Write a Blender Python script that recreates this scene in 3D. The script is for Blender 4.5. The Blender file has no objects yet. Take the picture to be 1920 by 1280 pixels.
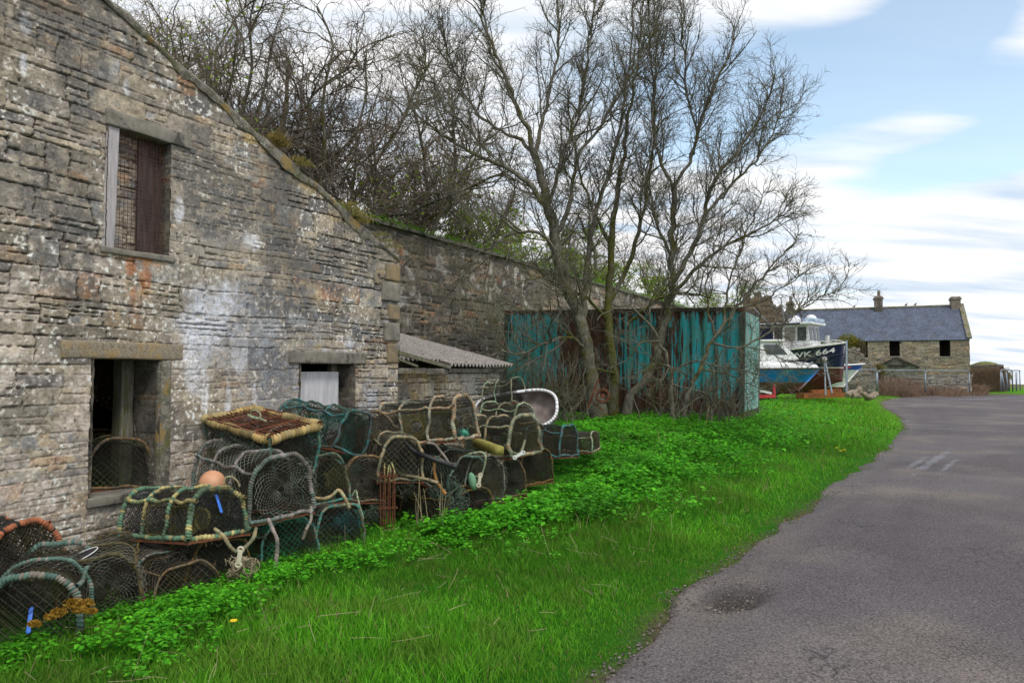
import bpy, math, random
import numpy as np
from mathutils import Vector, Matrix, Euler
R = math.radians
S = bpy.context.scene
COL = S.collection
# ------------------------------------------------------------------ camera, world, sun
FP = 1330.0; PITCH = math.atan(55/FP); EYE = 1.6
cd = bpy.data.cameras.new('camera'); cam = bpy.data.objects.new('camera', cd); COL.objects.link(cam)
cd.sensor_width = 36; cd.lens = 36*FP/1920; cd.clip_end = 20000; cd.clip_start = .05
cam.location = (0, 0, EYE); cam.rotation_euler = (math.pi/2+PITCH, 0, 0); S.camera = cam
SUN_EL, SUN_AZ = 52, 150       # azimuth measured clockwise from +Y
w = bpy.data.worlds.new('World'); S.world = w; w.use_nodes = True
nt = w.node_tree; N = nt.nodes; L = nt.links; N.clear()
def nd(t, **k):
    n = N.new(t)
    for a, b in k.items(): setattr(n, a, b)
    return n
def world():
    out = nd('ShaderNodeOutputWorld'); tc = nd('ShaderNodeTexCoord')
    sky = nd('ShaderNodeTexSky', sky_type='NISHITA', sun_disc=False, sun_elevation=R(SUN_EL), sun_rotation=R(SUN_AZ))
    b1 = nd('ShaderNodeBackground'); b1.inputs[1].default_value = .12; b1.name = 'clear sky'
    hs = nd('ShaderNodeHueSaturation'); hs.inputs['Saturation'].default_value = .84; hs.inputs['Value'].default_value = 1.85
    tn = nd('ShaderNodeMix', data_type='RGBA', blend_type='MULTIPLY'); tn.inputs[0].default_value = 1; tn.inputs[7].default_value = (1.0, 1.05, .98, 1)
    L.new(sky.outputs[0], hs.inputs['Color']); L.new(hs.outputs[0], tn.inputs[6]); L.new(tn.outputs[2], b1.inputs[0])
    sep = nd('ShaderNodeSeparateXYZ'); L.new(tc.outputs['Generated'], sep.inputs[0])
    def m(op, a, b=None, c=None):
        x = nd('ShaderNodeMath', operation=op)
        for i, v in enumerate((a, b, c)):
            if v is None: continue
            if isinstance(v, (int, float)): x.inputs[i].default_value = v
            else: L.new(v, x.inputs[i])
        return x.outputs[0]
    zz = m('ADD', m('MAXIMUM', sep.outputs[2], 0.0), .16)
    u = m('DIVIDE', sep.outputs[0], zz); v = m('DIVIDE', sep.outputs[1], zz)
    cb = nd('ShaderNodeCombineXYZ'); L.new(u, cb.inputs[0]); L.new(v, cb.inputs[1])
    mp = nd('ShaderNodeMapping'); mp.inputs['Rotation'].default_value = (0, 0, R(-38)); mp.inputs['Scale'].default_value = (.55, 1.25, 1)
    mp.inputs['Location'].default_value = (3.15, 1.3, 0)
    L.new(cb.outputs[0], mp.inputs[0])
    n1 = nd('ShaderNodeTexNoise'); n1.inputs['Scale'].default_value = .85; n1.inputs['Detail'].default_value = 7; n1.inputs['Roughness'].default_value = .52; n1.inputs['Distortion'].default_value = .35
    L.new(mp.outputs[0], n1.inputs['Vector'])
    # clear-sky openings: direction blobs (x/y, z/y of the sky direction), right of the view
    ax = m('DIVIDE', sep.outputs[0], m('MAXIMUM', sep.outputs[1], .05)); az = m('DIVIDE', sep.outputs[2], m('MAXIMUM', sep.outputs[1], .05))
    tot = None
    # (x, z, semi-long, semi-short, angle, weight)
    for (cx, cz, sa, sb, an, wt) in ((.47, .44, .30, .085, 24, .36), (.62, .50, .12, .06, 35, .30), (.72, .395, .10, .045, 10, .34), (.60, .285, .20, .035, 16, .34), (.74, .32, .12, .035, 12, .28), (.30, .60, .2, .09, 10, .12)):
        c_, s_ = math.cos(R(an)), math.sin(R(an))
        dx = m('SUBTRACT', ax, cx); dz = m('SUBTRACT', az, cz)
        p = m('DIVIDE', m('ADD', m('MULTIPLY', dx, c_), m('MULTIPLY', dz, s_)), sa)
        q = m('DIVIDE', m('SUBTRACT', m('MULTIPLY', dz, c_), m('MULTIPLY', dx, s_)), sb)
        e = m('EXPONENT', m('MULTIPLY', m('ADD', m('MULTIPLY', p, p), m('MULTIPLY', q, q)), -1.0))
        e = m('MULTIPLY', e, wt*1.15); tot = e if tot is None else m('ADD', tot, e)
    mp2 = nd('ShaderNodeMapping'); mp2.inputs['Rotation'].default_value = (0, 0, R(-30)); mp2.inputs['Scale'].default_value = (.8, 3.2, 1); L.new(cb.outputs[0], mp2.inputs[0])
    n3 = nd('ShaderNodeTexNoise'); n3.inputs['Scale'].default_value = 1.5; n3.inputs['Detail'].default_value = 8; n3.inputs['Roughness'].default_value = .6; L.new(mp2.outputs[0], n3.inputs['Vector'])
    val = m('SUBTRACT', m('ADD', m('ADD', m('MULTIPLY', n1.outputs[0], 1.0), m('MULTIPLY', n3.outputs[0], .5)), -.05), tot)
    ramp = nd('ShaderNodeValToRGB'); e = ramp.color_ramp.elements
    e[0].position = .34; e[0].color = (0, 0, 0, 1); e[1].position = .66; e[1].color = (1, 1, 1, 1)
    ramp.color_ramp.interpolation = 'EASE'
    L.new(val, ramp.inputs[0])
    n2 = nd('ShaderNodeTexNoise'); n2.inputs['Scale'].default_value = 1.6; n2.inputs['Detail'].default_value = 5
    L.new(mp2.outputs[0], n2.inputs['Vector'])
    r2 = nd('ShaderNodeValToRGB'); e = r2.color_ramp.elements
    e[0].position = .32; e[0].color = (.60, .72, .86, 1); e[1].position = .56; e[1].color = (.99, .99, 1.0, 1)
    L.new(n2.outputs[0], r2.inputs[0])
    b2 = nd('ShaderNodeBackground'); b2.inputs[1].default_value = .94
    L.new(r2.outputs[0], b2.inputs[0])
    lo = m('MULTIPLY', m('SUBTRACT', .16, sep.outputs[2]), 5.0)   # solid cloud low on the horizon
    fac = m('MINIMUM', m('MAXIMUM', m('ADD', ramp.outputs[0], m('MAXIMUM', lo, 0.0)), .10), 1.0)
    mx = nd('ShaderNodeMixShader'); L.new(fac, mx.inputs[0]); L.new(b1.outputs[0], mx.inputs[1]); L.new(b2.outputs[0], mx.inputs[2])
    L.new(mx.outputs[0], out.inputs[0])
world()
sd = bpy.data.lights.new('sun', 'SUN'); so = bpy.data.objects.new('sun', sd); COL.objects.link(so)
sd.energy = 1.5; sd.angle = R(12); sd.color = (1, .95, .88)
_d = Vector((math.sin(R(SUN_AZ))*math.cos(R(SUN_EL)), math.cos(R(SUN_AZ))*math.cos(R(SUN_EL)), math.sin(R(SUN_EL))))
so.rotation_euler = _d.to_track_quat('Z', 'Y').to_euler()
S.view_settings.view_transform = 'Standard'; S.view_settings.look = 'None'; S.view_settings.exposure = 0.22; S.view_settings.gamma = 1
S.cycles.max_bounces = 6; S.cycles.diffuse_bounces = 3; S.cycles.transparent_max_bounces = 8
# ------------------------------------------------------------------ measuring helpers (real-world metres)
_c, _s = math.cos(PITCH), math.sin(PITCH)
def at(px, py, Y):
    a, b = (px-960)/FP, (640-py)/FP
    k = Y/(_c - b*_s)
    return Vector((a*k, Y, EYE + (_s + b*_c)*k))
def hsh(ix, iy, seed):
    h = (ix.astype(np.int64)*374761393 + iy.astype(np.int64)*668265263 + seed*974634777) & 0xffffffff
    h = ((h ^ (h >> 13))*1274126177) & 0xffffffff
    h = ((h ^ (h >> 16))*2246822519) & 0xffffffff
    return ((h ^ (h >> 15)) & 0xffffff)/float(0xffffff)
def vn(x, y, seed=0):
    x = np.asarray(x, float); y = np.asarray(y, float)
    ix = np.floor(x); iy = np.floor(y); fx = x-ix; fy = y-iy
    fx = fx*fx*(3-2*fx); fy = fy*fy*(3-2*fy)
    a = hsh(ix, iy, seed); b = hsh(ix+1, iy, seed); c = hsh(ix, iy+1, seed); d = hsh(ix+1, iy+1, seed)
    return (a*(1-fx)+b*fx)*(1-fy)+(c*(1-fx)+d*fx)*fy
def fbm(x, y, seed=0, o=4, g=.5):
    t = 0; a = 1; n = 0
    for i in range(o):
        t = t + a*vn(x*2**i, y*2**i, seed+i*17); n += a; a *= g
    return t/n
def ss(x, a, b):
    t = np.clip((x-a)/(b-a), 0, 1); return t*t*(3-2*t)
def link(o, parent=None):
    COL.objects.link(o)
    if parent is not None: o.parent = parent
    return o
def npmesh(name, V, F, mats, parent=None, smooth=False, mi=None, col=None, uv=None):
    """V (n,3); F list/array of faces (arrays of equal length, or several arrays)."""
    V = np.asarray(V, np.float32)
    if not isinstance(F, (list, tuple)) or (len(F) and not isinstance(F[0], np.ndarray)): F = [np.asarray(F)]
    F = [f for f in F if len(f)]
    me = bpy.data.meshes.new(name)
    me.vertices.add(len(V)); me.vertices.foreach_set('co', V.ravel())
    nl = sum(f.size for f in F); npol = sum(len(f) for f in F)
    me.loops.add(nl); me.loops.foreach_set('vertex_index', np.concatenate([f.ravel() for f in F]).astype(np.int32))
    tot = np.concatenate([np.full(len(f), f.shape[1]) for f in F]).astype(np.int32)
    st = np.concatenate([[0], np.cumsum(tot)[:-1]]).astype(np.int32)
    me.polygons.add(npol); me.polygons.foreach_set('loop_start', st); me.polygons.foreach_set('loop_total', tot)
    if mi is not None: me.polygons.foreach_set('material_index', np.asarray(mi, np.int32))
    me.polygons.foreach_set('use_smooth', np.full(npol, smooth))
    if not isinstance(mats, (list, tuple)): mats = [mats]
    for m in mats: me.materials.append(m)
    me.update(calc_edges=True); me.validate()
    if col is not None and len(me.vertices) == len(V):
        c = np.ones((len(V), 4), np.float32); c[:, :3] = col
        at_ = me.color_attributes.new('col', 'FLOAT_COLOR', 'POINT'); at_.data.foreach_set('color', c.ravel())
    o = bpy.data.objects.new(name, me); link(o, parent); return o
def thing(name, label, cat, loc=(0, 0, 0), rot=(0, 0, 0), group=None):
    o = bpy.data.objects.new(name, None); link(o); o.location = loc; o.rotation_euler = rot; o.empty_display_size = .2
    o['label'] = label; o['category'] = cat
    if group: o['group'] = group
    return o
def tag(o, label=None, cat=None, group=None, kind=None):
    for k, v in (('label', label), ('category', cat), ('group', group), ('kind', kind)):
        if v: o[k] = v
    return o
class MB:
    """collects simple solids for ONE mesh"""
    def __init__(s): s.v = []; s.f = []; s.c = []; s.cc = (1, 1, 1)
    def add(s, vs, fs):
        b = len(s.v); s.v += [tuple(v) for v in vs]; s.f += [tuple(i+b for i in f) for f in fs]; s.c += [s.cc]*len(vs)
    def box(s, x0, x1, y0, y1, z0, z1, M=None, bev=0):
        b = bev
        if b <= 0:
            vs = [(x, y, z) for x in (x0, x1) for y in (y0, y1) for z in (z0, z1)]
            fs = [(0, 1, 3, 2), (4, 6, 7, 5), (0, 4, 5, 1), (2, 3, 7, 6), (0, 2, 6, 4), (1, 5, 7, 3)]
        else:
            bm = _bmesh.new(); _bmesh.ops.create_cube(bm, size=1)
            for v in bm.verts: v.co = Vector(((x0+x1)/2+v.co.x*(x1-x0), (y0+y1)/2+v.co.y*(y1-y0), (z0+z1)/2+v.co.z*(z1-z0)))
            _bmesh.ops.bevel(bm, geom=bm.edges[:], offset=b, segments=2, profile=.6, affect='EDGES')
            bm.verts.index_update(); vs = [v.co.copy() for v in bm.verts]; fs = [tuple(v.index for v in f.verts) for f in bm.faces]; bm.free()
        if M is not None: vs = [M @ Vector(v) for v in vs]
        s.add(vs, fs); return s
    def bar(s, a, b, r, n=6, r2=None, cap=True):
        a = Vector(a); b = Vector(b); d = b-a
        if d.length < 1e-6: return s
        q = d.to_track_quat('Z', 'Y'); r2 = r if r2 is None else r2; vs = []
        for P, rr in ((a, r), (b, r2)):
            for k in range(n):
                t = 2*math.pi*(k+.5)/n; vs.append(P+q @ Vector((rr*math.cos(t), rr*math.sin(t), 0)))
        fs = [(k, (k+1) % n, n+(k+1) % n, n+k) for k in range(n)]
        if cap: fs += [tuple(range(n))[::-1], tuple(range(n, 2*n))]
        s.add(vs, fs); return s
    def beam(s, a, b, wx, wz, up=(0, 0, 1)):
        """rectangular bar from a to b; wx across, wz along up"""
        a = Vector(a); b = Vector(b); d = (b-a).normalized(); sx = d.cross(Vector(up)).normalized()*wx/2; uz = sx.normalized().cross(d).normalized()*wz/2
        vs = [p+i*sx+j*uz for p in (a, b) for i, j in ((-1, -1), (1, -1), (1, 1), (-1, 1))]
        s.add(vs, [(0, 1, 2, 3)[::-1], (4, 5, 6, 7), (0, 1, 5, 4), (1, 2, 6, 5), (2, 3, 7, 6), (3, 0, 4, 7)]); return s
    def prism(s, poly, z0, z1, M=None):
        n = len(poly); vs = [(p[0], p[1], z0) for p in poly]+[(p[0], p[1], z1) for p in poly]
        if M is not None: vs = [M @ Vector(v) for v in vs]
        s.add(vs, [tuple(range(n))[::-1], tuple(range(n, 2*n))]+[(k, (k+1) % n, n+(k+1) % n, n+k) for k in range(n)]); return s
    def ball(s, c, r, n=12, m=8, sc=(1, 1, 1), noise=0):
        vs = []; c = Vector(c)
        for i in range(m+1):
            th = math.pi*i/m
            for k in range(n):
                ph = 2*math.pi*k/n; q = 1+noise*(random.random()-.5)
                vs.append(c+Vector((sc[0]*r*math.sin(th)*math.cos(ph), sc[1]*r*math.sin(th)*math.sin(ph), sc[2]*r*math.cos(th)))*q)
        fs = [(i*n+k, i*n+(k+1) % n, (i+1)*n+(k+1) % n, (i+1)*n+k)[::-1] for i in range(m) for k in range(n)]
        s.add(vs, fs); return s
    def build(s, name, mat, parent=None, smooth=False, col=False):
        me = bpy.data.meshes.new(name); me.from_pydata(s.v, [], s.f); me.materials.append(mat)
        if smooth: me.polygons.foreach_set('use_smooth', [True]*len(me.polygons))
        if col:
            a = me.color_attributes.new('col', 'FLOAT_COLOR', 'POINT')
            a.data.foreach_set('color', np.array([c+(1,) for c in s.c], np.float32).ravel())
        me.update(); o = bpy.data.objects.new(name, me); return link(o, parent)
import bmesh as _bmesh
def tubes(groups, sides=4):
    """groups: list of (P (n,k,3), Rad (n,k)); returns V, F for open tapered tubes, batched"""
    Vs = []; Fs = []; base = 0
    for P, Rd in groups:
        n, k, _ = P.shape
        if n == 0: continue
        T = np.gradient(P, axis=1); T /= np.linalg.norm(T, axis=2, keepdims=True)+1e-9
        D = P[:, -1]-P[:, 0]+1e-5; ref = np.where(np.abs(D[:, 2:3]) > np.linalg.norm(D[:, :2], axis=1, keepdims=True), np.array([[1., 0, 0]]), np.array([[0, 0, 1.]]))
        ref = np.repeat(ref[:, None], k, 1)
        A = np.cross(T, ref); A /= np.linalg.norm(A, axis=2, keepdims=True)+1e-9; B = np.cross(T, A)
        an = 2*np.pi*np.arange(sides)/sides
        V = P[:, :, None]+Rd[:, :, None, None]*(A[:, :, None]*np.cos(an)[None, None, :, None]+B[:, :, None]*np.sin(an)[None, None, :, None])
        Vs.append(V.reshape(-1, 3))
        i = np.arange(n)[:, None, None]*k*sides+np.arange(k-1)[None, :, None]*sides
        s0 = np.arange(sides)[None, None]; s1 = (s0+1) % sides
        F = np.stack([i+s0, i+s1, i+sides+s1, i+sides+s0], -1).reshape(-1, 4)+base
        Fs.append(F); base += n*k*sides
    return np.concatenate(Vs), np.concatenate(Fs)
# ------------------------------------------------------------------ materials
class NT:
    def __init__(s, name):
        s.m = bpy.data.materials.new(name); s.m.use_nodes = True; s.t = s.m.node_tree; s.n = s.t.nodes; s.l = s.t.links
        s.b = s.n['Principled BSDF']; s.tc = None
    def node(s, t, **k):
        x = s.n.new(t)
        for a, b in k.items():
            if a.startswith('i_'): s.put(x.inputs[a[2:].replace('_', ' ')], b)
            else: setattr(x, a, b)
        return x
    def put(s, sock, v):
        if hasattr(v, 'is_output'): s.l.new(v, sock)
        elif isinstance(v, tuple) and len(v) == 3 and sock.type == 'RGBA': sock.default_value = v+(1,)
        else: sock.default_value = v
    def co(s, space='Object', scale=(1, 1, 1), rot=(0, 0, 0), loc=(0, 0, 0)):
        if s.tc is None: s.tc = s.n.new('ShaderNodeTexCoord')
        mp = s.n.new('ShaderNodeMapping'); s.l.new(s.tc.outputs[space], mp.inputs[0])
        mp.inputs['Scale'].default_value = scale; mp.inputs['Rotation'].default_value = rot; mp.inputs['Location'].default_value = loc
        return mp.outputs[0]
    def noise(s, v, scale, det=4, rough=.55, dist=0):
        x = s.n.new('ShaderNodeTexNoise'); s.l.new(v, x.inputs['Vector']); x.inputs['Scale'].default_value = scale
        x.inputs['Detail'].default_value = det; x.inputs['Roughness'].default_value = rough; x.inputs['Distortion'].default_value = dist
        return x.outputs[0]
    def vor(s, v, scale, feat='F1', out=0):
        x = s.n.new('ShaderNodeTexVoronoi'); x.feature = feat; s.l.new(v, x.inputs['Vector']); x.inputs['Scale'].default_value = scale; return x.outputs[out]
    def ramp(s, f, *st):
        x = s.n.new('ShaderNodeValToRGB'); e = x.color_ramp.elements
        while len(e) < len(st): e.new(.5)
        for i, (p, c) in enumerate(st):
            e[i].position = p
            if isinstance(c, (int, float)): c = (c, c, c)
            e[i].color = tuple(c)+(1,)
        s.l.new(f, x.inputs[0]); return x.outputs[0]
    def mix(s, f, a, b, mode='MIX'):
        x = s.n.new('ShaderNodeMix'); x.data_type = 'RGBA'; x.blend_type = mode
        s.put(x.inputs[0], f); s.put(x.inputs[6], a); s.put(x.inputs[7], b); return x.outputs[2]
    def math(s, op, a, b=None):
        x = s.n.new('ShaderNodeMath'); x.operation = op; s.put(x.inputs[0], a)
        if b is not None: s.put(x.inputs[1], b)
        return x.outputs[0]
    def attr(s, name='col'):
        x = s.n.new('ShaderNodeAttribute'); x.attribute_name = name; return x.outputs['Color']
    def bump(s, h, st=.5, dist=.01, prev=None):
        x = s.n.new('ShaderNodeBump'); x.inputs['Strength'].default_value = st; x.inputs['Distance'].default_value = dist
        s.l.new(h, x.inputs['Height'])
        if prev is not None: s.l.new(prev, x.inputs['Normal'])
        s.l.new(x.outputs[0], s.b.inputs['Normal']); return x.outputs[0]
    def done(s, col, rough=.8, metal=0, spec=None):
        s.put(s.b.inputs['Base Color'], col); s.put(s.b.inputs['Roughness'], rough); s.put(s.b.inputs['Metallic'], metal)
        if spec is not None: s.b.inputs['Specular IOR Level'].default_value = spec
        return s.m
def simple(name, c1, c2, scale=8, rough=.8, st=.4, dist=.004, metal=0, lo=.35, hi=.65, stretch=(1, 1, 1), spec=None, third=None):
    k = NT(name); v = k.co(scale=stretch); n = k.noise(v, scale, 6, .6)
    c = k.mix(k.ramp(n, (lo, 0), (hi, 1)), c1, c2)
    if third:
        c = k.mix(k.ramp(k.noise(k.co(scale=stretch, loc=(7, 3, 1)), scale*.45, 7, .7), (third[1], 0), (third[1]+.06, 1)), c, third[0])
    k.bump(k.noise(v, scale*6, 4, .7), st, dist); return k.done(c, rough, metal, spec)
def stone_mat(name, spots=.5, fine=1.0, contrast=.5):
    k = NT(name); v = k.co(); a = k.attr()
    n1 = k.noise(v, 26*fine, 6, .7); n2 = k.noise(v, 110*fine, 4, .7); n3 = k.noise(v, 7*fine, 5, .6)
    f = k.math('ADD', k.math('MULTIPLY', k.math('SUBTRACT', n1, .5), contrast*2.2), k.math('MULTIPLY', k.math('SUBTRACT', n2, .5), contrast*2.4))
    f = k.math('ADD', k.math('ADD', f, 1.0), k.math('MULTIPLY', k.math('SUBTRACT', n3, .5), contrast*1.6))
    n4 = k.noise(k.co(loc=(5, 2, 7)), 48*fine, 3, .6); f = k.math('ADD', f, k.math('MULTIPLY', k.math('SUBTRACT', n4, .5), contrast*1.8)); f = k.math('MAXIMUM', f, .12)
    cc = k.mix(1.0, a, k.mix(1.0, (1, 1, 1), f, 'MULTIPLY'), 'MULTIPLY')
    d = k.noise(k.co(loc=(3, 9, 2)), 34*fine, 3, .6)
    big = k.ramp(k.noise(k.co(loc=(1, 4, 8)), 1.1, 3), (.42, 0), (.62, 1))
    sp = k.math('MULTIPLY', k.ramp(d, (.57, 0), (.63, 1)), big)
    cc = k.mix(k.math('MULTIPLY', sp, spots), cc, (.58, .54, .49))
    d2 = k.noise(k.co(loc=(8, 1, 5)), 20*fine, 4, .65); cc = k.mix(k.math('MULTIPLY', k.ramp(d2, (.60, 0), (.67, 1)), .6), cc, (.035, .033, .03))
    h = k.math('ADD', k.math('MULTIPLY', n1, .6), k.math('MULTIPLY', n2, .35))
    k.bump(h, 1.0, .02/fine)
    return k.done(cc, .93, 0, .2)
M = {}
M['stone'] = stone_mat('rubble_stone', .6)
M['stone_far'] = stone_mat('rubble_stone_far', .5, .35, .4)
M['slab'] = simple('slab_stone', (.15, .14, .115), (.27, .25, .21), 9, .92, .6, .008, third=((.07, .065, .055), .56))
M['slab_dark'] = simple('slab_stone_darker', (.12, .11, .09), (.21, .19, .16), 9, .92, .6, .008, third=((.05, .06, .03), .52))  # darker mix of the slab stone, with dark green patches
def _lichen():
    k = NT('yellow_lichen_stone'); v = k.co(); n = k.noise(v, 7, 5, .65); n2 = k.noise(v, 60, 5, .75)
    c = k.mix(k.ramp(n2, (.38, 0), (.6, 1)), (.16, .135, .10), (.36, .31, .23))
    c = k.mix(k.math('MULTIPLY', k.ramp(n, (.46, 0), (.64, 1)), .6), c, (.40, .25, .07))
    k.bump(n2, .8, .01); return k.done(c, .93)
M['lichen_slab'] = _lichen()
def _coping():
    k = NT('mortar_coping'); v = k.co(); n = k.noise(v, 3, 5, .65); n2 = k.noise(v, 60, 5, .75)
    c = k.mix(k.ramp(n2, (.38, 0), (.62, 1)), (.13, .12, .095), (.36, .33, .27)); c = k.mix(k.ramp(k.noise(k.co(loc=(1, 1, 1)), 13, 6, .7), (.40, .85), (.56, 0)), c, (.085, .085, .065)); c = k.mix(k.ramp(k.noise(k.co(loc=(6, 1, 1)), 28, 3, .6), (.62, 0), (.66, .8)), c, (.5, .48, .42))
    c = k.mix(k.ramp(n, (.50, 0), (.60, .85)), c, (.12, .125, .03)); c = k.mix(k.ramp(k.noise(k.co(loc=(5, 5, 5)), 4, 5, .6), (.58, 0), (.64, 1)), c, (.30, .21, .08))
    k.bump(n2, .8, .015); return k.done(c, .95)
M['coping'] = _coping()
M['dark'] = simple('interior_gloom_and_trim', (.02, .017, .014), (.05, .042, .034), 5, .95)  # near-black colour stands in for unlit interiors; also the dark porch trim
M['wood_pale'] = simple('weathered_pale_wood', (.36, .33, .34), (.52, .49, .50), 14, .8, .5, .003, stretch=(5, 5, .35), third=((.2, .17, .16), .6))
M['board'] = simple('white_painted_board', (.44, .44, .46), (.62, .62, .64), 6, .7, .2, .002, stretch=(4, 4, .5), third=((.26, .2, .17), .66))
M['wood_dark'] = simple('dark_timber', (.035, .028, .026), (.10, .085, .08), 9, .85, .5, .003, stretch=(5, 5, .5))
M['wood_moss'] = simple('mossy_timber', (.10, .095, .065), (.20, .185, .15), 12, .9, .5, .004, stretch=(5, 5, .6), third=((.09, .10, .03), .5))
M['olive_wood'] = simple('olive_timber', (.21, .19, .035), (.32, .29, .07), 9, .8, .4, .003)
M['rust'] = simple('rusty_steel', (.07, .028, .018), (.17, .065, .035), 22, .85, .5, .003)
M['rust_red'] = simple('rusty_red_steel', (.09, .03, .016), (.20, .065, .025), 22, .85, .5, .003)
M['galv'] = simple('galvanised_steel', (.20, .24, .28), (.32, .37, .42), 12, .5, .1, metal=.5)
def colmat(name, rough=.85, var=.35, scale=60, spec=.2, st=.5, dist=.003, two=False, trans=0):
    k = NT(name); a = k.attr(); v = k.co(); n = k.noise(v, scale, 3, .6)
    f = k.math('ADD', k.math('MULTIPLY', k.math('SUBTRACT', n, .5), var*2), 1.0)
    c = k.mix(1.0, a, k.mix(1.0, (1, 1, 1), f, 'MULTIPLY'), 'MULTIPLY')
    if st: k.bump(n, st, dist)
    m = k.done(c, rough, 0, spec)
    if trans:
        tr = k.node('ShaderNodeBsdfTranslucent'); k.l.new(c, tr.inputs[0]); ms = k.node('ShaderNodeMixShader'); ms.inputs[0].default_value = trans
        k.l.new(k.b.outputs[0], ms.inputs[1]); k.l.new(tr.outputs[0], ms.inputs[2]); k.l.new(ms.outputs[0], k.n['Material Output'].inputs[0])
    return m
M['rope'] = colmat('rope_wrapping', .9, .45, 90)
M['net'] = colmat('netting_twine', .9, .3, 40, st=0)
M['leaf'] = colmat('leaf', .65, .25, 30, .25, st=0, trans=.35)
M['grass'] = colmat('grass_blade', .7, .2, 30, .2, st=0, trans=.35)
M['vcol'] = colmat('painted_rough', .8, .25, 25)
def _bark(name, a, b, moss, mlo):
    k = NT(name); v = k.co(scale=(1, 1, .45)); n = k.noise(v, 14, 6, .7); n2 = k.noise(k.co(), 2.2, 4, .6); n3 = k.noise(k.co(), 45, 4, .7)
    c = k.mix(k.ramp(n, (.35, 0), (.65, 1)), a, b)
    c = k.mix(k.ramp(n2, (mlo, 0), (mlo+.12, 1)), c, moss)
    c = k.mix(k.ramp(n3, (.58, 0), (.66, 1)), c, (.30, .31, .27))
    k.bump(n, .9, .02); return k.done(c, .95, 0, .1)
M['bark'] = _bark('lichened_bark', (.075, .068, .05), (.20, .19, .15), (.095, .085, .022), .5)
M['twig'] = _bark('twig_bark', (.15, .115, .088), (.27, .225, .175), (.17, .17, .09), .60)
M['twig_grey'] = _bark('grey_twig_bark', (.10, .09, .068), (.21, .20, .155), (.12, .12, .04), .55)
def _paint(name, c, c2, rough=.5, scale=4, hi=.62, chips=(.3, .3, .3), chip=.72):
    k = NT(name); v = k.co(); n = k.noise(v, scale, 6, .65)
    x = k.mix(k.ramp(n, (.38, 0), (hi, 1)), c, c2)
    x = k.mix(k.ramp(k.noise(k.co(loc=(4, 4, 4)), scale*5, 5, .7), (chip, 0), (chip+.03, 1)), x, chips)
    k.bump(k.noise(v, 30, 3), .1, .003); return k.done(x, rough)
M['white'] = _paint('white_gelcoat', (.72, .73, .74), (.85, .85, .86), .35, chips=(.4, .36, .3))
M['white_dirty'] = _paint('dirty_white_gelcoat', (.5, .5, .47), (.7, .71, .68), .5, chips=(.3, .24, .16), chip=.66)
M['navy'] = _paint('navy_paint', (.008, .013, .045), (.014, .022, .07), .35)
M['glass'] = _paint('dark_window_glass', (.03, .04, .045), (.10, .11, .11), .12)
M['orange'] = _paint('orange_plastic', (.75, .09, .03), (.6, .07, .03), .5)
M['blue_tag'] = _paint('blue_plastic', (.02, .12, .55), (.03, .16, .6), .5)
M['buoy'] = _paint('faded_orange_buoy', (.62, .30, .17), (.70, .38, .22), .55, 9, chips=(.45, .2, .12))
M['black'] = _paint('black_rubber', (.012, .012, .016), (.03, .03, .036), .5)
M['toggle'] = _paint('white_plastic', (.7, .7, .68), (.8, .8, .78), .45)
M['toggle_old'] = _paint('cream_plastic', (.55, .5, .38), (.66, .6, .46), .55)
M['float_green'] = _paint('faded_green_float', (.12, .30, .18), (.2, .38, .24), .7)
def _slate(name='slate_roof'):
    k = NT(name); v = k.co()
    br = k.n.new('ShaderNodeTexBrick'); k.l.new(k.co(scale=(1, 1, 1), rot=(0, 0, 0)), br.inputs['Vector'])
    br.inputs['Scale'].default_value = 3.2; br.inputs['Mortar Size'].default_value = .012; br.inputs['Color1'].default_value = (.055, .07, .11, 1); br.inputs['Color2'].default_value = (.09, .11, .165, 1)
    br.inputs['Mortar'].default_value = (.02, .025, .04, 1); br.inputs['Bias'].default_value = 0
    n = k.noise(v, 1.3, 6, .75); c = k.mix(k.ramp(n, (.3, .55), (.7, 1.4)), (0, 0, 0), br.outputs[0])
    x = k.mix(1.0, br.outputs[0], k.ramp(n, (.3, .55), (.7, 1.5)), 'MULTIPLY'); x = k.mix(1.0, x, k.ramp(k.noise(k.co(scale=(1, 2.2, 1)), 4.5, 5, .8), (.35, .55), (.65, 1.5)), 'MULTIPLY')
    x = k.mix(k.ramp(k.noise(v, 9, 5, .75), (.6, 0), (.7, 1)), x, (.20, .22, .25))
    x = k.mix(k.ramp(k.noise(k.co(loc=(2, 3, 3)), .9, 5, .6), (.62, 0), (.72, .7)), x, (.12, .11, .075))
    k.bump(k.noise(v, 16, 3), .4, .02); return k.done(x, .62)
M['slate'] = _slate()
def _teal():
    k = NT('peeling_teal_paint'); v = k.co(scale=(9, 9, .8)); n = k.noise(v, 1.5, 8, .68); n2 = k.noise(k.co(scale=(4, 4, .5), loc=(3, 1, 0)), 1.1, 5, .6)
    teal = k.mix(k.ramp(n2, (.44, 0), (.64, 1)), (.010, .36, .42), (.08, .28, .21))
    teal = k.mix(k.ramp(k.noise(k.co(scale=(14, 14, 1), loc=(5, 0, 2)), 1.2, 5), (.55, 0), (.75, 1)), teal, (.16, .36, .31))
    rust = k.mix(k.ramp(k.noise(k.co(), 7, 6, .7), (.35, 0), (.65, 1)), (.030, .016, .010), (.11, .045, .022))
    a = k.attr(); sep = k.node('ShaderNodeSeparateColor'); k.l.new(a, sep.inputs[0])
    th = k.math('ADD', n, k.math('MULTIPLY', sep.outputs[0], .5))
    x = k.mix(k.ramp(th, (.55, 0), (.58, 1)), teal, rust)
    k.bump(k.noise(k.co(), 30, 4), .4, .004); return k.done(x, .72)
M['teal'] = _teal()
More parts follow.
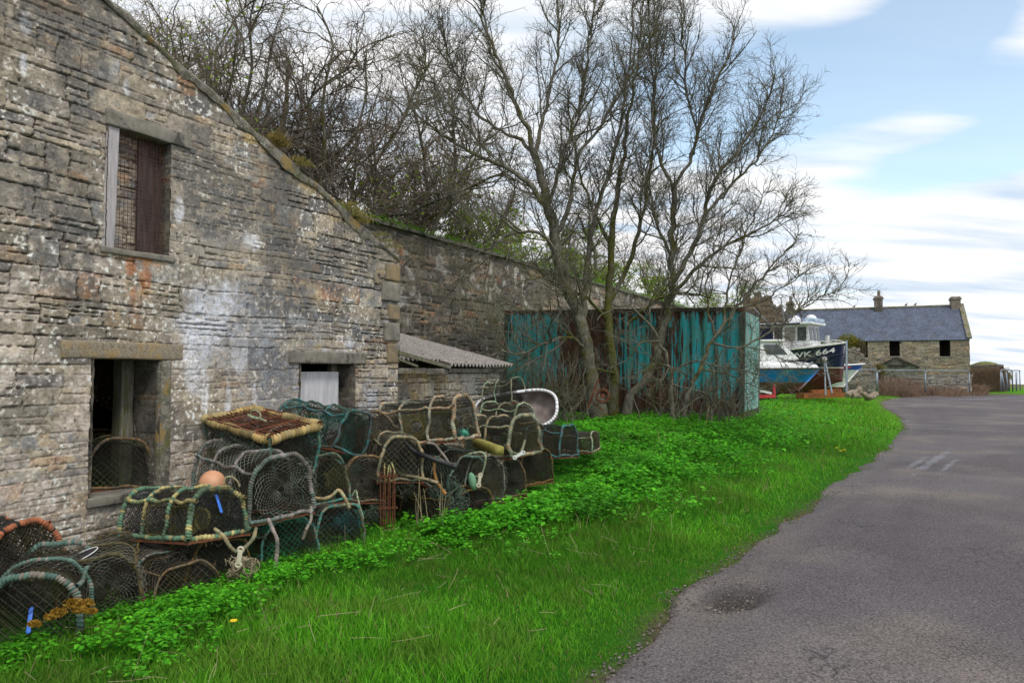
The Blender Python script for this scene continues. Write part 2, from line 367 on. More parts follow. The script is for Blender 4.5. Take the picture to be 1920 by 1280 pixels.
def _teal_end():
    k = NT('weathered_pale_teal_paint'); v = k.co(scale=(12, 12, 1.2)); n = k.noise(v, 1.5, 8, .68)
    c = k.mix(k.ramp(n, (.4, 0), (.58, 1)), (.06, .30, .27), (.30, .42, .39))
    x = k.mix(k.ramp(k.noise(k.co(scale=(9, 9, 1.5), loc=(3, 3, 3)), 2, 7, .7), (.60, 0), (.64, 1)), c, (.06, .03, .02))
    k.bump(n, .2, .004); return k.done(x, .7)
M['teal_end'] = _teal_end()
def _corr():
    k = NT('weathered_corrugated_sheet'); v = k.co(); n = k.noise(v, 5, 7, .75); n2 = k.noise(k.co(loc=(2, 2, 2)), 30, 6, .75)
    c = k.mix(k.ramp(n2, (.36, 0), (.64, 1)), (.13, .115, .10), (.36, .33, .30))
    c = k.mix(k.ramp(n, (.58, 0), (.66, 1)), c, (.45, .40, .36)); c = k.mix(k.ramp(n, (.34, 1), (.40, 0)), c, (.09, .07, .055))
    k.bump(n2, .6, .006); return k.done(c, .9)
M['corr'] = _corr()
def _road():
    k = NT('worn_asphalt'); v = k.co(); a = k.attr(); n1 = k.noise(v, 55, 4, .75); n2 = k.noise(v, 150, 3, .7); n3 = k.noise(v, 1.3, 6, .6)
    vo = k.vor(v, 60, 'F1', 0)
    f = k.math('ADD', 1.0, k.math('MULTIPLY', k.math('SUBTRACT', n1, .5), 2.4)); f = k.math('ADD', f, k.math('MULTIPLY', k.math('SUBTRACT', n2, .5), 2.2))
    f = k.math('ADD', f, k.math('MULTIPLY', k.math('SUBTRACT', n3, .5), .5))
    f = k.math('SUBTRACT', f, k.math('MULTIPLY', k.ramp(vo, (.3, 0), (.7, 1)), .35))
    c = k.mix(1.0, a, k.mix(1.0, (1, 1, 1), f, 'MULTIPLY'), 'MULTIPLY')
    c = k.mix(k.ramp(k.noise(k.co(loc=(3, 3, 0)), 95, 2, .5), (.68, 0), (.72, 1)), c, (.40, .37, .35))
    cr = k.vor(k.node('ShaderNodeVectorMath', operation='ADD').outputs[0], 1, 'F1', 0) if False else None
    vv = k.node('ShaderNodeVectorMath', operation='ADD'); k.l.new(v, vv.inputs[0]); nz_ = k.n.new('ShaderNodeTexNoise'); nz_.inputs['Scale'].default_value = 3; k.l.new(v, nz_.inputs['Vector']); sc_ = k.node('ShaderNodeVectorMath', operation='SCALE'); sc_.inputs['Scale'].default_value = .25; k.l.new(nz_.outputs['Color'], sc_.inputs[0]); k.l.new(sc_.outputs[0], vv.inputs[1])
    ce = k.vor(vv.outputs[0], 5.5, 'DISTANCE_TO_EDGE', 0); msk = k.ramp(k.noise(k.co(loc=(9, 2, 0)), .55, 4, .6), (.50, 0), (.60, 1))
    c = k.mix(k.math('MULTIPLY', k.math('MULTIPLY', k.ramp(ce, (.012, 1), (.035, 0)), msk), .75), c, (.035, .03, .03))
    k.bump(k.math('ADD', n1, vo), .7, .006); return k.done(c, .86, 0, .3)
M['road'] = _road()
def _soil():
    k = NT('turf_soil'); v = k.co(); a = k.attr(); n1 = k.noise(v, 22, 6, .75); n2 = k.noise(v, 2.4, 5, .65)
    f = k.math('ADD', 1.0, k.math('MULTIPLY', k.math('SUBTRACT', n1, .5), 1.8)); f = k.math('ADD', f, k.math('MULTIPLY', k.math('SUBTRACT', n2, .5), .9))
    c = k.mix(1.0, a, k.mix(1.0, (1, 1, 1), f, 'MULTIPLY'), 'MULTIPLY')
    k.bump(n1, .8, .03); return k.done(c, .97, 0, .05)
M['soil'] = _soil()
def _sea():
    k = NT('calm_sea'); n = k.noise(k.co(scale=(.02, .1, 1)), 3, 5); k.bump(n, .2, .3)
    return k.done(k.mix(n, (.55, .60, .66), (.66, .70, .75)), .12)
M['sea'] = _sea()
# ------------------------------------------------------------------ plan of the place
U2 = np.array([.485, .8745]); N2 = np.array([-.8745, .485]); P0 = np.array([-3.65, 5.05])   # line of the gable wall; N2 points behind it
def W(t, w, z): p = P0+U2*t+N2*w; return Vector((p[0], p[1], z))
def t_at(px, w=0.):
    k = (px-960)/FP; a = P0+N2*w; return (k*a[1]-a[0])/(U2[0]-k*U2[1])
def tz(px, py, w=0.):
    t = t_at(px, w); d = P0[1]+U2[1]*t+N2[1]*w; return t, at(px, py, d).z
ROAD_PX = [(1120, 1280), (1180, 1233), (1243, 1172), (1290, 1120), (1345, 1072), (1420, 1018), (1490, 972), (1560, 922), (1630, 872), (1672, 840), (1694, 815), (1697, 797), (1680, 778), (1655, 764), (1648, 755), (1668, 748), (1710, 743), (1790, 740.5), (1900, 740), (2060, 739)]
def unp(px, py, z=0.):
    a = at(px, py, 1.0); k = (z-EYE)/(a.z-EYE); return (a.x*k, k)
RE = np.array([(-9.5, -11.5), (-4.6, -4.2), (-1.7, .3)]+[unp(*p) for p in ROAD_PX])
_rr = [(2.0, -13), (3.6, -5), (4.6, .3), (5.6, 3.5), (7.5, 6.5), (11, 12), (17, 20), (24.5, 30), (31, 36), (37, 39), (52, 43), (80, 46)]
RR = np.array(_rr); POT = unp(1375, 1122)
def resample(P, n, pw=1.0):
    d = np.concatenate([[0], np.cumsum(np.linalg.norm(np.diff(P, axis=0), axis=1))]); s = d[-1]*np.linspace(0, 1, n)**pw
    return np.stack([np.interp(s, d, P[:, i]) for i in range(P.shape[1])], 1)
def road_d(x, y):
    """signed distance to the road's left edge: + on the verge, - on the road"""
    x = np.asarray(x, float); y = np.asarray(y, float); P = RE; best = np.full(x.shape, 1e9)
    for a, b in zip(P[:-1], P[1:]):
        d = b-a; q = np.clip(((x-a[0])*d[0]+(y-a[1])*d[1])/(d@d), 0, 1)
        best = np.minimum(best, np.hypot(x-a[0]-q*d[0], y-a[1]-q*d[1]))
    poly = np.concatenate([RE, RR[::-1]]); ins = np.zeros(x.shape, bool)
    for a, b in zip(poly, np.roll(poly, -1, 0)):
        c = ((a[1] > y) != (b[1] > y)) & (x < (b[0]-a[0])*(y-a[1])/(b[1]-a[1]+1e-12)+a[0]); ins ^= c
    right = (y < 41) & (x > np.interp(y, RR[:, 1], RR[:, 0])) & ~ins
    return np.where(ins | right, -best, best)
def g(x, y):
    x = np.asarray(x, float); y = np.asarray(y, float); d = road_d(x, y)
    z = .50*ss(d, .4, 4.2)*ss(y, 4.5, 14)*(1-.75*ss(y, 24, 34)*ss(x, 2, 9)) + .05*ss(d, .0, .5)
    z = z+.05*(fbm(x*.9, y*.9, 5)-.5)*ss(d, .3, 2)
    z = z-.25*ss(-d, .30, .7)-.25*np.exp(-((x-POT[0])**2+(y-POT[1])**2)/.16)*(d < .06)
    far = ss(np.hypot(x, y), 95, 118); z = z-far*14
    return z
def gp(px, py):
    """ground point seen at a pixel"""
    z = 0.
    for _ in range(12):
        x, y = unp(px, py, z); z = float(g(np.array([x]), np.array([y]))[0])
    return Vector((x, y, z))
def ground_mesh():
    def ax(lo, hi, c0, c1, fine):
        a = [c0]; st = fine
        while a[-1] < c1: a.append(a[-1]+fine)
        while a[-1] < hi: st *= 1.13; a.append(a[-1]+st)
        st = fine; b = [c0]
        while b[-1] > lo: st *= 1.13; b.append(b[-1]-st)
        return np.array(b[::-1][:-1]+a)
    xs = ax(-260, 300, -8, 14, .12); ys = ax(-60, 230, -1, 26, .12)
    X, Y = np.meshgrid(xs, ys); Z = g(X, Y); d = road_d(X, Y)
    n = fbm(X*2.2, Y*2.2, 3); d2 = d+(n-.5)*.45
    grass = np.array([.025, .12, .008]); soil = np.array([.11, .085, .055]); far = np.array([.085, .25, .012]); brown = np.array([.16, .12, .07])
    k = ss(d2, -.14, .12)[..., None]; c = soil*(1-k)+grass*k
    f = ss(np.hypot(X, Y), 12, 26)[..., None]; c = c*(1-f*k)+far*(f*k)
    br = (ss(np.hypot(X, Y), 66, 78))[..., None]*.8; c = c*(1-br)+brown*br
    nx, ny = len(xs), len(ys); i = np.arange(ny-1)[:, None]*nx+np.arange(nx-1)[None]
    F = np.stack([i, i+1, i+nx+1, i+nx], -1).reshape(-1, 4)
    o = npmesh('ground', np.stack([X, Y, Z], -1).reshape(-1, 3), [F], M['soil'], smooth=True, col=c.reshape(-1, 3)); o['kind'] = 'structure'
ground_mesh()
def norm_(a): return a/(np.linalg.norm(a, axis=-1, keepdims=True)+1e-9)
def road_mesh():
    n = 620; m = 130
    A = resample(RE, n, 1.35); _t = norm_(np.gradient(A, axis=0)); A = A+np.stack([-_t[:, 1], _t[:, 0]], 1)*.07*(1-ss(A[:, 1:], 14, 24)); B = resample(RR, n, 1.35)
    v = (np.linspace(0, 1, m)**1.25)[None, :, None]
    P = A[:, None]*(1-v)+B[:, None]*v
    X, Y = P[..., 0], P[..., 1]
    kk = (1-v[..., 0])**2; jit = (fbm(A[:, :1]*1.6+X*0, A[:, 1:]*1.6+X*0, 31, 3, .35)-.5)*.36
    X = X+jit*.83*kk; Y = Y-jit*.55*kk
    Z = .012+.05*v[..., 0]*(1-v[..., 0])*2+.012*(fbm(X*1.5, Y*1.5, 8)-.5)
    Dw = v[..., 0]*np.linalg.norm(B-A, axis=1)[:, None]; Z = Z-.055*(1-ss(Dw+.10*(fbm(X*7, Y*7, 43, 3)-.5), .0, .09))
    dx = (X-POT[0]); dy = (Y-POT[1]); c, s = .55, .83
    pa = (dx*c+dy*s)/.40; pb = (dx*s-dy*c)/.24; q = np.sqrt(pa**2+pb**2)+.55*(fbm(X*5, Y*5, 77)-.5)
    hole = 1-ss(q, .45, 1.15); Z = Z-hole*.06+hole*.035*(fbm(X*22, Y*22, 9)-.5)
    base = np.array([.140, .122, .128]); warm = np.array([.195, .165, .152]); dk = np.array([.088, .074, .084])
    f = fbm(X*.8, Y*.8, 12, 4)[..., None]; C = base+(warm-base)*ss(f, .45, .65)
    vv = v[..., 0]; D = vv*np.linalg.norm(B-A, axis=1)[:, None]
    tr = np.exp(-((D-1.15)/.35)**2)*.6+np.exp(-((D-2.9)/.4)**2)*.6
    nn = fbm(X*.5+3, Y*.5, 15); k = (np.clip(ss(nn, .42, .6)*.55+.25*tr, 0, 1))[..., None]; C = C*(1-k)+dk*k
    lt = np.exp(-((D-.75)/.4)**2)[..., None]*.35; C = C*(1-lt)+np.array([.165, .148, .14])*lt
    e = (1-ss(D+(fbm(X*6, Y*6, 51)-.5)*.3, .0, .22))[..., None]; C = C*(1-e*.7)+np.array([.125, .105, .08])*e*.7
    h = hole[..., None]; C = C*(1-h*.75)+np.array([.030, .022, .018])*h*.75
    rim = (np.exp(-((q-1.25)/.22)**2)*(dx*s-dy*c < .1))[..., None]; C = C*(1-rim*.5)+np.array([.2, .17, .14])*rim*.5
    # worn tar smears, their reflective sheen painted in as a pale tone
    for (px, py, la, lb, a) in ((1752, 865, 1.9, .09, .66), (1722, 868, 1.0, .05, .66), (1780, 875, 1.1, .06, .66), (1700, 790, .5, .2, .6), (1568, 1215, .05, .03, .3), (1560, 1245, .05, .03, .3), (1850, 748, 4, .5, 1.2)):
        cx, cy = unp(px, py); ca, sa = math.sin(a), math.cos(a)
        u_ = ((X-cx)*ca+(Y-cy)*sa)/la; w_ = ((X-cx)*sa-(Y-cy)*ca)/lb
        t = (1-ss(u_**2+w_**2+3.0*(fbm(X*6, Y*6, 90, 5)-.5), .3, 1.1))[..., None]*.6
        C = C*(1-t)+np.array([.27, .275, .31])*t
    i = np.arange(n-1)[:, None]*m+np.arange(m-1)[None]
    F = np.stack([i, i+1, i+m+1, i+m], -1).reshape(-1, 4)
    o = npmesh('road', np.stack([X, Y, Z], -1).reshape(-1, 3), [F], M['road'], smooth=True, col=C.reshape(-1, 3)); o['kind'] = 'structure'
road_mesh()
def sheet(name, pts, mat):
    o = npmesh(name, pts, [np.array([[0, 1, 2, 3]])], mat); o['kind'] = 'structure'; return o
sheet('sea', [(-6000, 80, -12), (9000, 80, -12), (9000, 12000, -12), (-6000, 12000, -12)], M['sea'])
# raised bank behind the retaining wall
WB = 5.0; WTOP = 5.02
def bank_mesh():
    ts = np.linspace(-30, 46, 120); ws = np.concatenate([[WB+.25], WB+.25+np.cumsum(np.linspace(.3, 1.6, 40))])
    Tm, Wm = np.meshgrid(ts, ws); z = WTOP-.25+.5*ss(Wm, WB, WB+6)*0+(fbm(Tm*.5, Wm*.5, 4)-.5)*.5
    z = z*(1-ss(Tm, 40, 46))-1*ss(Tm, 40, 46); z = np.where(Wm < WB+.3, WTOP-.05, z)
    X = P0[0]+U2[0]*Tm+N2[0]*Wm; Y = P0[1]+U2[1]*Tm+N2[1]*Wm
    nx = len(ts); ny = len(ws); i = np.arange(ny-1)[:, None]*nx+np.arange(nx-1)[None]
    c = np.array([.035, .055, .014])+np.zeros(X.shape+(3,)); k = ss(fbm(X, Y, 6), .4, .6)[..., None]; c = c*(1-k)+np.array([.07, .06, .03])*k
    o = npmesh('hill', np.stack([X, Y, z], -1).reshape(-1, 3), [np.stack([i, i+nx, i+nx+1, i+1], -1).reshape(-1, 4)], M['soil'], smooth=True, col=c.reshape(-1, 3)); o['kind'] = 'structure'
bank_mesh()

def gravel():
    """loose chips along the broken road edge and in the pothole"""
    rs = np.random.RandomState(12); n = 1900; k = rs.randint(3, 14, n); q = rs.rand(n)**1.6; a = RE[k]; b = RE[k+1]; f = rs.rand(n, 1)
    P = a*(1-f)+b*f; d = (b-a)/np.linalg.norm(b-a, axis=1, keepdims=True); nr = np.stack([d[:, 1], -d[:, 0]], 1); P = P+nr*rs.uniform(-.10, .16, (n, 1))*rs.rand(n, 1)**.6
    m = 1300; a_ = rs.rand(m)*6.28; r_ = np.sqrt(rs.rand(m))*.42; P = np.concatenate([P, np.stack([POT[0]-.12+r_*np.cos(a_), POT[1]-.05+r_*np.sin(a_)*.8], 1)]); n += m
    big = rs.rand(n)**4; s = (.003+.011*big)[:, None]; z = np.where(np.hypot(P[:, 0]-POT[0], P[:, 1]-POT[1]) < .32, -.035, .012)+s[:, 0]*.3
    c = np.concatenate([P, z[:, None]], 1); base = np.array([[1, 0, 0], [-1, 0, 0], [0, 1, 0], [0, -1, 0], [0, 0, .7], [0, 0, -.7]]); ang = rs.rand(n)*6.28; ca, sa = np.cos(ang)[:, None], np.sin(ang)[:, None]
    B = base[None]*rs.uniform(.6, 1.3, (n, 6, 1)); X = B[..., 0]*ca-B[..., 1]*sa; Y = B[..., 0]*sa+B[..., 1]*ca; V = c[:, None]+np.stack([X, Y, B[..., 2]], -1)*s[:, None]
    F = np.array([[0, 2, 4], [2, 1, 4], [1, 3, 4], [3, 0, 4], [2, 0, 5], [1, 2, 5], [3, 1, 5], [0, 3, 5]]); F = (np.arange(n)[:, None, None]*6+F[None]).reshape(-1, 3); t = rs.rand(n, 1); C = np.repeat(np.array([.06, .05, .045])*(1-t)+np.array([.22, .19, .17])*t, 6, 0)
    o = npmesh('gravel', V.reshape(-1, 3), [F], M['vcol'], col=C); tag(o, 'loose gravel chips along the crumbling road edge and in the pothole', 'gravel', kind='stuff')
gravel()
# ------------------------------------------------------------------ rubble masonry as relief
def masonry(T, Z, seed, sc=1.0, slab=.65, warp=1.0, colw=(.16, .62), band=(.09, .24)):
    rs = np.random.RandomState(seed)
    Tw = T+warp*sc*.05*(fbm(T*3/sc, Z*4/sc, seed+1, 3)-.5)*2+warp*sc*.010*(fbm(T*14/sc, Z*14/sc, seed+2, 3)-.5)*2
    Zw = Z+warp*sc*.05*(fbm(T*.6/sc, Z*.6/sc, seed+3, 2)-.5)*2+warp*sc*.007*(fbm(T*7/sc, Z*12/sc, seed+4, 4)-.5)*2
    z0, z1 = Zw.min()-.01, Zw.max()+.01; t0, t1 = Tw.min()-.01, Tw.max()+.01
    zb = [z0]
    while zb[-1] < z1: zb.append(zb[-1]+sc*rs.uniform(*band)*(1 if rs.rand() > .25 else .55))
    zb = np.array(zb); bi = np.clip(np.searchsorted(zb, Zw, side='right')-1, 0, len(zb)-2)
    D = np.full(T.shape, 9.); R1 = np.zeros(T.shape); R2 = np.zeros(T.shape); R3 = np.zeros(T.shape); LU = np.zeros(T.shape); LV = np.zeros(T.shape); SZ = np.zeros(T.shape)
    fl = [a.ravel() for a in (D, R1, R2, R3, LU, LV, SZ)]; tw = Tw.ravel(); zw = Zw.ravel(); bf = bi.ravel()
    order = np.argsort(bf, kind='stable'); cuts = np.searchsorted(bf[order], np.arange(len(zb)))
    for b in range(len(zb)-1):
        idx = order[cuts[b]:cuts[b+1]]
        if not len(idx): continue
        cb = [t0-rs.rand()*.3]; H = zb[b+1]-zb[b]
        while cb[-1] < t1:
            cb.append(cb[-1]+sc*rs.uniform(*colw)*(.6 if rs.rand() < .25 else 1)*(1.35 if H < .1*sc else 1))
        cb = np.array(cb); ci = np.clip(np.searchsorted(cb, tw[idx], side='right')-1, 0, len(cb)-2)
        nc = len(cb)-1; ns = np.ones(nc, int)
        if H > .10*sc: ns = 1+(rs.rand(nc) < slab*.75).astype(int)*rs.randint(1, max(2, int(H/(.045*sc))), nc)
        ns = np.minimum(ns, 4); cutsz = np.zeros((nc, 5))
        for c in range(nc):
            q = np.cumsum(rs.uniform(.5, 1.5, ns[c])); cutsz[c, 1:ns[c]+1] = q/q[-1]; cutsz[c, ns[c]:] = 1
        fz = (zw[idx]-zb[b])/H; cz = cutsz[ci]; si = (fz[:, None] >= cz[:, 1:]).sum(1); si = np.minimum(si, ns[ci]-1)
        rows = np.arange(len(idx)); za = zb[b]+H*cz[rows, si]; zt = zb[b]+H*cz[rows, si+1]; ta = cb[ci]; tb = cb[ci+1]
        tilt = (hsh(ci, si+b*7, seed+9)-.5)*.10
        zz = zw[idx]+tilt*(tw[idx]-(ta+tb)/2)*.6
        dx = np.minimum(tw[idx]-ta, tb-tw[idx]); dz = np.minimum(zz-za, zt-zz)
        rr = .02*sc; ex = np.maximum(rr-dx, 0); ez = np.maximum(rr*.8-dz, 0)
        d = np.where((ex > 0) & (ez > 0), rr-np.hypot(ex, ez), np.minimum(dx, dz))
        fl[0][idx] = d; fl[1][idx] = hsh(ci, si+b*7, seed+5); fl[2][idx] = hsh(ci, si+b*7, seed+6); fl[3][idx] = hsh(ci, si+b*7, seed+7)
        fl[4][idx] = (tw[idx]-ta)/(tb-ta)-.5; fl[5][idx] = (zz-za)/(zt-za)-.5; fl[6][idx] = (zt-za)
    return [a.reshape(T.shape) for a in fl]
def ramp_np(v, stops):
    p = [s[0] for s in stops]; return np.stack([np.interp(v, p, [s[1][i] for s in stops]) for i in range(3)], -1)
STONE = [(0, (.080, .080, .080)), (.2, (.150, .135, .115)), (.4, (.205, .185, .150)), (.55, (.165, .145, .115)), (.7, (.245, .215, .165)), (.8, (.15, .158, .165)), (.9, (.255, .205, .14)), (1, (.21, .135, .09))]
def relief(name, T, Z, frame, keep, seed, mat, sc=1.0, mortar=None, stains=None, joint=.035, pal=STONE, gain=1.0, tint=(1, 1, 1), parent=None, back=True, **kw):
    """frame(T, out, Z) -> xyz; out = metres proud of the wall line; keep = bool per vertex"""
    D, r1, r2, r3, lu, lv, sz = masonry(T, Z, seed, sc, **kw)
    e = ss(D+(fbm(T*30/sc, Z*30/sc, seed+40, 3)-.5)*.018*sc, -.001*sc, .0065*sc)
    mo = np.zeros(T.shape) if mortar is None else mortar      # 0 open dry joints .. 1 flush mortar
    h = (r2*.016+.003)*sc+(r3-.5)*.02*sc*lu+(r1-.5)*.010*sc*lv+(fbm(T*12/sc, Z*18/sc, seed+20, 5)-.5)*.016*sc
    jd = -joint*sc*(1-mo*.85)*(.45+.9*fbm(T*3/sc, Z*3/sc, seed+21, 3))
    H = jd*(1-e)+h*e*(1-mo*.45)
    n = fbm(T*5/sc, Z*5/sc, seed+30, 4); n2 = fbm(T*22/sc, Z*22/sc, seed+31, 3)
    n5 = fbm(T*1.7+30, Z*2.3, seed+35, 5); C = ramp_np(np.clip(r1*.85+r2*.15+(n-.5)*.5+(n5-.5)*.3, 0, 1), pal)*(.5+1.0*n2)[..., None]*(.85+.3*r3)[..., None]
    jc = np.array([.030, .027, .024])*(1-mo[..., None])+np.array([.255, .23, .195])*mo[..., None]*(.7+.6*n2)[..., None]
    k = e[..., None]*(1-mo*.0)[..., None]; C = C*k+jc*(1-k)
    if stains is not None: C, H = stains(T, Z, C, H, n, n2)
    C = np.clip(C*gain*np.array(tint), .004, .8)
    V = frame(T, H, Z)
    ny, nx = T.shape; i = np.arange(ny-1)[:, None]*nx+np.arange(nx-1)[None]
    kf = keep[:-1, :-1] & keep[1:, :-1] & keep[:-1, 1:] & keep[1:, 1:]
    F = np.stack([i, i+1, i+nx+1, i+nx], -1)[kf]
    used = np.zeros(T.size, bool); used[F.ravel()] = True; mp = np.cumsum(used)-1
    return npmesh(name, V.reshape(-1, 3)[used], [mp[F]], mat, parent=parent, smooth=True, col=C.reshape(-1, 3)[used])
def wframe(w0=0., zoff=0.):
    def f(T, out, Z):
        w_ = w0-out; return np.stack([P0[0]+U2[0]*T+N2[0]*w_, P0[1]+U2[1]*T+N2[1]*w_, Z+T*0], -1)
    return f
KT = t_at(745)                       # the gable's right corner
t_a, z_a = tz(190, 0); t_b, z_b = tz(745, 482)
GS = (z_b-z_a)/(t_b-t_a)
def gable_z(t): return np.where(t > -1.2, z_b+GS*(t-t_b), z_b+GS*(-1.2-t_b)-GS*(-1.2-t)*-1*-1)
def gz(t):
    t = np.asarray(t, float); top = z_b+GS*(-1.2-t_b); return np.where(t > -1.2, z_b+GS*(t-t_b), top+GS*(-1.2-t))
# openings (t0, t1, z0, z1)
uw = (tz(188, 240)[0], tz(311, 300)[0], tz(190, 463)[1], tz(200, 236)[1])
lw = (tz(171, 700)[0], tz(300, 700)[0], tz(170, 935)[1], tz(172, 671)[1])
sw = (tz(560, 700)[0], tz(664, 700)[0], .25, tz(562, 680)[1])
def blob(T, Z, px, py, rx, rz, seed, nz=.6, f=3.):
    t, z = tz(px, py); q = ((T-t)/rx)**2+((Z-z)/rz)**2; return 1-ss(np.sqrt(q)+nz*(fbm(T*f, Z*f, seed, 5)-.5)*2, .55, 1.0)
def mixc(C, k, c): k = k[..., None]; return C*(1-k)+np.array(c)*k
def gable_stains(T, Z, C, H, n, n2):
    # lime-washed / mortared lower left
    lime = ss(fbm(T*1.6, Z*1.6, 301, 5), .36, .56)*np.clip(1-.75*ss(Z, 2.2, 3.4), 0, 1)*(1-.85*ss(T, 1.1, 3.0))
    fine = ss(fbm(T*24, Z*24, 302, 4), .45, .6)
    C = mixc(C, lime*(.25+.65*fine)*.75, (.40, .36, .335)); sp = ss(fbm(T*38, Z*38, 388, 2), .66, .72)*ss(fbm(T*2.4, Z*2.4, 389, 4), .42, .58); C = mixc(C, sp*.85, (.52, .50, .47))
    # smooth mortar patch left of and above the lower window, blue-grey weathering
    b = blob(T, Z, 330, 430, .5, .6, 303, .4)*.35; C = mixc(C, b, (.20, .19, .17))
    for (px, py, rx, rz, k, s) in ((470, 640, .62, .62, .6, 310), (560, 600, .55, .35, .45, 311), (620, 520, .55, .25, .35, 312), (520, 740, .5, .35, .45, 313), (700, 770, .35, .4, .35, 315), (420, 440, .35, .22, .35, 316), (660, 610, .6, .2, .4, 318)):
        q = blob(T, Z, px, py, rx, rz, s, .7, 2.5); C = mixc(C, q*k*(.35+.9*ss(n2, .35, .6)), (.115, .13, .155))
    for (px, py, rx, rz, s) in ((385, 610, .26, .42, 320), (370, 690, .12, .3, 321), (420, 560, .15, .22, 322), (450, 660, .12, .3, 323), (428, 735, .045, .32, 324), (385, 745, .05, .2, 325), (478, 745, .035, .2, 326), (355, 640, .1, .25, 327), (470, 455, .12, .10, 328), (225, 165, .05, .12, 329), (330, 395, .05, .14, 330), (30, 45, .05, .1, 331), (28, 120, .04, .1, 332), (610, 740, .09, .25, 334), (725, 600, .09, .07, 335), (555, 600, .2, .12, 336), (500, 610, .25, .12, 337)):
        q = blob(T, Z, px, py, rx, rz, s, .55, 4); C = mixc(C, q*(.35+.6*ss(n2, .3, .6))*.85, (.42, .44, .49))
    for (px, py, rx, rz, k, s) in ((265, 492, .22, .045, .85, 340), (262, 540, .13, .16, .6, 341), (250, 580, .05, .13, .6, 342), (10, 480, .15, .1, .5, 343), (130, 330, .16, .05, .55, 344), (100, 555, .35, .07, .35, 345), (150, 120, .14, .05, .6, 346), (80, 15, .2, .05, .5, 347), (540, 415, .12, .06, .6, 348), (590, 505, .10, .07, .45, 349), (340, 170, .17, .06, .6, 350), (430, 720, .13, .025, .6, 352), (20, 970, .1, .08, .3, 353)):
        q = blob(T, Z, px, py, rx, rz, s, .6, 5); C = mixc(C, q*k*.8*(.3+.8*ss(n2, .35, .6)), (.27, .15, .065))
    for (px, py, rx, rz, s) in ((560, 345, .3, .12, 360), (640, 410, .35, .10, 361), (480, 265, .25, .1, 362), (740, 520, .08, .1, 363), (735, 640, .1, .3, 364), (710, 520, .12, .12, 365), (600, 650, .25, .03, 366)):
        q = blob(T, Z, px, py, rx, rz, s, .7, 4); C = mixc(C, q*.55*(.4+.8*ss(n2, .35, .6)), (.26, .19, .07))
    for (px, py, rx, rz, k, s) in ((262, 482, .20, .035, .9, 440), (238, 500, .05, .09, .7, 441), (268, 520, .06, .12, .6, 442), (245, 552, .04, .10, .5, 443)):
        q = blob(T, Z, px, py, rx, rz, s, .6, 9); C = mixc(C, q*k, (.26, .095, .028))
    for (px, py, rx, rz, s) in ((370, 590, .28, .34, 450), (440, 570, .25, .3, 451), (500, 640, .3, .22, 452), (640, 650, .28, .2, 453), (560, 720, .12, .3, 454), (690, 740, .2, .3, 455)):
        q = blob(T, Z, px, py, rx, rz, s, .9, 5); C = mixc(C, q*(.25+.75*ss(n2, .38, .6))*.6, (.33, .36, .42))
    # white bird marks
    for (px, py, r) in ((729, 522, .022), (740, 526, .014), (222, 165, .02), (435, 232, .022), (510, 250, .012)):
        C = mixc(C, blob(T, Z, px, py, r*.7, r*1.6, 370, .25, 20), (.72, .72, .70))
    dk = ss(fbm(T*1.9+9, Z*1.9, 380, 6), .50, .62)*(.35+.65*ss(Z, 1.5, 2.4)); C = mixc(C, dk*.75*ss(n2, .3, .55), (.062, .064, .066))
    dm = (1-ss(Z-.1*T*0, .25, .75)); C = mixc(C, dm*.45*ss(n, .35, .6), (.075, .065, .045))
    return C, H
bld = thing('stone_building', 'roofless-looking rubble stone gable with barred upper window and sloping mortar coping', 'building', W(0, 0, 0))
bld['label'] = 'old rubble stone building on the left, its sloping gable wall pierced by three openings'
def inop(T, Z, o, m=0.): return (T > o[0]-m) & (T < o[1]+m) & (Z > o[2]-m) & (Z < o[3]+m)
def par(o, root):       # keep world placement under a parent Empty
    o.parent = root; o.matrix_parent_inverse = Matrix.Translation(-Vector(root.location)) if root.rotation_euler[2] == 0 else root.matrix_world.inverted(); return o
class Grp:
    """collects parts in world space below a root at a given location"""
    def __init__(s, root): s.r = root
    def __call__(s, o, sub=None): o.parent = sub or s.r; o.matrix_parent_inverse = Matrix.Translation(-Vector(s.r.location)) if sub is None else Matrix.Identity(4); return o
GB = Grp(bld)
def gable():
    st = .0078; T, Z = np.meshgrid(np.arange(-1.3, KT+st/2, st), np.arange(-.1, 5.4, st))
    cut = gz(T)-.02+.03*(fbm(T*8, Z*0, 55, 3)-.5)
    jag = .012*(fbm(T*9, Z*9, 56, 3)-.5)*2
    keep = (Z < cut)
    for o in (uw, lw, sw): keep &= ~((T+jag > o[0]) & (T+jag < o[1]) & (Z+jag*.7 > o[2]) & (Z+jag*.7 < o[3]))
    mo = np.clip(ss(fbm(T*.9, Z*.9, 60, 4)+.30*(1-ss(Z, 1.0, 2.6))*(1-ss(T, 1.2, 2.8))+.16*np.exp(-((T-1.6)/.9)**2-((Z-2.6)/1.1)**2)-.14*ss(T, 2.4, 4), .42, .64), 0, 1)*.9
    GB(relief('wall', T, Z, wframe(), keep, 71, M['stone'], 1.0, mo, gable_stains, joint=.034, gain=1.95, tint=(1.0, .965, .92)))
    st = .03; T, Z = np.meshgrid(np.arange(-6.9, -1.3+st, st), np.arange(-.1, 5.4, st))
    GB(relief('wall', T, Z, wframe(), Z < gz(T)-.02, 72, M['stone'], 1.0, np.full(T.shape, .4)))
gable()
TH = .42
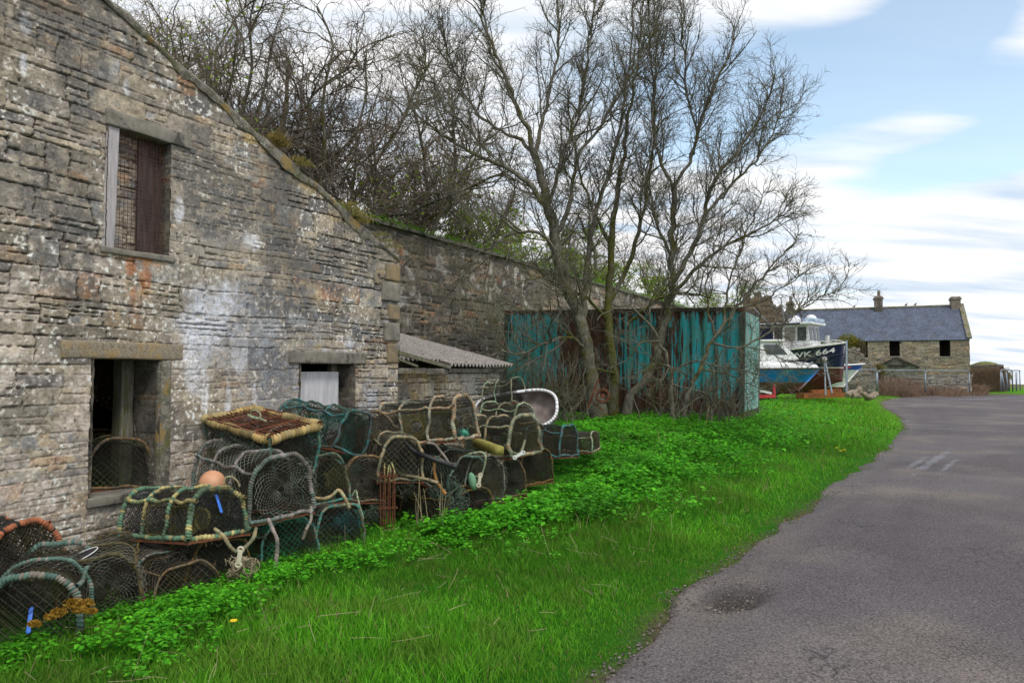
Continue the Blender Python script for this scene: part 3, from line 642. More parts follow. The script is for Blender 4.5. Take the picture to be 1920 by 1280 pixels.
def jamb(o, side, w0=.0, w1=TH, seed=5, mat='stone', name='jamb'):
    """masonry reveal of an opening, along the wall thickness"""
    tt = o[side]; Wc, Z = np.meshgrid(np.arange(w0-.03, w1, .012), np.arange(o[2]-.01, o[3]+.01, .012))
    sg = -1 if side == 1 else 1
    def f(A, out, Z):
        t_ = tt+sg*(out*.6+.004); return np.stack([P0[0]+U2[0]*t_+N2[0]*A, P0[1]+U2[1]*t_+N2[1]*A, Z], -1)
    return GB(relief(name, Wc, Z, f, np.ones(Wc.shape, bool), seed, M[mat], 1.0, np.full(Wc.shape, .85), joint=.02, gain=.8))
def wbox(mb, t0, t1, w0, w1, z0, z1, bev=0, tilt=0):
    Mx = Matrix(((U2[0], N2[0], 0, P0[0]), (U2[1], N2[1], 0, P0[1]), (0, 0, 1, 0), (0, 0, 0, 1)))
    if tilt: c = Vector(((t0+t1)/2, (w0+w1)/2, (z0+z1)/2)); Mx = Mx @ Matrix.Translation(c) @ Matrix.Rotation(tilt, 4, 'Y') @ Matrix.Translation(-c)
    mb.box(t0, t1, w0, w1, z0, z1, Mx, bev); return mb
def rough(o, amp=.008, f=9, cuts=3, seed=1):
    """subdivide and roughen a slab so its outline is irregular"""
    me = o.data; bm = _bmesh.new(); bm.from_mesh(me)
    for _ in range(cuts):
        le = [e for e in bm.edges if e.calc_length() > .05]
        if not le: break
        _bmesh.ops.subdivide_edges(bm, edges=le, cuts=1, use_grid_fill=True)
    bm.normal_update()
    co = np.array([v.co for v in bm.verts]); nn = fbm(co[:, 0]*f+co[:, 2]*f, co[:, 1]*f+co[:, 2]*3, seed, 4)-.5
    for v, a in zip(bm.verts, nn): v.co += v.normal*float(a)*amp*2
    bm.to_mesh(me); bm.free(); me.polygons.foreach_set('use_smooth', [True]*len(me.polygons)); return o
jamb(lw, 1, seed=11); jamb(lw, 0, seed=12); jamb(uw, 1, seed=13); jamb(uw, 0, seed=14); jamb(sw, 1, seed=15); jamb(sw, 0, seed=16)
def slab(name, t0, t1, z0, z1, w0, w1, mat, tilt=0, amp=.01, seed=1):
    o = wbox(MB(), t0, t1, w0, w1, z0, z1, .012, tilt).build(name, M[mat]); return GB(rough(o, amp, 7, 3, seed))
slab('lintel', tz(112, 660)[0], tz(342, 660)[0], lw[3]-.004, lw[3]+.132, -.022, .3, 'lichen_slab', 0, .015, 3)
slab('lintel', tz(186, 230)[0], tz(349, 260)[0], uw[3]-.004, uw[3]+.13, -.035, .3, 'slab', 0, .018, 4)
slab('lintel', tz(540, 660)[0], tz(684, 660)[0], sw[3]-.004, sw[3]+.13, -.035, .3, 'slab', 0, .012, 5)
slab('sill', lw[0]-.02, lw[1]+.12, lw[2]-.07, lw[2]+.005, -.05, TH+.05, 'slab', 0, .01, 6)
slab('sill', uw[0]-.03, uw[1]+.05, uw[2]-.05, uw[2]+.004, -.035, TH, 'slab', 0, .01, 7)
# cement face beside the lower window, lintel undersides
o = wbox(MB(), lw[1]-.012, lw[1]+.10, -.022, .03, lw[2], lw[3]-.02, .008).build('jamb', M['coping']); GB(rough(o, .012, 8, 3, 9))
# upper window furniture
wf = thing
def upper_window():
    mb = MB(); wbox(mb, uw[0]-.005, uw[0]+.10, -.012, .08, uw[2]-.01, uw[3]-.004, .008, R(1.2)); GB(rough(mb.build('window_post', M['wood_pale']), .006, 12, 3, 8))
    mb = MB(); wbox(mb, uw[0]+.10, uw[0]+.36, .20, .30, uw[2], uw[3]); ob = mb.build('x', M['stone'])
    bpy.data.objects.remove(ob)
    T, Z = np.meshgrid(np.arange(uw[0]+.02, uw[0]+.50, .01), np.arange(uw[2], uw[3]+.02, .01))
    GB(relief('blocking_stones', T, Z, wframe(.14), np.ones(T.shape, bool), 83, M['stone'], .7, np.full(T.shape, .1), joint=.05, gain=2.2))
    mb = MB(); 
    for i in range(3): wbox(mb, uw[0]+.35+i*.085, uw[0]+.43+i*.085, .095+.004*i, .12+.004*i, uw[2], uw[3]-.02)
    GB(mb.build('shutter_board', M['wood_dark']))
    rs = np.random.RandomState(4); P = []; a0, a1 = uw[0]+.085, uw[1]-.03
    b = lambda t, z, w_: W(t, w_, z)[:]
    for i in range(15):
        t = a0+(a1-a0)*i/14; zz = np.linspace(uw[2]+.0, uw[3]-.0, 14); P.append([b(t+.004*math.sin(z*5+i*.2), z, .035+.012*math.sin(z*3+t*8)) for z in zz])
    for j in range(31):
        z = uw[2]+.01+(uw[3]-uw[2]-.02)*j/30; tt = np.linspace(a0-.01, a1+.015, 14); P.append([b(t, z+.006*math.sin(t*9+j*.3), .032+.012*math.sin(z*3+t*8)) for t in tt])
    P = np.array(P); V, F = tubes([(P, np.full(P.shape[:2], .0021))], 4); GB(npmesh('window_grille', V, [F], M['rust'], smooth=True))
upper_window()
def lower_window():
    mb = MB(); wbox(mb, lw[1]-.15, lw[1]-.035, .30, .43, lw[2]+.0, lw[3]+.02, .01, R(.4)); GB(rough(mb.build('window_post', M['wood_moss']), .014, 9, 3, 18))
    mb = MB(); wbox(mb, sw[0]-.01, sw[1]-.15, .10, .125, sw[2], sw[3]-.095); GB(mb.build('door_board', M['board']))
    mb = MB(); wbox(mb, sw[1]-.22, sw[1]-.13, .14, .20, sw[2], sw[3]); GB(mb.build('door_post', M['wood_moss']))
lower_window()
def interior():
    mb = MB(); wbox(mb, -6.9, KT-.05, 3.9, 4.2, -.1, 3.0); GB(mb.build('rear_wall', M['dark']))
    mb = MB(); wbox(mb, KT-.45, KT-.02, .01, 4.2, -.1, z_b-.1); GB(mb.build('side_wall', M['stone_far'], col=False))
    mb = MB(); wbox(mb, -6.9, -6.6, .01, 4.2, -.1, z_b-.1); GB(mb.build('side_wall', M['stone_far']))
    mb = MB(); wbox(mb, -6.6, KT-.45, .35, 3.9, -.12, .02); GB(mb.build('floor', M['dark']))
    mb = MB()
    # back thickness of the gable
    for (a, b, c, d) in ((-6.6, uw[0], -.1, 3.0), (uw[1], KT-.46, -.1, 3.0)): pass
    # unseen dark roof slabs, added to keep the interior dark
    zt = float(gz(-1.2))
    for sgn in (0, 1):
        t0, t1 = (-1.2, KT-.1) if sgn == 0 else (-6.95, -1.2)
        z0, z1 = float(gz(t0)), float(gz(t1)); q = [W(t0, .1, z0-.14), W(t1, .1, z1-.14), W(t1, 4.4, z1-.14), W(t0, 4.4, z0-.14)]; up = Vector((0, 0, .08))
        mb.add([p for p in q]+[p+up for p in q], [(0, 3, 2, 1), (4, 5, 6, 7), (0, 1, 5, 4), (1, 2, 6, 5), (2, 3, 7, 6), (3, 0, 4, 7)])
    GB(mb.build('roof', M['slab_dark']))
    # inner tumbled masonry seen through the lower opening
    T, Z = np.meshgrid(np.arange(-1.0, 2.2, .02), np.arange(.0, 2.2, .02))
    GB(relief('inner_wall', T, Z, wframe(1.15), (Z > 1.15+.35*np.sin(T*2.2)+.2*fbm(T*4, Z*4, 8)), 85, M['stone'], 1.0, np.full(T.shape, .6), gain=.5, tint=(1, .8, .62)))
interior()
def coping():
    # mortar skew over the gable slope
    ts = np.arange(-1.2, KT+.03, .03); ws = np.linspace(-.045, .26, 12); T, Wm = np.meshgrid(ts, ws)
    edge = (np.abs(Wm-.105)/.152)**6
    Z = gz(T)+.03*(1-edge)+.10*(fbm(T*3.5, Wm*3.5, 12, 5)-.5)-.03*edge-.02; Wj = Wm-.05*(fbm(T*5, T*0, 14, 3)-.5)*(Wm < .05)
    Z = np.maximum(Z, gz(T)-.05)
    # thickness: bottom ring
    ny, nx = T.shape; V = np.stack([P0[0]+U2[0]*T+N2[0]*Wj, P0[1]+U2[1]*T+N2[1]*Wj, Z], -1).reshape(-1, 3)
    V2 = V.reshape(ny, nx, 3)[0].copy(); V2[:, 2] = gz(ts)-.07-.16*fbm(ts*5, ts*0, 3, 4)*ss(fbm(ts*1.6, ts*0, 9), .3, .6); V2[:, :2] += N2*.022
    i = np.arange(ny-1)[:, None]*nx+np.arange(nx-1)[None]; F = np.stack([i, i+nx, i+nx+1, i+1], -1).reshape(-1, 4)
    b = ny*nx; j = np.arange(nx-1); F2 = np.stack([j, j+1, b+j+1, b+j], -1)
    GB(npmesh('coping', np.concatenate([V, V2]), [np.concatenate([F, F2])], M['coping'], smooth=True))
coping()
# quoins at the corner (proud, ochre)
rs_ = random.Random(3); z = .3
mb = MB()
def quoins():
    z = 1.75; i = 0; out = []
    for (ya, yb, wd) in ((497, 528, .26), (533, 566, .34), (572, 600, .20), (606, 640, .28), (645, 680, .22)):
        z1 = tz(742, ya)[1]; z0 = tz(742, yb)[1]
        o = wbox(MB(), KT-wd, KT+.012, -.035, .22, z0, z1, .014).build('quoin', M['slab' if i % 2 else 'quoin']); GB(rough(o, .012, 8, 3, 20+i)); i += 1
M['quoin'] = simple('ochre_sandstone', (.19, .155, .10), (.30, .22, .12), 7, .92, .6, .008, third=((.17, .17, .165), .55))
quoins()
# ---------------------------------------------------------------- retaining wall behind
rw = thing('retaining_wall', 'long high rubble stone retaining wall running behind the container with grass along its top', 'wall', W(10, WB, 0)); GR = Grp(rw)
def ret_wall():
    ts = np.concatenate([np.arange(2, 8, .08), np.arange(8, 22, .032), np.arange(22, 42, .07)])
    T, Z = np.meshgrid(ts, np.arange(-.1, WTOP, .032))
    def st(T, Z, C, H, n, n2):
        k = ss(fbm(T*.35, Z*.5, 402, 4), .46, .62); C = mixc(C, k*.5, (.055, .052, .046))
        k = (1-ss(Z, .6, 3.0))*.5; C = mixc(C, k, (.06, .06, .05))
        k = ss(fbm(T*4, Z*4, 403, 4), .66, .7)*ss(fbm(T*.25, Z*.5, 404, 3), .45, .6); C = mixc(C, k*.8, (.38, .36, .33))
        k = ss(fbm(T*.6, Z*.9, 405, 4), .55, .65); C = mixc(C, k*.3, (.10, .105, .05)); return C, H
    pal = [(0, (.08, .07, .06)), (.4, (.155, .13, .105)), (.7, (.20, .165, .13)), (.9, (.235, .17, .11)), (1, (.24, .125, .075))]
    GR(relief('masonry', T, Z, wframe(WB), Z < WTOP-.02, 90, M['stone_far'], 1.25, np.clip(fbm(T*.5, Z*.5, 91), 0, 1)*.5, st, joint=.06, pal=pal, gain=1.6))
    mb = MB(); rs = random.Random(6); t = 2
    while t < 42:
        l = rs.uniform(.4, .9); wbox(mb, t, t+l-.02, -.12+WB+rs.uniform(-.03, .03), WB+.35, WTOP-.02+rs.uniform(-.01, .01), WTOP+.06+rs.uniform(-.01, .02)); t += l
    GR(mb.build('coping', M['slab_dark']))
ret_wall()
# ---------------------------------------------------------------- lean-to
lt = thing('lean_to_shed', 'low stone lean-to with a corrugated sheet roof against the gable corner', 'shed', W(KT, 0, 0)); GL = Grp(lt)
LT1 = t_at(938, .06); LZ = 1.66
def lean_to():
    T, Z = np.meshgrid(np.arange(KT, LT1, .0125), np.arange(-.1, LZ-.05, .0125))
    def st(T, Z, C, H, n, n2):
        k = ss(fbm(T*3, Z*3, 502, 4), .4, .6)*ss(T, KT+.7, KT+1.2); C = mixc(C, k*.35, (.34, .34, .31)); k = (1-ss(T, KT+.6, KT+1.2))*ss(Z, .8, 1.4); C = mixc(C, k*.5*ss(n, .4, .6), (.11, .11, .04)); return C, H
    GL(relief('wall', T, Z, wframe(.06), np.ones(T.shape, bool), 95, M['stone'], .95, np.full(T.shape, .12), st, joint=.05, gain=1.55, slab=.85))
    def f2(A, out, Z): t_ = LT1+out-.03; return np.stack([P0[0]+U2[0]*t_+N2[0]*A, P0[1]+U2[1]*t_+N2[1]*A, Z], -1)
    A, Z = np.meshgrid(np.arange(.03, 2.2, .03), np.arange(-.1, 2.2, .03)); GL(relief('side_wall', A, Z, f2, Z < LZ-.06+.22*A, 96, M['stone'], 1.0, np.full(A.shape, .3)))
    # wall head stones
    mb = MB(); 
    for (a, b, c, d) in ((KT+.02, KT+.62, LZ-.10, LZ-.025), (KT+.64, KT+1.15, LZ-.11, LZ-.03), (KT+1.17, LT1-.3, LZ-.085, LZ-.02), (LT1-.28, LT1+.03, LZ-.075, LZ-.02)): wbox(mb, a, b, .0, .3, c, d, .008)
    GL(rough(mb.build('wall_head', M['slab']), .008, 7, 2, 3))
    # corrugated sheets, two overlapping runs
    def sheet(t0, t1, w0, w1, z0, sl, name, nper=14.):
        ts = np.arange(t0, t1, .0075); ws = np.linspace(w0, w1, 14); T, Wm = np.meshgrid(ts, ws)
        Z = z0+sl*(Wm-w0)+.023*np.sin(T*2*np.pi/.095*1.)+.01*(fbm(T*1.2, Wm*1.2, 7)-.5)-.01*np.exp(-((T-t0-.9)/.2)**2)
        V = np.stack([P0[0]+U2[0]*T+N2[0]*Wm, P0[1]+U2[1]*T+N2[1]*Wm, Z], -1).reshape(-1, 3); nx = len(ts); ny = len(ws); n = nx*ny
        V = np.concatenate([V, V-np.array([0, 0, .009])]); i = np.arange(ny-1)[:, None]*nx+np.arange(nx-1)[None]; F = np.stack([i, i+nx, i+nx+1, i+1], -1).reshape(-1, 4)
        j = np.arange(nx-1); E = np.stack([j, j+1, n+j+1, n+j], -1); j2 = np.arange(ny-1)*nx; E2 = np.stack([j2, n+j2, n+j2+nx, j2+nx], -1); j3 = j2+nx-1; E3 = np.stack([j3, j3+nx, n+j3+nx, n+j3], -1)
        return GL(npmesh(name, V, [np.concatenate([F, F[:, ::-1]+n, E, E2, E3])], M['corr'], smooth=False))
    tm = KT+1.02
    sheet(tm, LT1+.14, -.12, 2.3, LZ+.03, .245, 'roof_sheet')
    # the near sheet is broken off short and props up on timber
    sheet(KT-.02, tm+.05, .05, 2.3, LZ+.10, .235, 'roof_sheet')
    mb = MB(); q0 = W(KT-.03, -.04, LZ+.17); q1 = W(tm+.02, -.10, LZ-.01); mb.beam(q0, q1, .035, .05); q0 = W(KT-.03, -.02, LZ+.09); q1 = W(KT+.38, -.02, LZ+.0); mb.beam(q0, q1, .05, .03)
    GL(mb.build('eaves_timber', M['wood_moss']))
lean_to()
# ------------------------------------------------------------------ shipping container
cA = at(1394, 785.5, 16.4); cA.z = 0; cB = at(943, 700, 17.25)
_f = R(27); cu = Vector((-math.cos(_f), math.sin(_f), 0)); cv = Vector((math.sin(_f), math.cos(_f), 0)); CD = 2.44
_k = (943-960)/FP; CL = (cA.x-_k*cA.y)/(math.cos(_f)+_k*math.sin(_f))
CZ = at(1394, 785.5, 16.4).z; CH = at(1394, 575, 16.4).z-CZ
cont = thing('shipping_container', 'rusty teal corrugated steel shipping container standing behind the bare trees', 'container', (cA.x, cA.y, CZ), (0, R(-1.4), math.atan2(cu.y, cu.x)))
# local frame: x along the long side (to the left), y ... derive sign
_ang = math.atan2(cu.y, cu.x); YS = 1 if (-math.sin(_ang)*cv.x+math.cos(_ang)*cv.y) > 0 else -1
def container():
    def corr(length, height, axis, name, mat, pitch=.278, dep=.05, parent=cont, off=0, rustmid=False):
        prof = []; x = .09
        while x < length-.09-pitch: prof += [(x, 0), (x+pitch*.25, dep), (x+pitch*.5, dep), (x+pitch*.75, 0)]; x += pitch
        prof.append((length-.09, 0)); zs = np.linspace(.16, height-.10, 12); V = []; Cc = []
        pr = np.array(prof); dense = []
        for i in range(len(pr)-1):
            for q in (0, .5): dense.append(pr[i]*(1-q)+pr[i+1]*q)
        dense.append(pr[-1]); pr = np.array(dense)
        X, Zz = np.meshgrid(pr[:, 0], zs); Dp = np.tile(pr[:, 1], (len(zs), 1))
        if axis == 'x': V = np.stack([X, YS*Dp, Zz], -1)
        else: V = np.stack([Dp+off, YS*X, Zz], -1)
        r = np.zeros(X.shape)
        if rustmid: r = .02+.42*np.exp(-((X-3.9)/.9)**2)+.24*np.exp(-((X-1.9)/.35)**2)+.42*(1-ss(Zz, .1, 1.0))*.9+.12*(Zz > height-.25)-.1*np.exp(-((X-5)/.6)**2)
        else: r = .2*(1-ss(Zz, .1, .5))
        c = np.stack([r, r, r], -1)
        nx = len(pr); i = np.arange(len(zs)-1)[:, None]*nx+np.arange(nx-1)[None]; F = np.stack([i, i+1, i+nx+1, i+nx], -1).reshape(-1, 4)
        return npmesh(name, V.reshape(-1, 3), [F], mat, parent=parent, col=c.reshape(-1, 3))
    corr(CL, CH, 'x', 'side_panel', M['teal'], rustmid=True)
    o = corr(CD, CH, 'y', 'end_panel', M['teal_end'], pitch=.24, dep=.04)
    o = corr(CL, CH, 'x', 'side_panel', M['teal']); o.location = (0, YS*(CD-.04), 0)
    o = corr(CD, CH, 'y', 'end_panel', M['teal_end'], off=CL-.05)
    mb = MB(); mb.box(.02, CL-.02, YS*.02 if YS > 0 else -CD+.02, CD-.02 if YS > 0 else -.02, CH-.06, CH-.03); mb.build('roof', M['rust'], cont)
    for x0 in (0, CL-.1):
        for yy in (0, CD-.1): mb = MB(); a, b = sorted((YS*yy, YS*(yy+.1))); mb.box(x0-.01, x0+.11, a-.01, b+.01, 0, CH, bev=.006); mb.build('corner_post', M['teal_post'], cont)
    for x0 in (-.016, CL-.145):
        for z0 in (-.006, CH-.112): mb = MB(); a, b = sorted((YS*-.016, YS*.145)); mb.box(x0, x0+.162, a, b, z0, z0+.118, bev=.012); mb.build('corner_casting', M['rust'], cont)
    mb = MB()
    for (z0, z1) in ((.0, .16), (CH-.10, CH-.005)):
        for yy in (0.005, CD-.065): a, b = sorted((YS*yy, YS*(yy+.06))); mb.box(.1, CL-.1, a, b, z0, z1)
        for x0 in (.005, CL-.065): a, b = sorted((YS*.1, YS*(CD-.1))); mb.box(x0, x0+.06, a, b, z0, z1)
    mb.build('rail', M['rust_teal'], cont)
M['teal_post'] = simple('rusted_teal_post', (.05, .028, .018), (.07, .13, .10), 5, .8, .4, .004)
M['rust_teal'] = simple('rusted_rail', (.035, .02, .014), (.07, .06, .04), 5, .85, .4, .004)
container()
# ------------------------------------------------------------------ bare trees
def norm(a): return a/(np.linalg.norm(a, axis=-1, keepdims=True)+1e-9)
def spawn(rs, P, Rd, per_m, K, length, rr, ang=(28, 62), wig=.22, up=.10, s0=.12, s1=1.0, out=0., taper=.35, grav=0, rmin=.0, arc=0.):
    """children along every parent polyline of (n,k,3); returns (m,K,3),(m,K)"""
    n, k, _ = P.shape; seg = np.linalg.norm(np.diff(P, axis=1), axis=2); Ls = seg.sum(1)
    cnt = np.maximum(1, rs.poisson(Ls*(s1-s0)*per_m)); par = np.repeat(np.arange(n), cnt); m = len(par)
    s = s0+(s1-s0)*rs.rand(m)**.85; f = s*(k-1); i = np.minimum(f.astype(int), k-2); q = (f-i)[:, None]
    a = P[par, i]; b = P[par, i+1]; pos = a*(1-q)+b*q; tan = norm(b-a); r = (Rd[par, i]*(1-q[:, 0])+Rd[par, i+1]*q[:, 0])
    rv = norm(rs.randn(m, 3)); rv = norm(rv-tan*(rv*tan).sum(1, keepdims=True)); th = np.radians(rs.uniform(*ang, m))[:, None]
    d = norm(tan*np.cos(th)+rv*np.sin(th)+np.array([0, 0, up]))
    ln = rs.uniform(*length, m)*(1.15-.55*s); st = (ln/(K-1))[:, None]
    rad0 = np.maximum(np.minimum(r*.8, rr*rs.uniform(.7, 1.3, m)*(.5+.5*ln/length[1])), rmin)
    out_ = np.zeros((m, K, 3)); out_[:, 0] = pos; cur = pos.copy(); bias = norm(rs.randn(m, 3))*arc
    for j in range(1, K):
        d = norm(d+rs.randn(m, 3)*wig+bias+np.array([0, 0, up*.8-grav])); cur = cur+d*st*rs.uniform(.7, 1.3, (m, 1)); out_[:, j] = cur
    rad = rad0[:, None]*np.linspace(1, taper, K)[None]
    return out_, rad
def limb(pts, depth, n=14, zig=.05, rs=None):
    """pts: (px, py, radius, ddepth) -> smooth polyline in metres"""
    A = [];
    for p in pts: v = at(p[0], p[1], depth+p[3]); A.append([v.x, v.y, v.z, p[2]])
    A = np.array(A); d = np.concatenate([[0], np.cumsum(np.linalg.norm(np.diff(A[:, :3], axis=0), axis=1))]); s = np.linspace(0, d[-1], n)
    # catmull-rom
    B = np.stack([np.interp(s, d, A[:, i]) for i in range(4)], 1)
    for _ in range(2): B[1:-1] = B[1:-1]*.5+(B[:-2]+B[2:])*.25
    B[1:-1, :3] += rs.randn(n-2, 3)*zig*np.array([1, 1, .6]); return B[None, :, :3], B[None, :, 3]
def chain(px, r0, r1, d0=0, d1=0):
    n = len(px); return [(p[0], p[1], r0+(r1-r0)*i/(n-1), d0+(d1-d0)*i/(n-1)) for i, p in enumerate(px)]
def stack_groups(gs):
    return gs
def crown(name, groups, root, mat, sides=3):
    V, F = tubes(groups, sides); V = V-np.array(root.location); return npmesh(name, V, [F], mat, parent=root, smooth=True)
def trunk_mesh(name, groups, root, mat, knob=.12, sides=9):
    gs = []
    for P, Rd in groups:      # resample finer and add knobs
        n, k, _ = P.shape; kk = (k-1)*4+1; s = np.linspace(0, k-1, kk); i = np.minimum(s.astype(int), k-2); q = (s-i)[None, :, None]
        P2 = P[:, i]*(1-q)+P[:, i+1]*q
        for _ in range(2): P2[:, 1:-1] = P2[:, 1:-1]*.5+(P2[:, :-2]+P2[:, 2:])*.25
        R2_ = (Rd[:, i]*(1-q[..., 0])+Rd[:, i+1]*q[..., 0])*.84; gs.append((P2, R2_))
    V, F = tubes(gs, sides); f = fbm(V[:, 0]*6+V[:, 2]*1.5, V[:, 1]*6+V[:, 2]*2.5, 3, 3)-.5
    # radial displacement approximated from the centre line
    C = np.concatenate([np.repeat(P.reshape(-1, 3), sides, 0) for P, _ in gs]); V = C+(V-C)*(1+f[:, None]*knob*4)
    return npmesh(name, V-np.array(root.location), [F], mat, parent=root, smooth=True)
def leaf_quads(rs, pos, size, colA, colB):
    n = len(pos); a = norm(rs.randn(n, 3)); b = norm(np.cross(a, rs.randn(n, 3))); s = (size*rs.uniform(.6, 1.3, n))[:, None]
    V = np.stack([pos-a*s, pos+b*s*.55, pos+a*s, pos-b*s*.55], 1).reshape(-1, 3)
    k = rs.rand(n, 1); c = np.array(colA)*(1-k)+np.array(colB)*k; c = np.repeat(c*rs.uniform(.75, 1.25, (n, 1)), 4, 0)
    return V, np.arange(n*4).reshape(-1, 4), c
def make_tree(seed, name, label, base_px, depth, limbs, l1, l2, l3, group=None, leaves=None, twig='twig', wig=.155, zig=.026, up1=.10, l0=None, cat='tree', bark='bark', roots=True):
    rs = np.random.RandomState(seed); b = limbs[0][0]; p0 = at(b[0], b[1], depth+b[3]); gz_ = float(g(np.array([p0.x]), np.array([p0.y]))[0]) if roots else p0.z
    root = thing(name, label, cat, (p0.x, p0.y, gz_-.02), group=group)
    Ls = [limb(q, depth, max(8, len(q)*4), zig, rs) for q in limbs]
    if roots: P, Rd = Ls[0]; P[0, 0, 2] = gz_-.08; Rd[0, 0] *= 1.35; Rd[0, 1] *= 1.12
    trunk_mesh('trunk', Ls, root, M[bark])
    G1 = []
    for P, Rd in Ls:
        st = .35 if P[0, 0, 2] < gz_+1 and len(Ls) > 1 else .1
        G1.append(spawn(rs, P, Rd, l1[0], 10, l1[1], l1[2], up=up1, wig=wig, s0=st, arc=.05))
    P1 = np.concatenate([a for a, _ in G1]); R1 = np.concatenate([b for _, b in G1])
    P2, R2_ = spawn(rs, P1, R1, l2[0], 7, l2[1], l2[2], up=.06, wig=wig*1.1, s0=.12, rmin=.005)
    Lt = [(P, Rd) for P, Rd in Ls]; tw = [spawn(rs, P2, R2_, l3[0], 5, l3[1], l3[2], up=.05, wig=wig*1.2, s0=.1, rmin=.0036, taper=.55)]
    tw.append(spawn(rs, P1, R1, l3[0]*.5, 5, l3[1], l3[2], up=.05, wig=wig*1.2, s0=.3, rmin=.0036, taper=.55))
    crown('branches', [(P1, R1)], root, M[bark if twig == 'twig_grey' else twig], 5)
    crown('twigs', [(P2, R2_)]+tw, root, M[twig], 3)
    if leaves:
        T = np.concatenate([t[0].reshape(-1, 3) for t in tw]); k = rs.choice(len(T), min(len(T), leaves[0]), replace=False); pos = T[k]+rs.randn(len(k), 3)*.03
        if len(leaves) > 4: pos = pos[leaves[4](pos)]
        V, F, c = leaf_quads(rs, pos, leaves[1], leaves[2], leaves[3]); npmesh('leaves', V-np.array(root.location), [F], M['leaf'], parent=root, col=c)
    return root
GT = 'bare trees in front of the container'
def front_trees():
    # leaning main tree
    make_tree(11, 'bare_tree', 'largest bare tree with a leaning lichened trunk before the left half of the container', None, 15.5, [
        [(1122, 772, .20, 0), (1112, 715, .175, 0), (1098, 645, .165, 0), (1086, 590, .16, .0), (1064, 540, .15, .0), (1046, 480, .14, .0), (1038, 420, .125, .0), (1020, 350, .105, 0), (1003, 290, .085, 0)],
        chain([(1003, 290), (985, 232), (958, 172), (928, 102), (908, 40), (890, -60)], .06, .018, 0, -.5),
        chain([(1003, 292), (1014, 235), (1030, 190), (1042, 120), (1050, 50), (1042, -60)], .058, .016, 0, .5),
        chain([(1040, 425), (1000, 348), (960, 320), (900, 292), (850, 268), (790, 225), (762, 195)], .075, .018, 0, -.8),
        chain([(1015, 320), (985, 262), (950, 252), (905, 226), (872, 180), (842, 110), (820, 30)], .055, .014, 0, .4),
        chain([(1048, 480), (1010, 432), (965, 435), (905, 470), (872, 500), (850, 560)], .05, .014, 0, -1.2),
        chain([(1092, 600), (1100, 520), (1106, 450), (1122, 380), (1150, 300), (1168, 200), (1185, 90), (1190, -20)], .085, .016, 0, .6),
        chain([(1040, 440), (1064, 400), (1076, 330), (1092, 280), (1130, 230), (1178, 150), (1220, 70)], .07, .014, 0, -.4),
        chain([(1030, 380), (1052, 300), (1085, 220), (1100, 130), (1110, 40), (1120, -60)], .05, .014, 0, .9),
        chain([(1098, 650), (1062, 628), (1012, 648), (975, 668), (938, 655)], .045, .012, -.05, -1.3),
        chain([(920, 295), (880, 240), (840, 210), (805, 140), (790, 60)], .04, .012, -.4, -.2),
    ], (7.0, (.6, 1.7), .020), (9.5, (.3, .95), .009), (11, (.12, .36), .0048), group=GT, up1=.12, twig='twig_grey')
    make_tree(12, 'bare_tree', 'bare tree with twin forked trunks before the middle of the container', None, 15.9, [
        [(1172, 760, .115, 0), (1200, 718, .105, 0), (1228, 690, .10, .0), (1240, 640, .095, 0), (1254, 580, .09, .0), (1262, 520, .085, .0), (1259, 450, .085, 0), (1262, 395, .078, 0), (1264, 350, .07, 0)],
        chain([(1264, 350), (1298, 292), (1308, 240), (1288, 190), (1282, 100), (1272, -20)], .05, .014, 0, -.4),
        chain([(1300, 290), (1312, 232), (1332, 180), (1362, 112), (1388, 30)], .045, .012, 0, .4),
        chain([(1262, 530), (1298, 472), (1320, 400), (1342, 330), (1392, 272), (1432, 215), (1452, 140)], .075, .012, 0, -.6),
        chain([(1322, 402), (1365, 352), (1415, 305), (1452, 250), (1470, 170)], .045, .012, -.2, .6),
        chain([(1264, 550), (1320, 488), (1385, 445), (1440, 425), (1490, 375)], .055, .012, 0, -1.0),
        chain([(1262, 360), (1235, 290), (1222, 220), (1232, 130), (1225, 40), (1230, -40)], .045, .012, 0, .5),
        chain([(1260, 480), (1225, 410), (1212, 330), (1222, 250)], .045, .014, 0, -.5),
    ], (8.5, (.55, 1.5), .018), (10.0, (.3, .9), .0085), (12, (.12, .36), .0046), group=GT, up1=.12, twig='twig_grey')
    make_tree(13, 'bare_tree', 'mossy upright bare tree rising between the two forked trees', None, 16.1, [
        [(1150, 765, .13, 0), (1152, 690, .12, 0), (1138, 620, .11, .0), (1142, 555, .10, 0), (1146, 480, .09, .0), (1150, 400, .075, .0), (1165, 320, .06, 0), (1176, 230, .045, 0), (1195, 130, .03, 0), (1208, 0, .016, 0)],
        chain([(1140, 570), (1180, 500), (1200, 430), (1216, 340), (1230, 250), (1222, 150), (1216, 40), (1212, -50)], .07, .012, 0, .7),
        chain([(1148, 460), (1115, 400), (1090, 340), (1072, 260), (1066, 160)], .05, .012, 0, -.8),
        chain([(1140, 600), (1100, 560), (1075, 545), (1020, 520), (985, 525)], .045, .012, 0, -1.4),
        chain([(1152, 700), (1110, 690), (1085, 735), (1040, 745)], .035, .010, -.1, -1.0),
        chain([(1175, 610), (1230, 560), (1290, 545), (1340, 560)], .045, .012, 0, -1.2),
    ], (7.5, (.5, 1.3), .018), (9.0, (.3, .75), .009), (10, (.12, .3), .0046), group=GT, up1=.08, twig='twig_grey', bark='bark_moss')
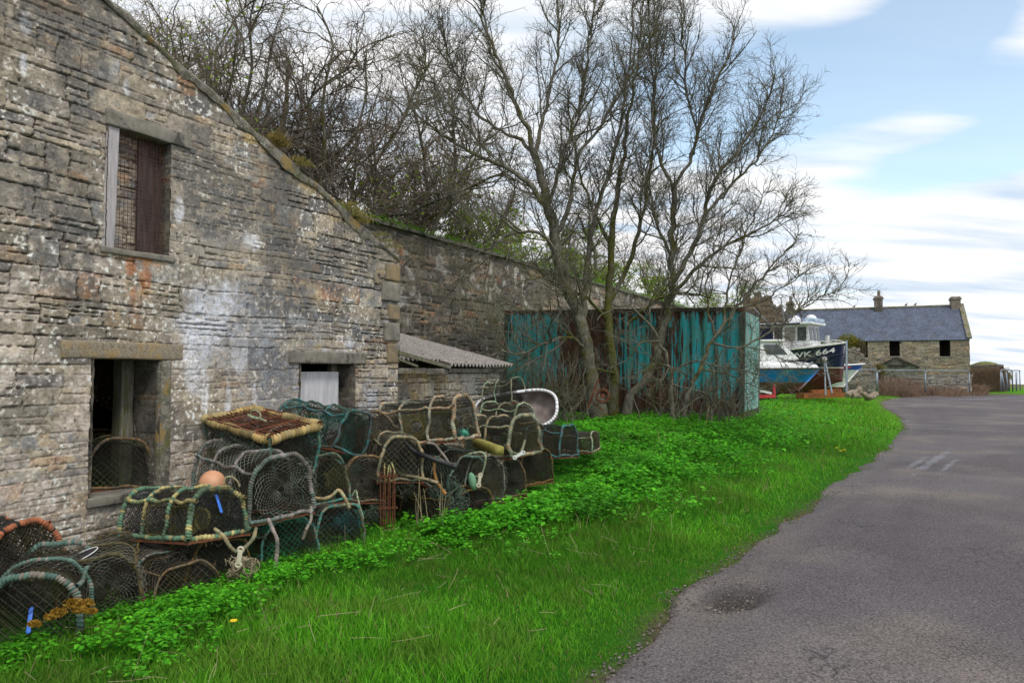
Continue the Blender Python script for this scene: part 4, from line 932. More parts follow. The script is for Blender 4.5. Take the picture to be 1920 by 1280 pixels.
    make_tree(14, 'bare_tree', 'slender bare tree spreading low over the right end of the container', None, 15.1, [
        [(1278, 772, .06, 0), (1298, 722, .055, 0), (1314, 688, .05, .0), (1334, 640, .045, 0), (1358, 608, .042, .0), (1385, 575, .035, 0), (1420, 530, .03, 0), (1462, 480, .022, 0), (1505, 435, .014, 0)],
        chain([(1358, 608), (1365, 540), (1385, 470), (1415, 400), (1440, 350)], .034, .010, 0, .5),
        chain([(1334, 642), (1392, 655), (1440, 622), (1495, 585), (1545, 552), (1590, 535)], .03, .007, 0, -.7),
        chain([(1314, 690), (1368, 702), (1410, 722), (1452, 738)], .026, .007, 0, -.8),
        chain([(1385, 577), (1440, 560), (1490, 520), (1530, 495)], .026, .007, 0, .3),
        chain([(1300, 722), (1270, 690), (1230, 680), (1190, 640)], .026, .008, 0, -.6),
        chain([(1340, 632), (1322, 560), (1330, 490), (1352, 420)], .03, .010, 0, -.3),
        chain([(1400, 650), (1450, 660), (1480, 690), (1500, 700)], .016, .006, -.3, -.9),
    ], (8, (.45, 1.15), .014), (9.5, (.25, .65), .0075), (10, (.1, .28), .0045), group=GT, up1=.03, twig='twig_grey')
    make_tree(15, 'bare_tree', 'crooked dead-branched tree low against the centre of the container', None, 15.0, [
        [(1262, 768, .045, 0), (1258, 700, .042, 0), (1240, 640, .04, 0), (1215, 610, .036, 0), (1190, 575, .03, 0), (1150, 570, .022, 0), (1120, 600, .016, 0)],
        chain([(1240, 640), (1205, 640), (1180, 672), (1140, 690)], .026, .010, 0, -.5),
        chain([(1258, 700), (1300, 670), (1360, 690), (1420, 700), (1470, 720)], .024, .007, 0, -.9),
        chain([(1262, 720), (1320, 735), (1370, 755), (1400, 770)], .02, .006, 0, -.6),
        chain([(1215, 612), (1220, 560), (1250, 520), (1290, 500)], .022, .007, 0, -.5),
    ], (5.5, (.4, .9), .012), (7, (.2, .5), .0065), (8, (.1, .26), .0045), group=GT, up1=.0, twig='twig_grey')
    # a bush of thin suckers round the trunk feet
    rs = np.random.RandomState(50); c = at(1090, 760, 15.0); root = thing('sapling_thicket', 'thicket of thin bare suckers at the feet of the trees', 'shrub', (c.x, c.y, .45)); P = []
    for i in range(120):
        px = rs.choice([rs.uniform(985, 1105), rs.uniform(1200, 1390)], p=[.55, .45]); d = rs.uniform(14.6, 15.8); a = at(px, 760, d); a.z = float(g(np.array([a.x]), np.array([a.y]))[0])-.02; k = 9; v = np.array([rs.randn()*.45, rs.randn()*.15, 1.]); cur = np.array(a); L_ = rs.uniform(.5, 2.0); q = [cur]
        for j in range(k-1): v = v+rs.randn(3)*.16; v /= np.linalg.norm(v); cur = cur+v*L_/(k-1); q.append(cur)
        P.append(q)
    P = np.array(P); Rd = np.linspace(.011, .004, P.shape[1])[None]*rs.uniform(.6, 1.4, (len(P), 1)); tw = spawn(rs, P, Rd, 6, 5, (.15, .6), .006, wig=.25, rmin=.0035)
    crown('stems', [(P, Rd), tw], root, M['twig_grey'], 4)
    # lichen beards: tufts hanging on the low left limbs
M['bark_moss'] = _bark('mossy_bark', (.06, .052, .035), (.16, .15, .11), (.085, .085, .015), .40)
front_trees()
GB2 = 'bare trees on the bank behind the wall'
def bank_trees():
    labels = [
        ('gnarled bare tree on the bank just above the highest visible coping of the gable', 268, 7.0), ('bare tree with spring-green leaf tips behind the gable slope', 345, 7.4),
        ('many-stemmed bare tree behind the middle of the gable slope', 425, 8.2), ('slim bare tree behind the gable slope left of the thick dark trunk', 505, 9.4),
        ('bare tree with the thickest dark trunk above the middle of the gable slope', 590, 7.6), ('wide tangled bare tree right of the thick dark trunk', 665, 8.6),
        ('low dense tangle of a tree above the lower end of the gable slope', 735, 7.2), ('bare tree on the bank above the lean-to shed', 805, 8.8),
        ('dense brown-twigged tree above the wall, left of the leaning tree', 880, 7.6), ('greenish budding tree behind the wall beside the leaning trunk', 960, 8.4),
        ('budding tree behind the wall, seen through the leaning tree', 1050, 8.0), ('budding tree behind the wall, seen between the forked trunks', 1150, 8.8), ('farthest budding tree above the end of the wall', 1245, 8.0),
        ('bare tree behind the wall crowded by the twigs of the forked tree', 1330, 8.0)]
    for i, (lab, px, w_) in enumerate(labels):
        t = t_at(px, w_); b = W(t, w_, WTOP-.2); dep = b.y; sc = dep/14.
        rs = np.random.RandomState(100+i); topy = [-60, -60, -80, -80, -60, 0, 130, 240, 300, 340, 390, 410, 450, 470][i]
        H = (at(px, topy, dep).z-b.z)*(.85)
        n = [4, 4, 5, 5, 5, 6, 6, 5, 5, 5, 5, 5, 5, 4][i]; low = i in (5, 6, 8, 9)
        root = thing('bank_tree', lab, 'tree', b, group=GB2); Ls = []
        for j in range(n):
            k = 12; az = rs.uniform(0, 6.28); lean = rs.uniform(.1, .55) if not low else rs.uniform(.3, .9); v = np.array([math.cos(az)*lean, math.sin(az)*lean*.7, 1.]); v /= np.linalg.norm(v)
            cur = np.array(b)+np.array([rs.randn()*.25*sc, rs.randn()*.2, 0]); q = [cur]; LL = H*rs.uniform(.75, 1.1)
            for s in range(k-1): v = v+rs.randn(3)*.22+np.array([0, 0, .10]); v /= np.linalg.norm(v); cur = cur+v*LL/(k-1); q.append(cur)
            r0 = rs.uniform(.04, .075)*min(sc, 1.5)*(1.9 if i in (4,) and j < 2 else 1); Ls.append((np.array(q)[None], np.linspace(r0, r0*.3, k)[None]))
        trunk_mesh('trunk', Ls, root, M['bark'], sides=7)
        P = np.concatenate([a for a, _ in Ls]); Rd = np.concatenate([a for _, a in Ls]); s_ = min(sc, 1.45)
        P1, R1 = spawn(rs, P, Rd, 6.5/s_, 10, (H*.22, H*.55), .020*s_, wig=.34, up=.06, s0=.12, arc=.08)
        P2, R2_ = spawn(rs, P1, R1, 7.5/s_, 7, (.3*s_, .95*s_), .010*s_, wig=.30, up=.05, s0=.08, rmin=.005*s_)
        P3, R3 = spawn(rs, P2, R2_, 6.2/s_, 5, (.12*s_, .42*s_), .005*s_, wig=.3, up=.05, s0=.05, rmin=.0036*s_, taper=.6)
        crown('branches', [(P1, R1)], root, M['bark' if i < 6 else 'twig'], 4); crown('twigs', [(P2, R2_), (P3, R3)], root, M['twig'], 3)
        nl = [60, 500, 60, 0, 0, 60, 400, 900, 3500, 9000, 11000, 11000, 9000, 3000][i]
        if nl:
            T = P3.reshape(-1, 3); T = T[(T[:, 2] < b.z+H*(1.3 if i < 3 else .62))] if i != 1 else T; k = rs.choice(len(T), min(nl, len(T)), replace=False)
            V, F, c = leaf_quads(rs, T[k]+rs.randn(len(k), 3)*.05, .05*s_*.9, (.14, .26, .012), (.32, .44, .03)); npmesh('leaves', V-np.array(root.location), [F], M['leaf'], parent=root, col=c)['kind'] = 'stuff'
bank_trees()
# ------------------------------------------------------------------ lobster pots
def rope_tube(pts, r, nrm, cols, seed, pitch=.030, sides=8, step=5, amp=.42, wob=.018):
    """rope wound round a bar: helical ridge; nrm = a normal of the path's plane"""
    pts = np.array(pts, float); d = np.concatenate([[0], np.cumsum(np.linalg.norm(np.diff(pts, axis=0), axis=1))]); n = max(6, int(d[-1]/pitch*step)); s = np.linspace(0, d[-1], n)
    P = np.stack([np.interp(s, d, pts[:, i]) for i in range(3)], 1)
    P += wob*np.stack([fbm(s*9, s*0+i, seed+i, 2)-.5 for i in range(3)], 1)*2
    T = norm(np.gradient(P, axis=0)); A = norm(np.cross(T, np.array(nrm, float))+1e-6); B = np.cross(T, A)
    th = 2*np.pi*np.arange(sides)/sides; ph = 2*np.pi*s/pitch+2.5*fbm(s*6, s*0, seed+7, 2)
    q = np.abs(np.sin((ph[:, None]+th[None])/2)); rad = r*(1-amp+amp*1.5*np.sqrt(q))*(.85+.3*fbm(s*14, s*0, seed+5, 2))[:, None]
    V = P[:, None]+rad[..., None]*(A[:, None]*np.cos(th)[None, :, None]+B[:, None]*np.sin(th)[None, :, None])
    ci = np.floor(ph/(2*np.pi)).astype(int); h = hsh(ci, ci*0+3, seed); low = fbm(s*2.5, s*0+5, seed+9, 2); k = ((h*.6+low*.7) > .68)[:, None]
    C = np.where(k, np.array(cols[1]), np.array(cols[0]))*(.7+.6*hsh(ci, ci*0+8, seed))[:, None]; dk_ = (ss(fbm(s*4+seed, s*0+2, seed+4, 3), .50, .66)*.5)[:, None]; C = C*(1-dk_)+np.array([.065, .06, .035])*dk_; C = np.repeat(C[:, None], sides, 1)
    i = np.arange(n-1)[:, None]*sides; a = np.arange(sides)[None]; b = (a+1) % sides
    F = np.stack([i+a, i+b, i+sides+b, i+sides+a], -1).reshape(-1, 4); return V.reshape(-1, 3), F, C.reshape(-1, 3)
class Acc:
    def __init__(s): s.V = []; s.F = []; s.C = []; s.n = 0
    def add(s, V, F, C):
        if np.ndim(C) == 1: C = np.tile(C, (len(V), 1))
        s.V.append(V); s.F.append(F+s.n); s.C.append(C); s.n += len(V)
    def build(s, name, mat, parent=None, smooth=True): return npmesh(name, np.concatenate(s.V), [np.concatenate(s.F)], mat, parent=parent, smooth=smooth, col=np.concatenate(s.C))
PA, PB = .62, .72
def prof(a, W_, H_):
    ph = np.pi*np.asarray(a, float); c = np.cos(ph); return np.sign(c)*np.abs(c)**PA*W_/2, H_*np.abs(np.sin(ph))**PB
def arc_table(W_, H_):
    a = np.linspace(0, 1, 200); y, z = prof(a, W_, H_); d = np.concatenate([[0], np.cumsum(np.hypot(np.diff(y), np.diff(z)))]); return a, d/d[-1], d[-1]
OLIVE = (.16, .14, .035)
ROPES = {'yellowgreen': ((.42, .36, .16), (.12, .22, .14)), 'grey': ((.24, .215, .20), (.13, .17, .15)), 'cream': ((.34, .27, .16), (.22, .23, .16)), 'teal': ((.06, .19, .16), (.19, .19, .13)),
         'tealgrey': ((.10, .17, .14), (.24, .21, .18)), 'orange': ((.36, .13, .065), (.04, .035, .035)), 'brown': ((.13, .10, .07), (.20, .13, .06)), 'palegreen': ((.24, .34, .22), (.36, .32, .22)),
         'creampink': ((.38, .27, .17), (.32, .32, .24)), 'yellow': ((.42, .30, .12), (.34, .27, .13)), 'blueteal': ((.05, .17, .17), (.09, .11, .11)), 'mint': ((.33, .40, .31), (.43, .38, .27)), 'moss': ((.10, .085, .045), (.16, .10, .025))}
def pot(name_, label, px, py, dep, yaw, pitch=0, roll=0, L_=.85, W_=.48, H_=.42, rope='grey', net=(.10, .13, .11), hoops=4, hr=.017, sp=.042, tw=.0019, end='diamond', funnel=None, seed=1, matted=0., flip=False, tagc=None, thick=None, base=True, shoulder=True, ridge=False, hero=False):
    rs = np.random.RandomState(seed); c = at(px, py, dep); hr *= .78 if hero else .68; roll += rs.uniform(-5, 5); yaw += rs.uniform(-5, 5); H_ *= 1.06; W_ *= 1.05; root = thing('lobster_pot', label, 'lobster pot', c, (R(roll)+(math.pi if flip else 0), R(pitch), R(yaw)), group='lobster pots heaped along the old building')
    cols = ROPES[rope]; step = 6 if hero else 4; sides = 10 if hero else 7
    xs = np.linspace(-L_/2, L_/2, hoops); fr = Acc(); aa = np.linspace(0, 1, 40)
    lean = rs.randn(hoops)*.012; sag = 1-.04*rs.rand(hoops)
    for i, x in enumerate(xs):
        y, z = prof(aa, W_*sag[i], H_*sag[i]); r = hr*(1.25 if i in (0, hoops-1) else .9)
        V, F, C = rope_tube(np.stack([x+lean[i]*z/H_*2, y, z+.01], 1), r, (1, 0, 0), cols, seed*31+i, sides=sides, step=step, pitch=hr*1.5); fr.add(V, F, C)
    ls = [(0.0, 1), (1.0, 1)]
    if shoulder: ls += [(.24, .85), (.76, .85)]
    if ridge: ls += [(.5, .75)]
    for a, f in ls:
        y, z = prof(a, W_, H_); xx = np.linspace(-L_/2, L_/2, 20); sgz = -.02*np.sin((xx/L_+.5)*np.pi*(hoops-1))**2*(a not in (0, 1))
        r = (thick if (thick and a in (0., 1.)) else hr*f); V, F, C = rope_tube(np.stack([xx, xx*0+y, xx*0+z+.012+sgz], 1), r, (0, 0, 1), ROPES['yellow'] if thick and a in (0., 1.) else cols, seed*37+int(a*10), sides=sides, step=step, pitch=min(r*1.8, .034)); fr.add(V, F, C)
    for x in (-L_/2, L_/2):
        yy = np.linspace(-W_/2, W_/2, 12); r = thick or hr*1.1; V, F, C = rope_tube(np.stack([yy*0+x, yy, yy*0+.012], 1), r, (0, 0, 1), ROPES['yellow'] if thick else cols, seed*41+int(x*9), sides=sides, step=step, pitch=min(r*1.8, .034)); fr.add(V, F, C)
    fr.build('rope_frame', M['rope'], root)
    A_ = np.concatenate(fr.V); AC = np.concatenate(fr.C); kx = rs.randint(0, len(A_), 130); P = np.zeros((130, 5, 3)); cur = A_[kx].copy(); v = norm(rs.randn(130, 3)+np.array([0, 0, -.3]))
    for j in range(5): P[:, j] = cur; cur = cur+v*rs.uniform(.004, .013, (130, 1)); v = norm(v+rs.randn(130, 3)*.5+np.array([0, 0, -.15]))
    V, F = tubes([(P, np.full((130, 5), .0013))], 3); npmesh('frayed_strands', V, [F], M['rope'], parent=root, col=np.repeat(AC[kx]*1.1, 15, 0))['kind'] = 'stuff'
    nw = int(160+260*matted); u = norm(rs.randn(nw, 3))*rs.rand(nw, 1)**.4; u[:, 2] = np.abs(u[:, 2])*rs.rand(nw)**.6; pos = u*np.array([L_*.5, W_*.47, H_*.93]); V, F, C = leaf_quads(rs, pos, .017, (.035, .04, .018), (.12, .085, .04)); npmesh('dried_weed', V, [F], M['leaf'], parent=root, col=C)['kind'] = 'stuff'
    # netting over the arch
    ta, td, Sx = arc_table(W_, H_); nl = []; K = 22
    def surf(s, x):      # s 0..1 arc fraction, x along
        a = np.interp(s, td, ta); bay = ((x/L_+.5)*(hoops-1)) % 1.0; f = 1-.055*np.sin(np.pi*bay)**2-.02*matted*rs.rand(); y, z = prof(a, W_*f, H_*f); wob = .006*(1+2*matted)
        return np.stack([x+wob*(fbm(s*9, x*9, seed, 2)-.5), y+wob*(fbm(s*9+4, x*9, seed+1, 2)-.5), z+wob*2*(fbm(s*9+8, x*9, seed+2, 2)-.5)+.004], -1)
    for sg in (1, -1):
        k0 = -L_/2-Sx; 
        for l0 in np.arange(-L_/2-Sx, L_/2+Sx, sp*1.42):
            # x = l0 + sg*s*Sx
            sA, sB = sorted(((-L_/2-l0)/(sg*Sx), (L_/2-l0)/(sg*Sx))); sA = max(0, sA); sB = min(1, sB)
            if sB-sA < .02: continue
            s = np.linspace(sA, sB, K); nl.append(surf(s, l0+sg*s*Sx))
    P = np.array(nl); ac = Acc(); V, F = tubes([(P, np.full(P.shape[:2], tw*(1+matted)))], 3); f = fbm(V[:, 0]*5, V[:, 2]*5+V[:, 1]*5, seed+3, 3)
    nc = np.array(net); dirt = np.array([.06, .05, .032]); k = np.clip(ss(f, .45, .65)+matted*.4, 0, 1)[:, None]; ac.add(V, F, nc*(1-k)+dirt*k)
    # ends
    for sx in (-1, 1):
        x0 = sx*L_/2; q = []
        if end == 'web' or end == 'both' and sx == 1:
            cy, cz = rs.uniform(-.04, .04), H_*.42; K2 = 12
            nr = 26
            for j in range(nr):
                for tw_ in (1, -1):
                    a0 = j/nr; rr = np.linspace(1, .10, K2); a = np.clip(a0+tw_*.30*(1-rr)**1.0, 0, 2) % 1.0
                    ph = a*2*np.pi; y0, z0 = np.cos(ph), np.sin(ph)
                    yb = cy+rr*(np.sign(y0)*np.abs(y0)**.7*W_/2-cy*0); zb = cz+rr*np.where(z0 > 0, np.abs(z0)**.8*(H_-cz), z0*cz*.98)
                    q.append(np.stack([x0-sx*.10*(1-rr), yb, zb], -1))
        else:
            for sg in (1, -1):
                for c0 in np.arange(-W_/2-H_, W_/2+H_, sp*1.42):
                    z = np.linspace(.0, H_*.995, 60); y = c0+sg*z; ph = np.arcsin(np.clip((z/H_)**(1/PB), 0, 1)); ok = np.abs(y) < W_/2*np.cos(ph)**PA
                    if ok.sum() < 2: continue
                    za, zb_ = z[ok][0], z[ok][-1]; zz = np.linspace(za, zb_, 12); yy = c0+sg*zz
                    q.append(np.stack([x0-sx*.02*np.sin(zz*7)-sx*.02*(fbm(yy*8, zz*8, seed)-.2), yy, zz], -1))
        P = np.array(q); V, F = tubes([(P, np.full(P.shape[:2], tw*(1+matted)))], 3); f = fbm(V[:, 1]*7, V[:, 2]*7, seed+8, 3); k = np.clip(ss(f, .5, .7)+matted*.3, 0, 1)[:, None]; ac.add(V, F, nc*(1-k)+dirt*k)
    ac.build('netting', M['net'], root)
    # inner netting layer: close-knit, dirty, added to darken the pot's inside
    iq = []; sp2 = .021
    def isurf(s, x): a = np.interp(s, td, ta); y, z = prof(a, W_*.86, H_*.86); return np.stack([x*.97+.01*(fbm(s*8, x*8, seed+50, 2)-.5), y+.02*(fbm(s*5+4, x*5, seed+51, 2)-.5), z+.02+.03*(fbm(s*5+8, x*5, seed+52, 2)-.5)], -1)
    for sg in (1, -1):
        for l0 in np.arange(-L_/2-Sx, L_/2+Sx, sp2*1.42):
            sA, sB = sorted(((-L_/2-l0)/(sg*Sx), (L_/2-l0)/(sg*Sx))); sA = max(0, sA); sB = min(1, sB)
            if sB-sA < .02: continue
            s = np.linspace(sA, sB, 12); iq.append(isurf(s, l0+sg*s*Sx))
    for sx in (-.93, 0.25, .93):
        for sg in (1, -1):
            for c0 in np.arange(-W_/2-H_, W_/2+H_, sp2*1.42):
                z = np.linspace(.0, H_*.93, 40); y = c0+sg*z; ph = np.arcsin(np.clip((z/(H_*.95))**(1/PB), 0, 1)); ok = np.abs(y) < W_*.46*np.cos(ph)**PA
                if ok.sum() < 2: continue
                zz = np.linspace(z[ok][0], z[ok][-1], 12); iq.append(np.stack([sx*L_/2+.03*np.sin(zz*9+c0*5), c0+sg*zz, zz], -1))
    P = np.array(iq); V, F = tubes([(P, np.full(P.shape[:2], .0021+.0008*matted))], 3); f = fbm(V[:, 0]*5, V[:, 2]*5+V[:, 1]*5, seed+60, 3); k = ss(f, .5, .65)[:, None]
    npmesh('dark_inner_netting', V, [F], M['net'], parent=root, smooth=True, col=np.array([.030, .030, .024])*(1-k)+np.array([.065, .06, .03])*k)
    if funnel:
        for (bay, side, kind) in funnel:
            x0, x1 = xs[bay], xs[bay+1]; xc = (x0+x1)/2; q = []; fa = Acc(); n = 44; zc = H_*.38; yw = side*W_/2*.96; yi = side*W_*.12; rr_ = .075
            for j in range(n):
                t = 2*np.pi*j/n; bx, bz = np.clip(1.35*math.cos(t), -1, 1), np.clip(1.35*math.sin(t), -1, 1); o = np.array([xc+bx*(x1-x0)/2*.95, yw, zc+bz*H_*.30]); i_ = np.array([xc+rr_*math.cos(t), yi if kind != 'out' else yw-side*.03, zc+rr_*math.sin(t)])
                q.append([o*(1-s)+i_*s for s in np.linspace(0, 1, 8)])
            P = np.array(q); V, F = tubes([(P, np.full(P.shape[:2], .0022))], 3); fa.add(V, F, np.array(OLIVE))
            Pr = []
            for s in range(1, 8): Pr.append(np.concatenate([P[:, s], P[:1, s]]))
            V, F = tubes([(np.array(Pr), np.full((7, n+1), .0020))], 3); fa.add(V, F, np.array(OLIVE)*1.25)
            t = np.linspace(0, 2*np.pi, 40); V, F, C = rope_tube(np.stack([xc+rr_*np.cos(t), t*0+P[0, -1, 1], zc+rr_*np.sin(t)], 1), .012, (0, 1, 0), ((.22, .19, .06), (.14, .11, .04)), seed+77, sides=6, step=3); fa.add(V, F, C)
            fa.build('entrance_funnel', M['net'], root)
    if base:
        mb = MB(); 
        for y in np.linspace(-W_/2+.03, W_/2-.03, 6 if not flip else 11): mb.bar((-L_/2, y, rs.uniform(-.006, .004)), (L_/2, y, rs.uniform(-.006, .004)), .0055, 5)
        for x in xs: mb.beam((x, -W_/2, -.010), (x, W_/2, -.010), .018, .012)
        for y in (-W_/2, W_/2): mb.beam((-L_/2-.01, y, -.012), (L_/2+.01, y, -.012), .022, .016)
        mb.build('base', M['rust_red'], root)
    if tagc:
        mb = MB(); mb.box(-.011, .011, -.003, .003, -.06, .06, bev=.002); mb.ball((0, 0, .06), .014, 8, 5, (1, .3, 1)); mb.ball((0, 0, -.06), .014, 8, 5, (1, .3, 1)); o = mb.build('tag_clip', M['blue_tag'], root, smooth=True)
        o.location = (L_/2+.008, tagc[0], tagc[1]); o.rotation_euler = (R(-28), 0, R(90))
    return root
def pots():
    Pp = pot
    Pp('', 'lobster pot bound in yellow and green rope under the faded orange buoy', 345, 1003, 5.42, -34, -5, -3, .86, .47, .33, 'yellowgreen', (.035, .045, .06), 4, .020, .040, .0017, 'diamond', [(2, -1, 'in'), (1, -1, 'in')], 1, hero=True, tagc=(-.02, .24))
    Pp('', 'sunken dark lobster pot directly beneath the yellow and green roped one', 352, 1092, 5.5, -30, 0, 0, .84, .50, .36, 'moss', (.035, .035, .03), 4, .011, .034, .0017, seed=2, matted=.6, shoulder=False)
    Pp('', 'long grey-roped lobster pot with a spiral knitted end, below the upturned one', 470, 948, 6.0, -45, 3, 2, 1.05, .52, .46, 'grey', (.27, .29, .24), 4, .017, .036, .0017, 'web', None, 3, hero=True)
    Pp('', 'upturned lobster pot with thick tan rope round its rusty slatted base', 489, 790, 6.38, -37, 7, 5, 1.0, .48, .42, 'teal', (.05, .09, .07), 5, .012, .034, .0017, 'diamond', None, 4, flip=True, thick=.034, hero=True, shoulder=False)
    Pp('', 'lobster pot with teal and cream rope leaning before the white door board', 592, 838, 7.0, -28, 6, -14, .78, .48, .40, 'blueteal', (.04, .16, .13), 4, .016, .03, .002, 'diamond', [(1, -1, 'in')], 5, matted=.2)
    Pp('', 'green-roped lobster pot standing end-on just right of the long grey-roped pot', 592, 931, 6.75, -58, 0, 0, .80, .42, .40, 'teal', (.12, .16, .11), 3, .015, .036, .0018, 'diamond', [(1, 1, 'in')], 6)
    Pp('', 'lobster pot with a frayed turquoise rope hoop at the foot of the heap', 600, 1030, 6.5, -56, 0, 0, .80, .46, .43, 'teal', (.13, .15, .13), 3, .015, .036, .0018, 'diamond', None, 7)
    Pp('', 'bright green netted lobster pot on the ground under the long grey-roped pot', 500, 1046, 6.1, -48, 0, 0, .85, .50, .36, 'teal', (.03, .28, .16), 4, .012, .036, .0019, 'diamond', None, 8)
    Pp('', 'brown matted lobster pot with a spiral net end, third in the middle row', 655, 925, 7.15, -60, 3, 0, .80, .42, .40, 'brown', (.24, .22, .17), 3, .015, .032, .0018, 'web', None, 9, matted=.35)
    Pp('', 'tipped brown lobster pot propped right of the white door board', 690, 872, 7.55, -42, -24, 16, .82, .46, .42, 'brown', (.15, .14, .10), 4, .016, .034, .0018, 'web', None, 10, matted=.45)
    Pp('', 'lobster pot with cream and orange rope hoop and slanting net strands', 733, 892, 7.25, -62, 0, 0, .78, .42, .42, 'cream', (.20, .19, .14), 3, .017, .040, .002, 'diamond', None, 11)
    Pp('', 'pale cream-roped lobster pot with a round olive entrance ring, highest in mid heap', 803, 827, 7.55, -27, -6, 3, .96, .48, .42, 'creampink', (.04, .045, .04), 4, .020, .040, .0017, 'diamond', [(1, -1, 'out'), (0, -1, 'in'), (2, -1, 'in')], 12, hero=True)
    Pp('', 'collapsed lobster pot of frayed teal and tan rope under the highest one', 815, 900, 7.55, -36, 12, -8, .82, .48, .36, 'tealgrey', (.07, .10, .08), 4, .014, .036, .0018, 'diamond', None, 13, matted=.5)
    Pp('', 'dark lobster pot with an orange-stained rope edge in the hollow of the heap', 800, 985, 7.4, -34, 0, 0, .86, .50, .40, 'moss', (.05, .05, .035), 4, .014, .036, .0018, 'diamond', None, 14, matted=.7)
    Pp('', 'cream-hooped lobster pot above the white toggle', 940, 850, 8.1, -42, -3, 0, .78, .46, .40, 'cream', (.05, .055, .045), 3, .020, .038, .0018, 'diamond', [(0, -1, 'in')], 15, hero=True)
    Pp('', 'grey web-ended lobster pot with a pale green loop, beneath the olive timber', 872, 925, 7.75, -58, 4, 0, .80, .46, .44, 'tealgrey', (.17, .18, .14), 3, .012, .03, .0018, 'web', None, 16, matted=.25)
    Pp('', 'brown-edged lobster pot low in the weeds right of the pale green loop', 918, 922, 8.1, -60, 0, 0, .80, .46, .38, 'brown', (.16, .16, .13), 3, .012, .032, .0018, 'web', None, 17, matted=.4)
    Pp('', 'dark moss-grown lobster pot at the edge of the green weeds under the white toggle', 968, 898, 8.5, -56, 0, 0, .80, .46, .38, 'moss', (.09, .085, .065), 3, .012, .03, .0018, 'web', None, 18, matted=.6)
    Pp('', 'turquoise-roped black lobster pot nearest the dinghy', 1018, 852, 9.4, -38, 0, 0, .78, .46, .38, 'blueteal', (.02, .022, .025), 4, .017, .032, .002, 'diamond', None, 19, matted=.3)
    Pp('', 'low flattened lobster pot, last at the right end of the heap', 1068, 842, 9.9, -25, 0, 0, .75, .44, .24, 'palegreen', (.10, .10, .08), 3, .012, .034, .002, 'diamond', None, 20, matted=.5)
    Pp('', 'small pale green roped lobster pot, uppermost beside the lean-to corner', 946, 760, 10.3, -30, -10, 0, .50, .40, .34, 'palegreen', (.08, .085, .06), 3, .011, .036, .0018, 'diamond', None, 21, matted=.2)
    Pp('', 'pale green roped lobster pot beside the dinghy, under the small uppermost one', 948, 812, 9.6, -38, 0, 0, .62, .44, .38, 'palegreen', (.07, .07, .05), 3, .015, .036, .0018, 'diamond', None, 22, matted=.3)
    Pp('', 'rounded teal and grey roped lobster pot nearest the camera, a blue clip on its net', 82, 1178, 4.45, -72, 0, 0, .72, .50, .40, 'tealgrey', (.16, .16, .12), 3, .018, .042, .0015, 'diamond', None, 23, hero=True, tagc=(.0, .17))
    Pp('', 'lobster pot with orange and black rope cut off by the left edge of the picture', -5, 1082, 4.85, -24, -4, 10, .70, .46, .36, 'orange', (.05, .045, .04), 3, .018, .03, .003, 'diamond', None, 24, matted=.2, hero=True)
    Pp('', 'moss-topped rounded lobster pot with a wide square net, second from the left on the ground', 200, 1124, 4.95, -66, 0, 0, .75, .46, .35, 'moss', (.24, .23, .19), 3, .014, .040, .0016, 'web', None, 25, matted=.1)
    Pp('', 'slumped grey-netted lobster pot between the mossy one and the wall', 262, 1092, 5.35, -40, 0, 0, .78, .48, .27, 'tealgrey', (.18, .17, .14), 3, .010, .036, .0018, 'web', None, 26, matted=.3, shoulder=False)
    Pp('', 'rusted-hoop lobster pot sunk in the grass before the yellow and green roped one', 318, 1112, 5.15, -46, 0, 0, .62, .44, .25, 'brown', (.16, .14, .11), 3, .010, .04, .0016, 'diamond', None, 27, matted=.3)
    Pp('', 'added dark filler lobster pot against the wall behind the long grey-roped pot', 500, 880, 6.75, -50, 0, 0, .9, .48, .42, 'tealgrey', (.05, .07, .055), 4, .014, .036, .0018, seed=28, matted=.4)  # filler pots here are added so the gaps in the heap stay dark
    Pp('', 'added dark filler lobster pot at ground level under the wall behind the buoy', 470, 985, 6.75, -50, 0, 0, .9, .48, .42, 'brown', (.05, .07, .055), 4, .014, .036, .0018, seed=29, matted=.4)
    Pp('', 'added dark filler lobster pot on the ground behind the rusty rack of bars', 695, 1000, 7.55, -48, 0, 0, .85, .48, .42, 'moss', (.05, .06, .045), 4, .014, .036, .0018, seed=30, matted=.5)
    Pp('', 'half-hidden dark filler lobster pot behind the cream and orange hoop', 770, 905, 8.15, -40, 0, 0, .9, .48, .40, 'brown', (.06, .06, .045), 4, .014, .036, .0018, seed=31, matted=.5)
    Pp('', 'half-buried lobster pot in the weeds left of the pale green loop', 850, 975, 7.6, -50, 0, 0, .8, .48, .36, 'moss', (.07, .07, .05), 4, .012, .036, .0018, seed=32, matted=.6)
    Pp('', 'lobster pot lying inside the dark lower opening of the building', 205, 905, 6.35, -50, 0, 0, .8, .48, .4, 'brown', (.10, .14, .06), 4, .014, .036, .0018, seed=33, matted=.3)
pots()
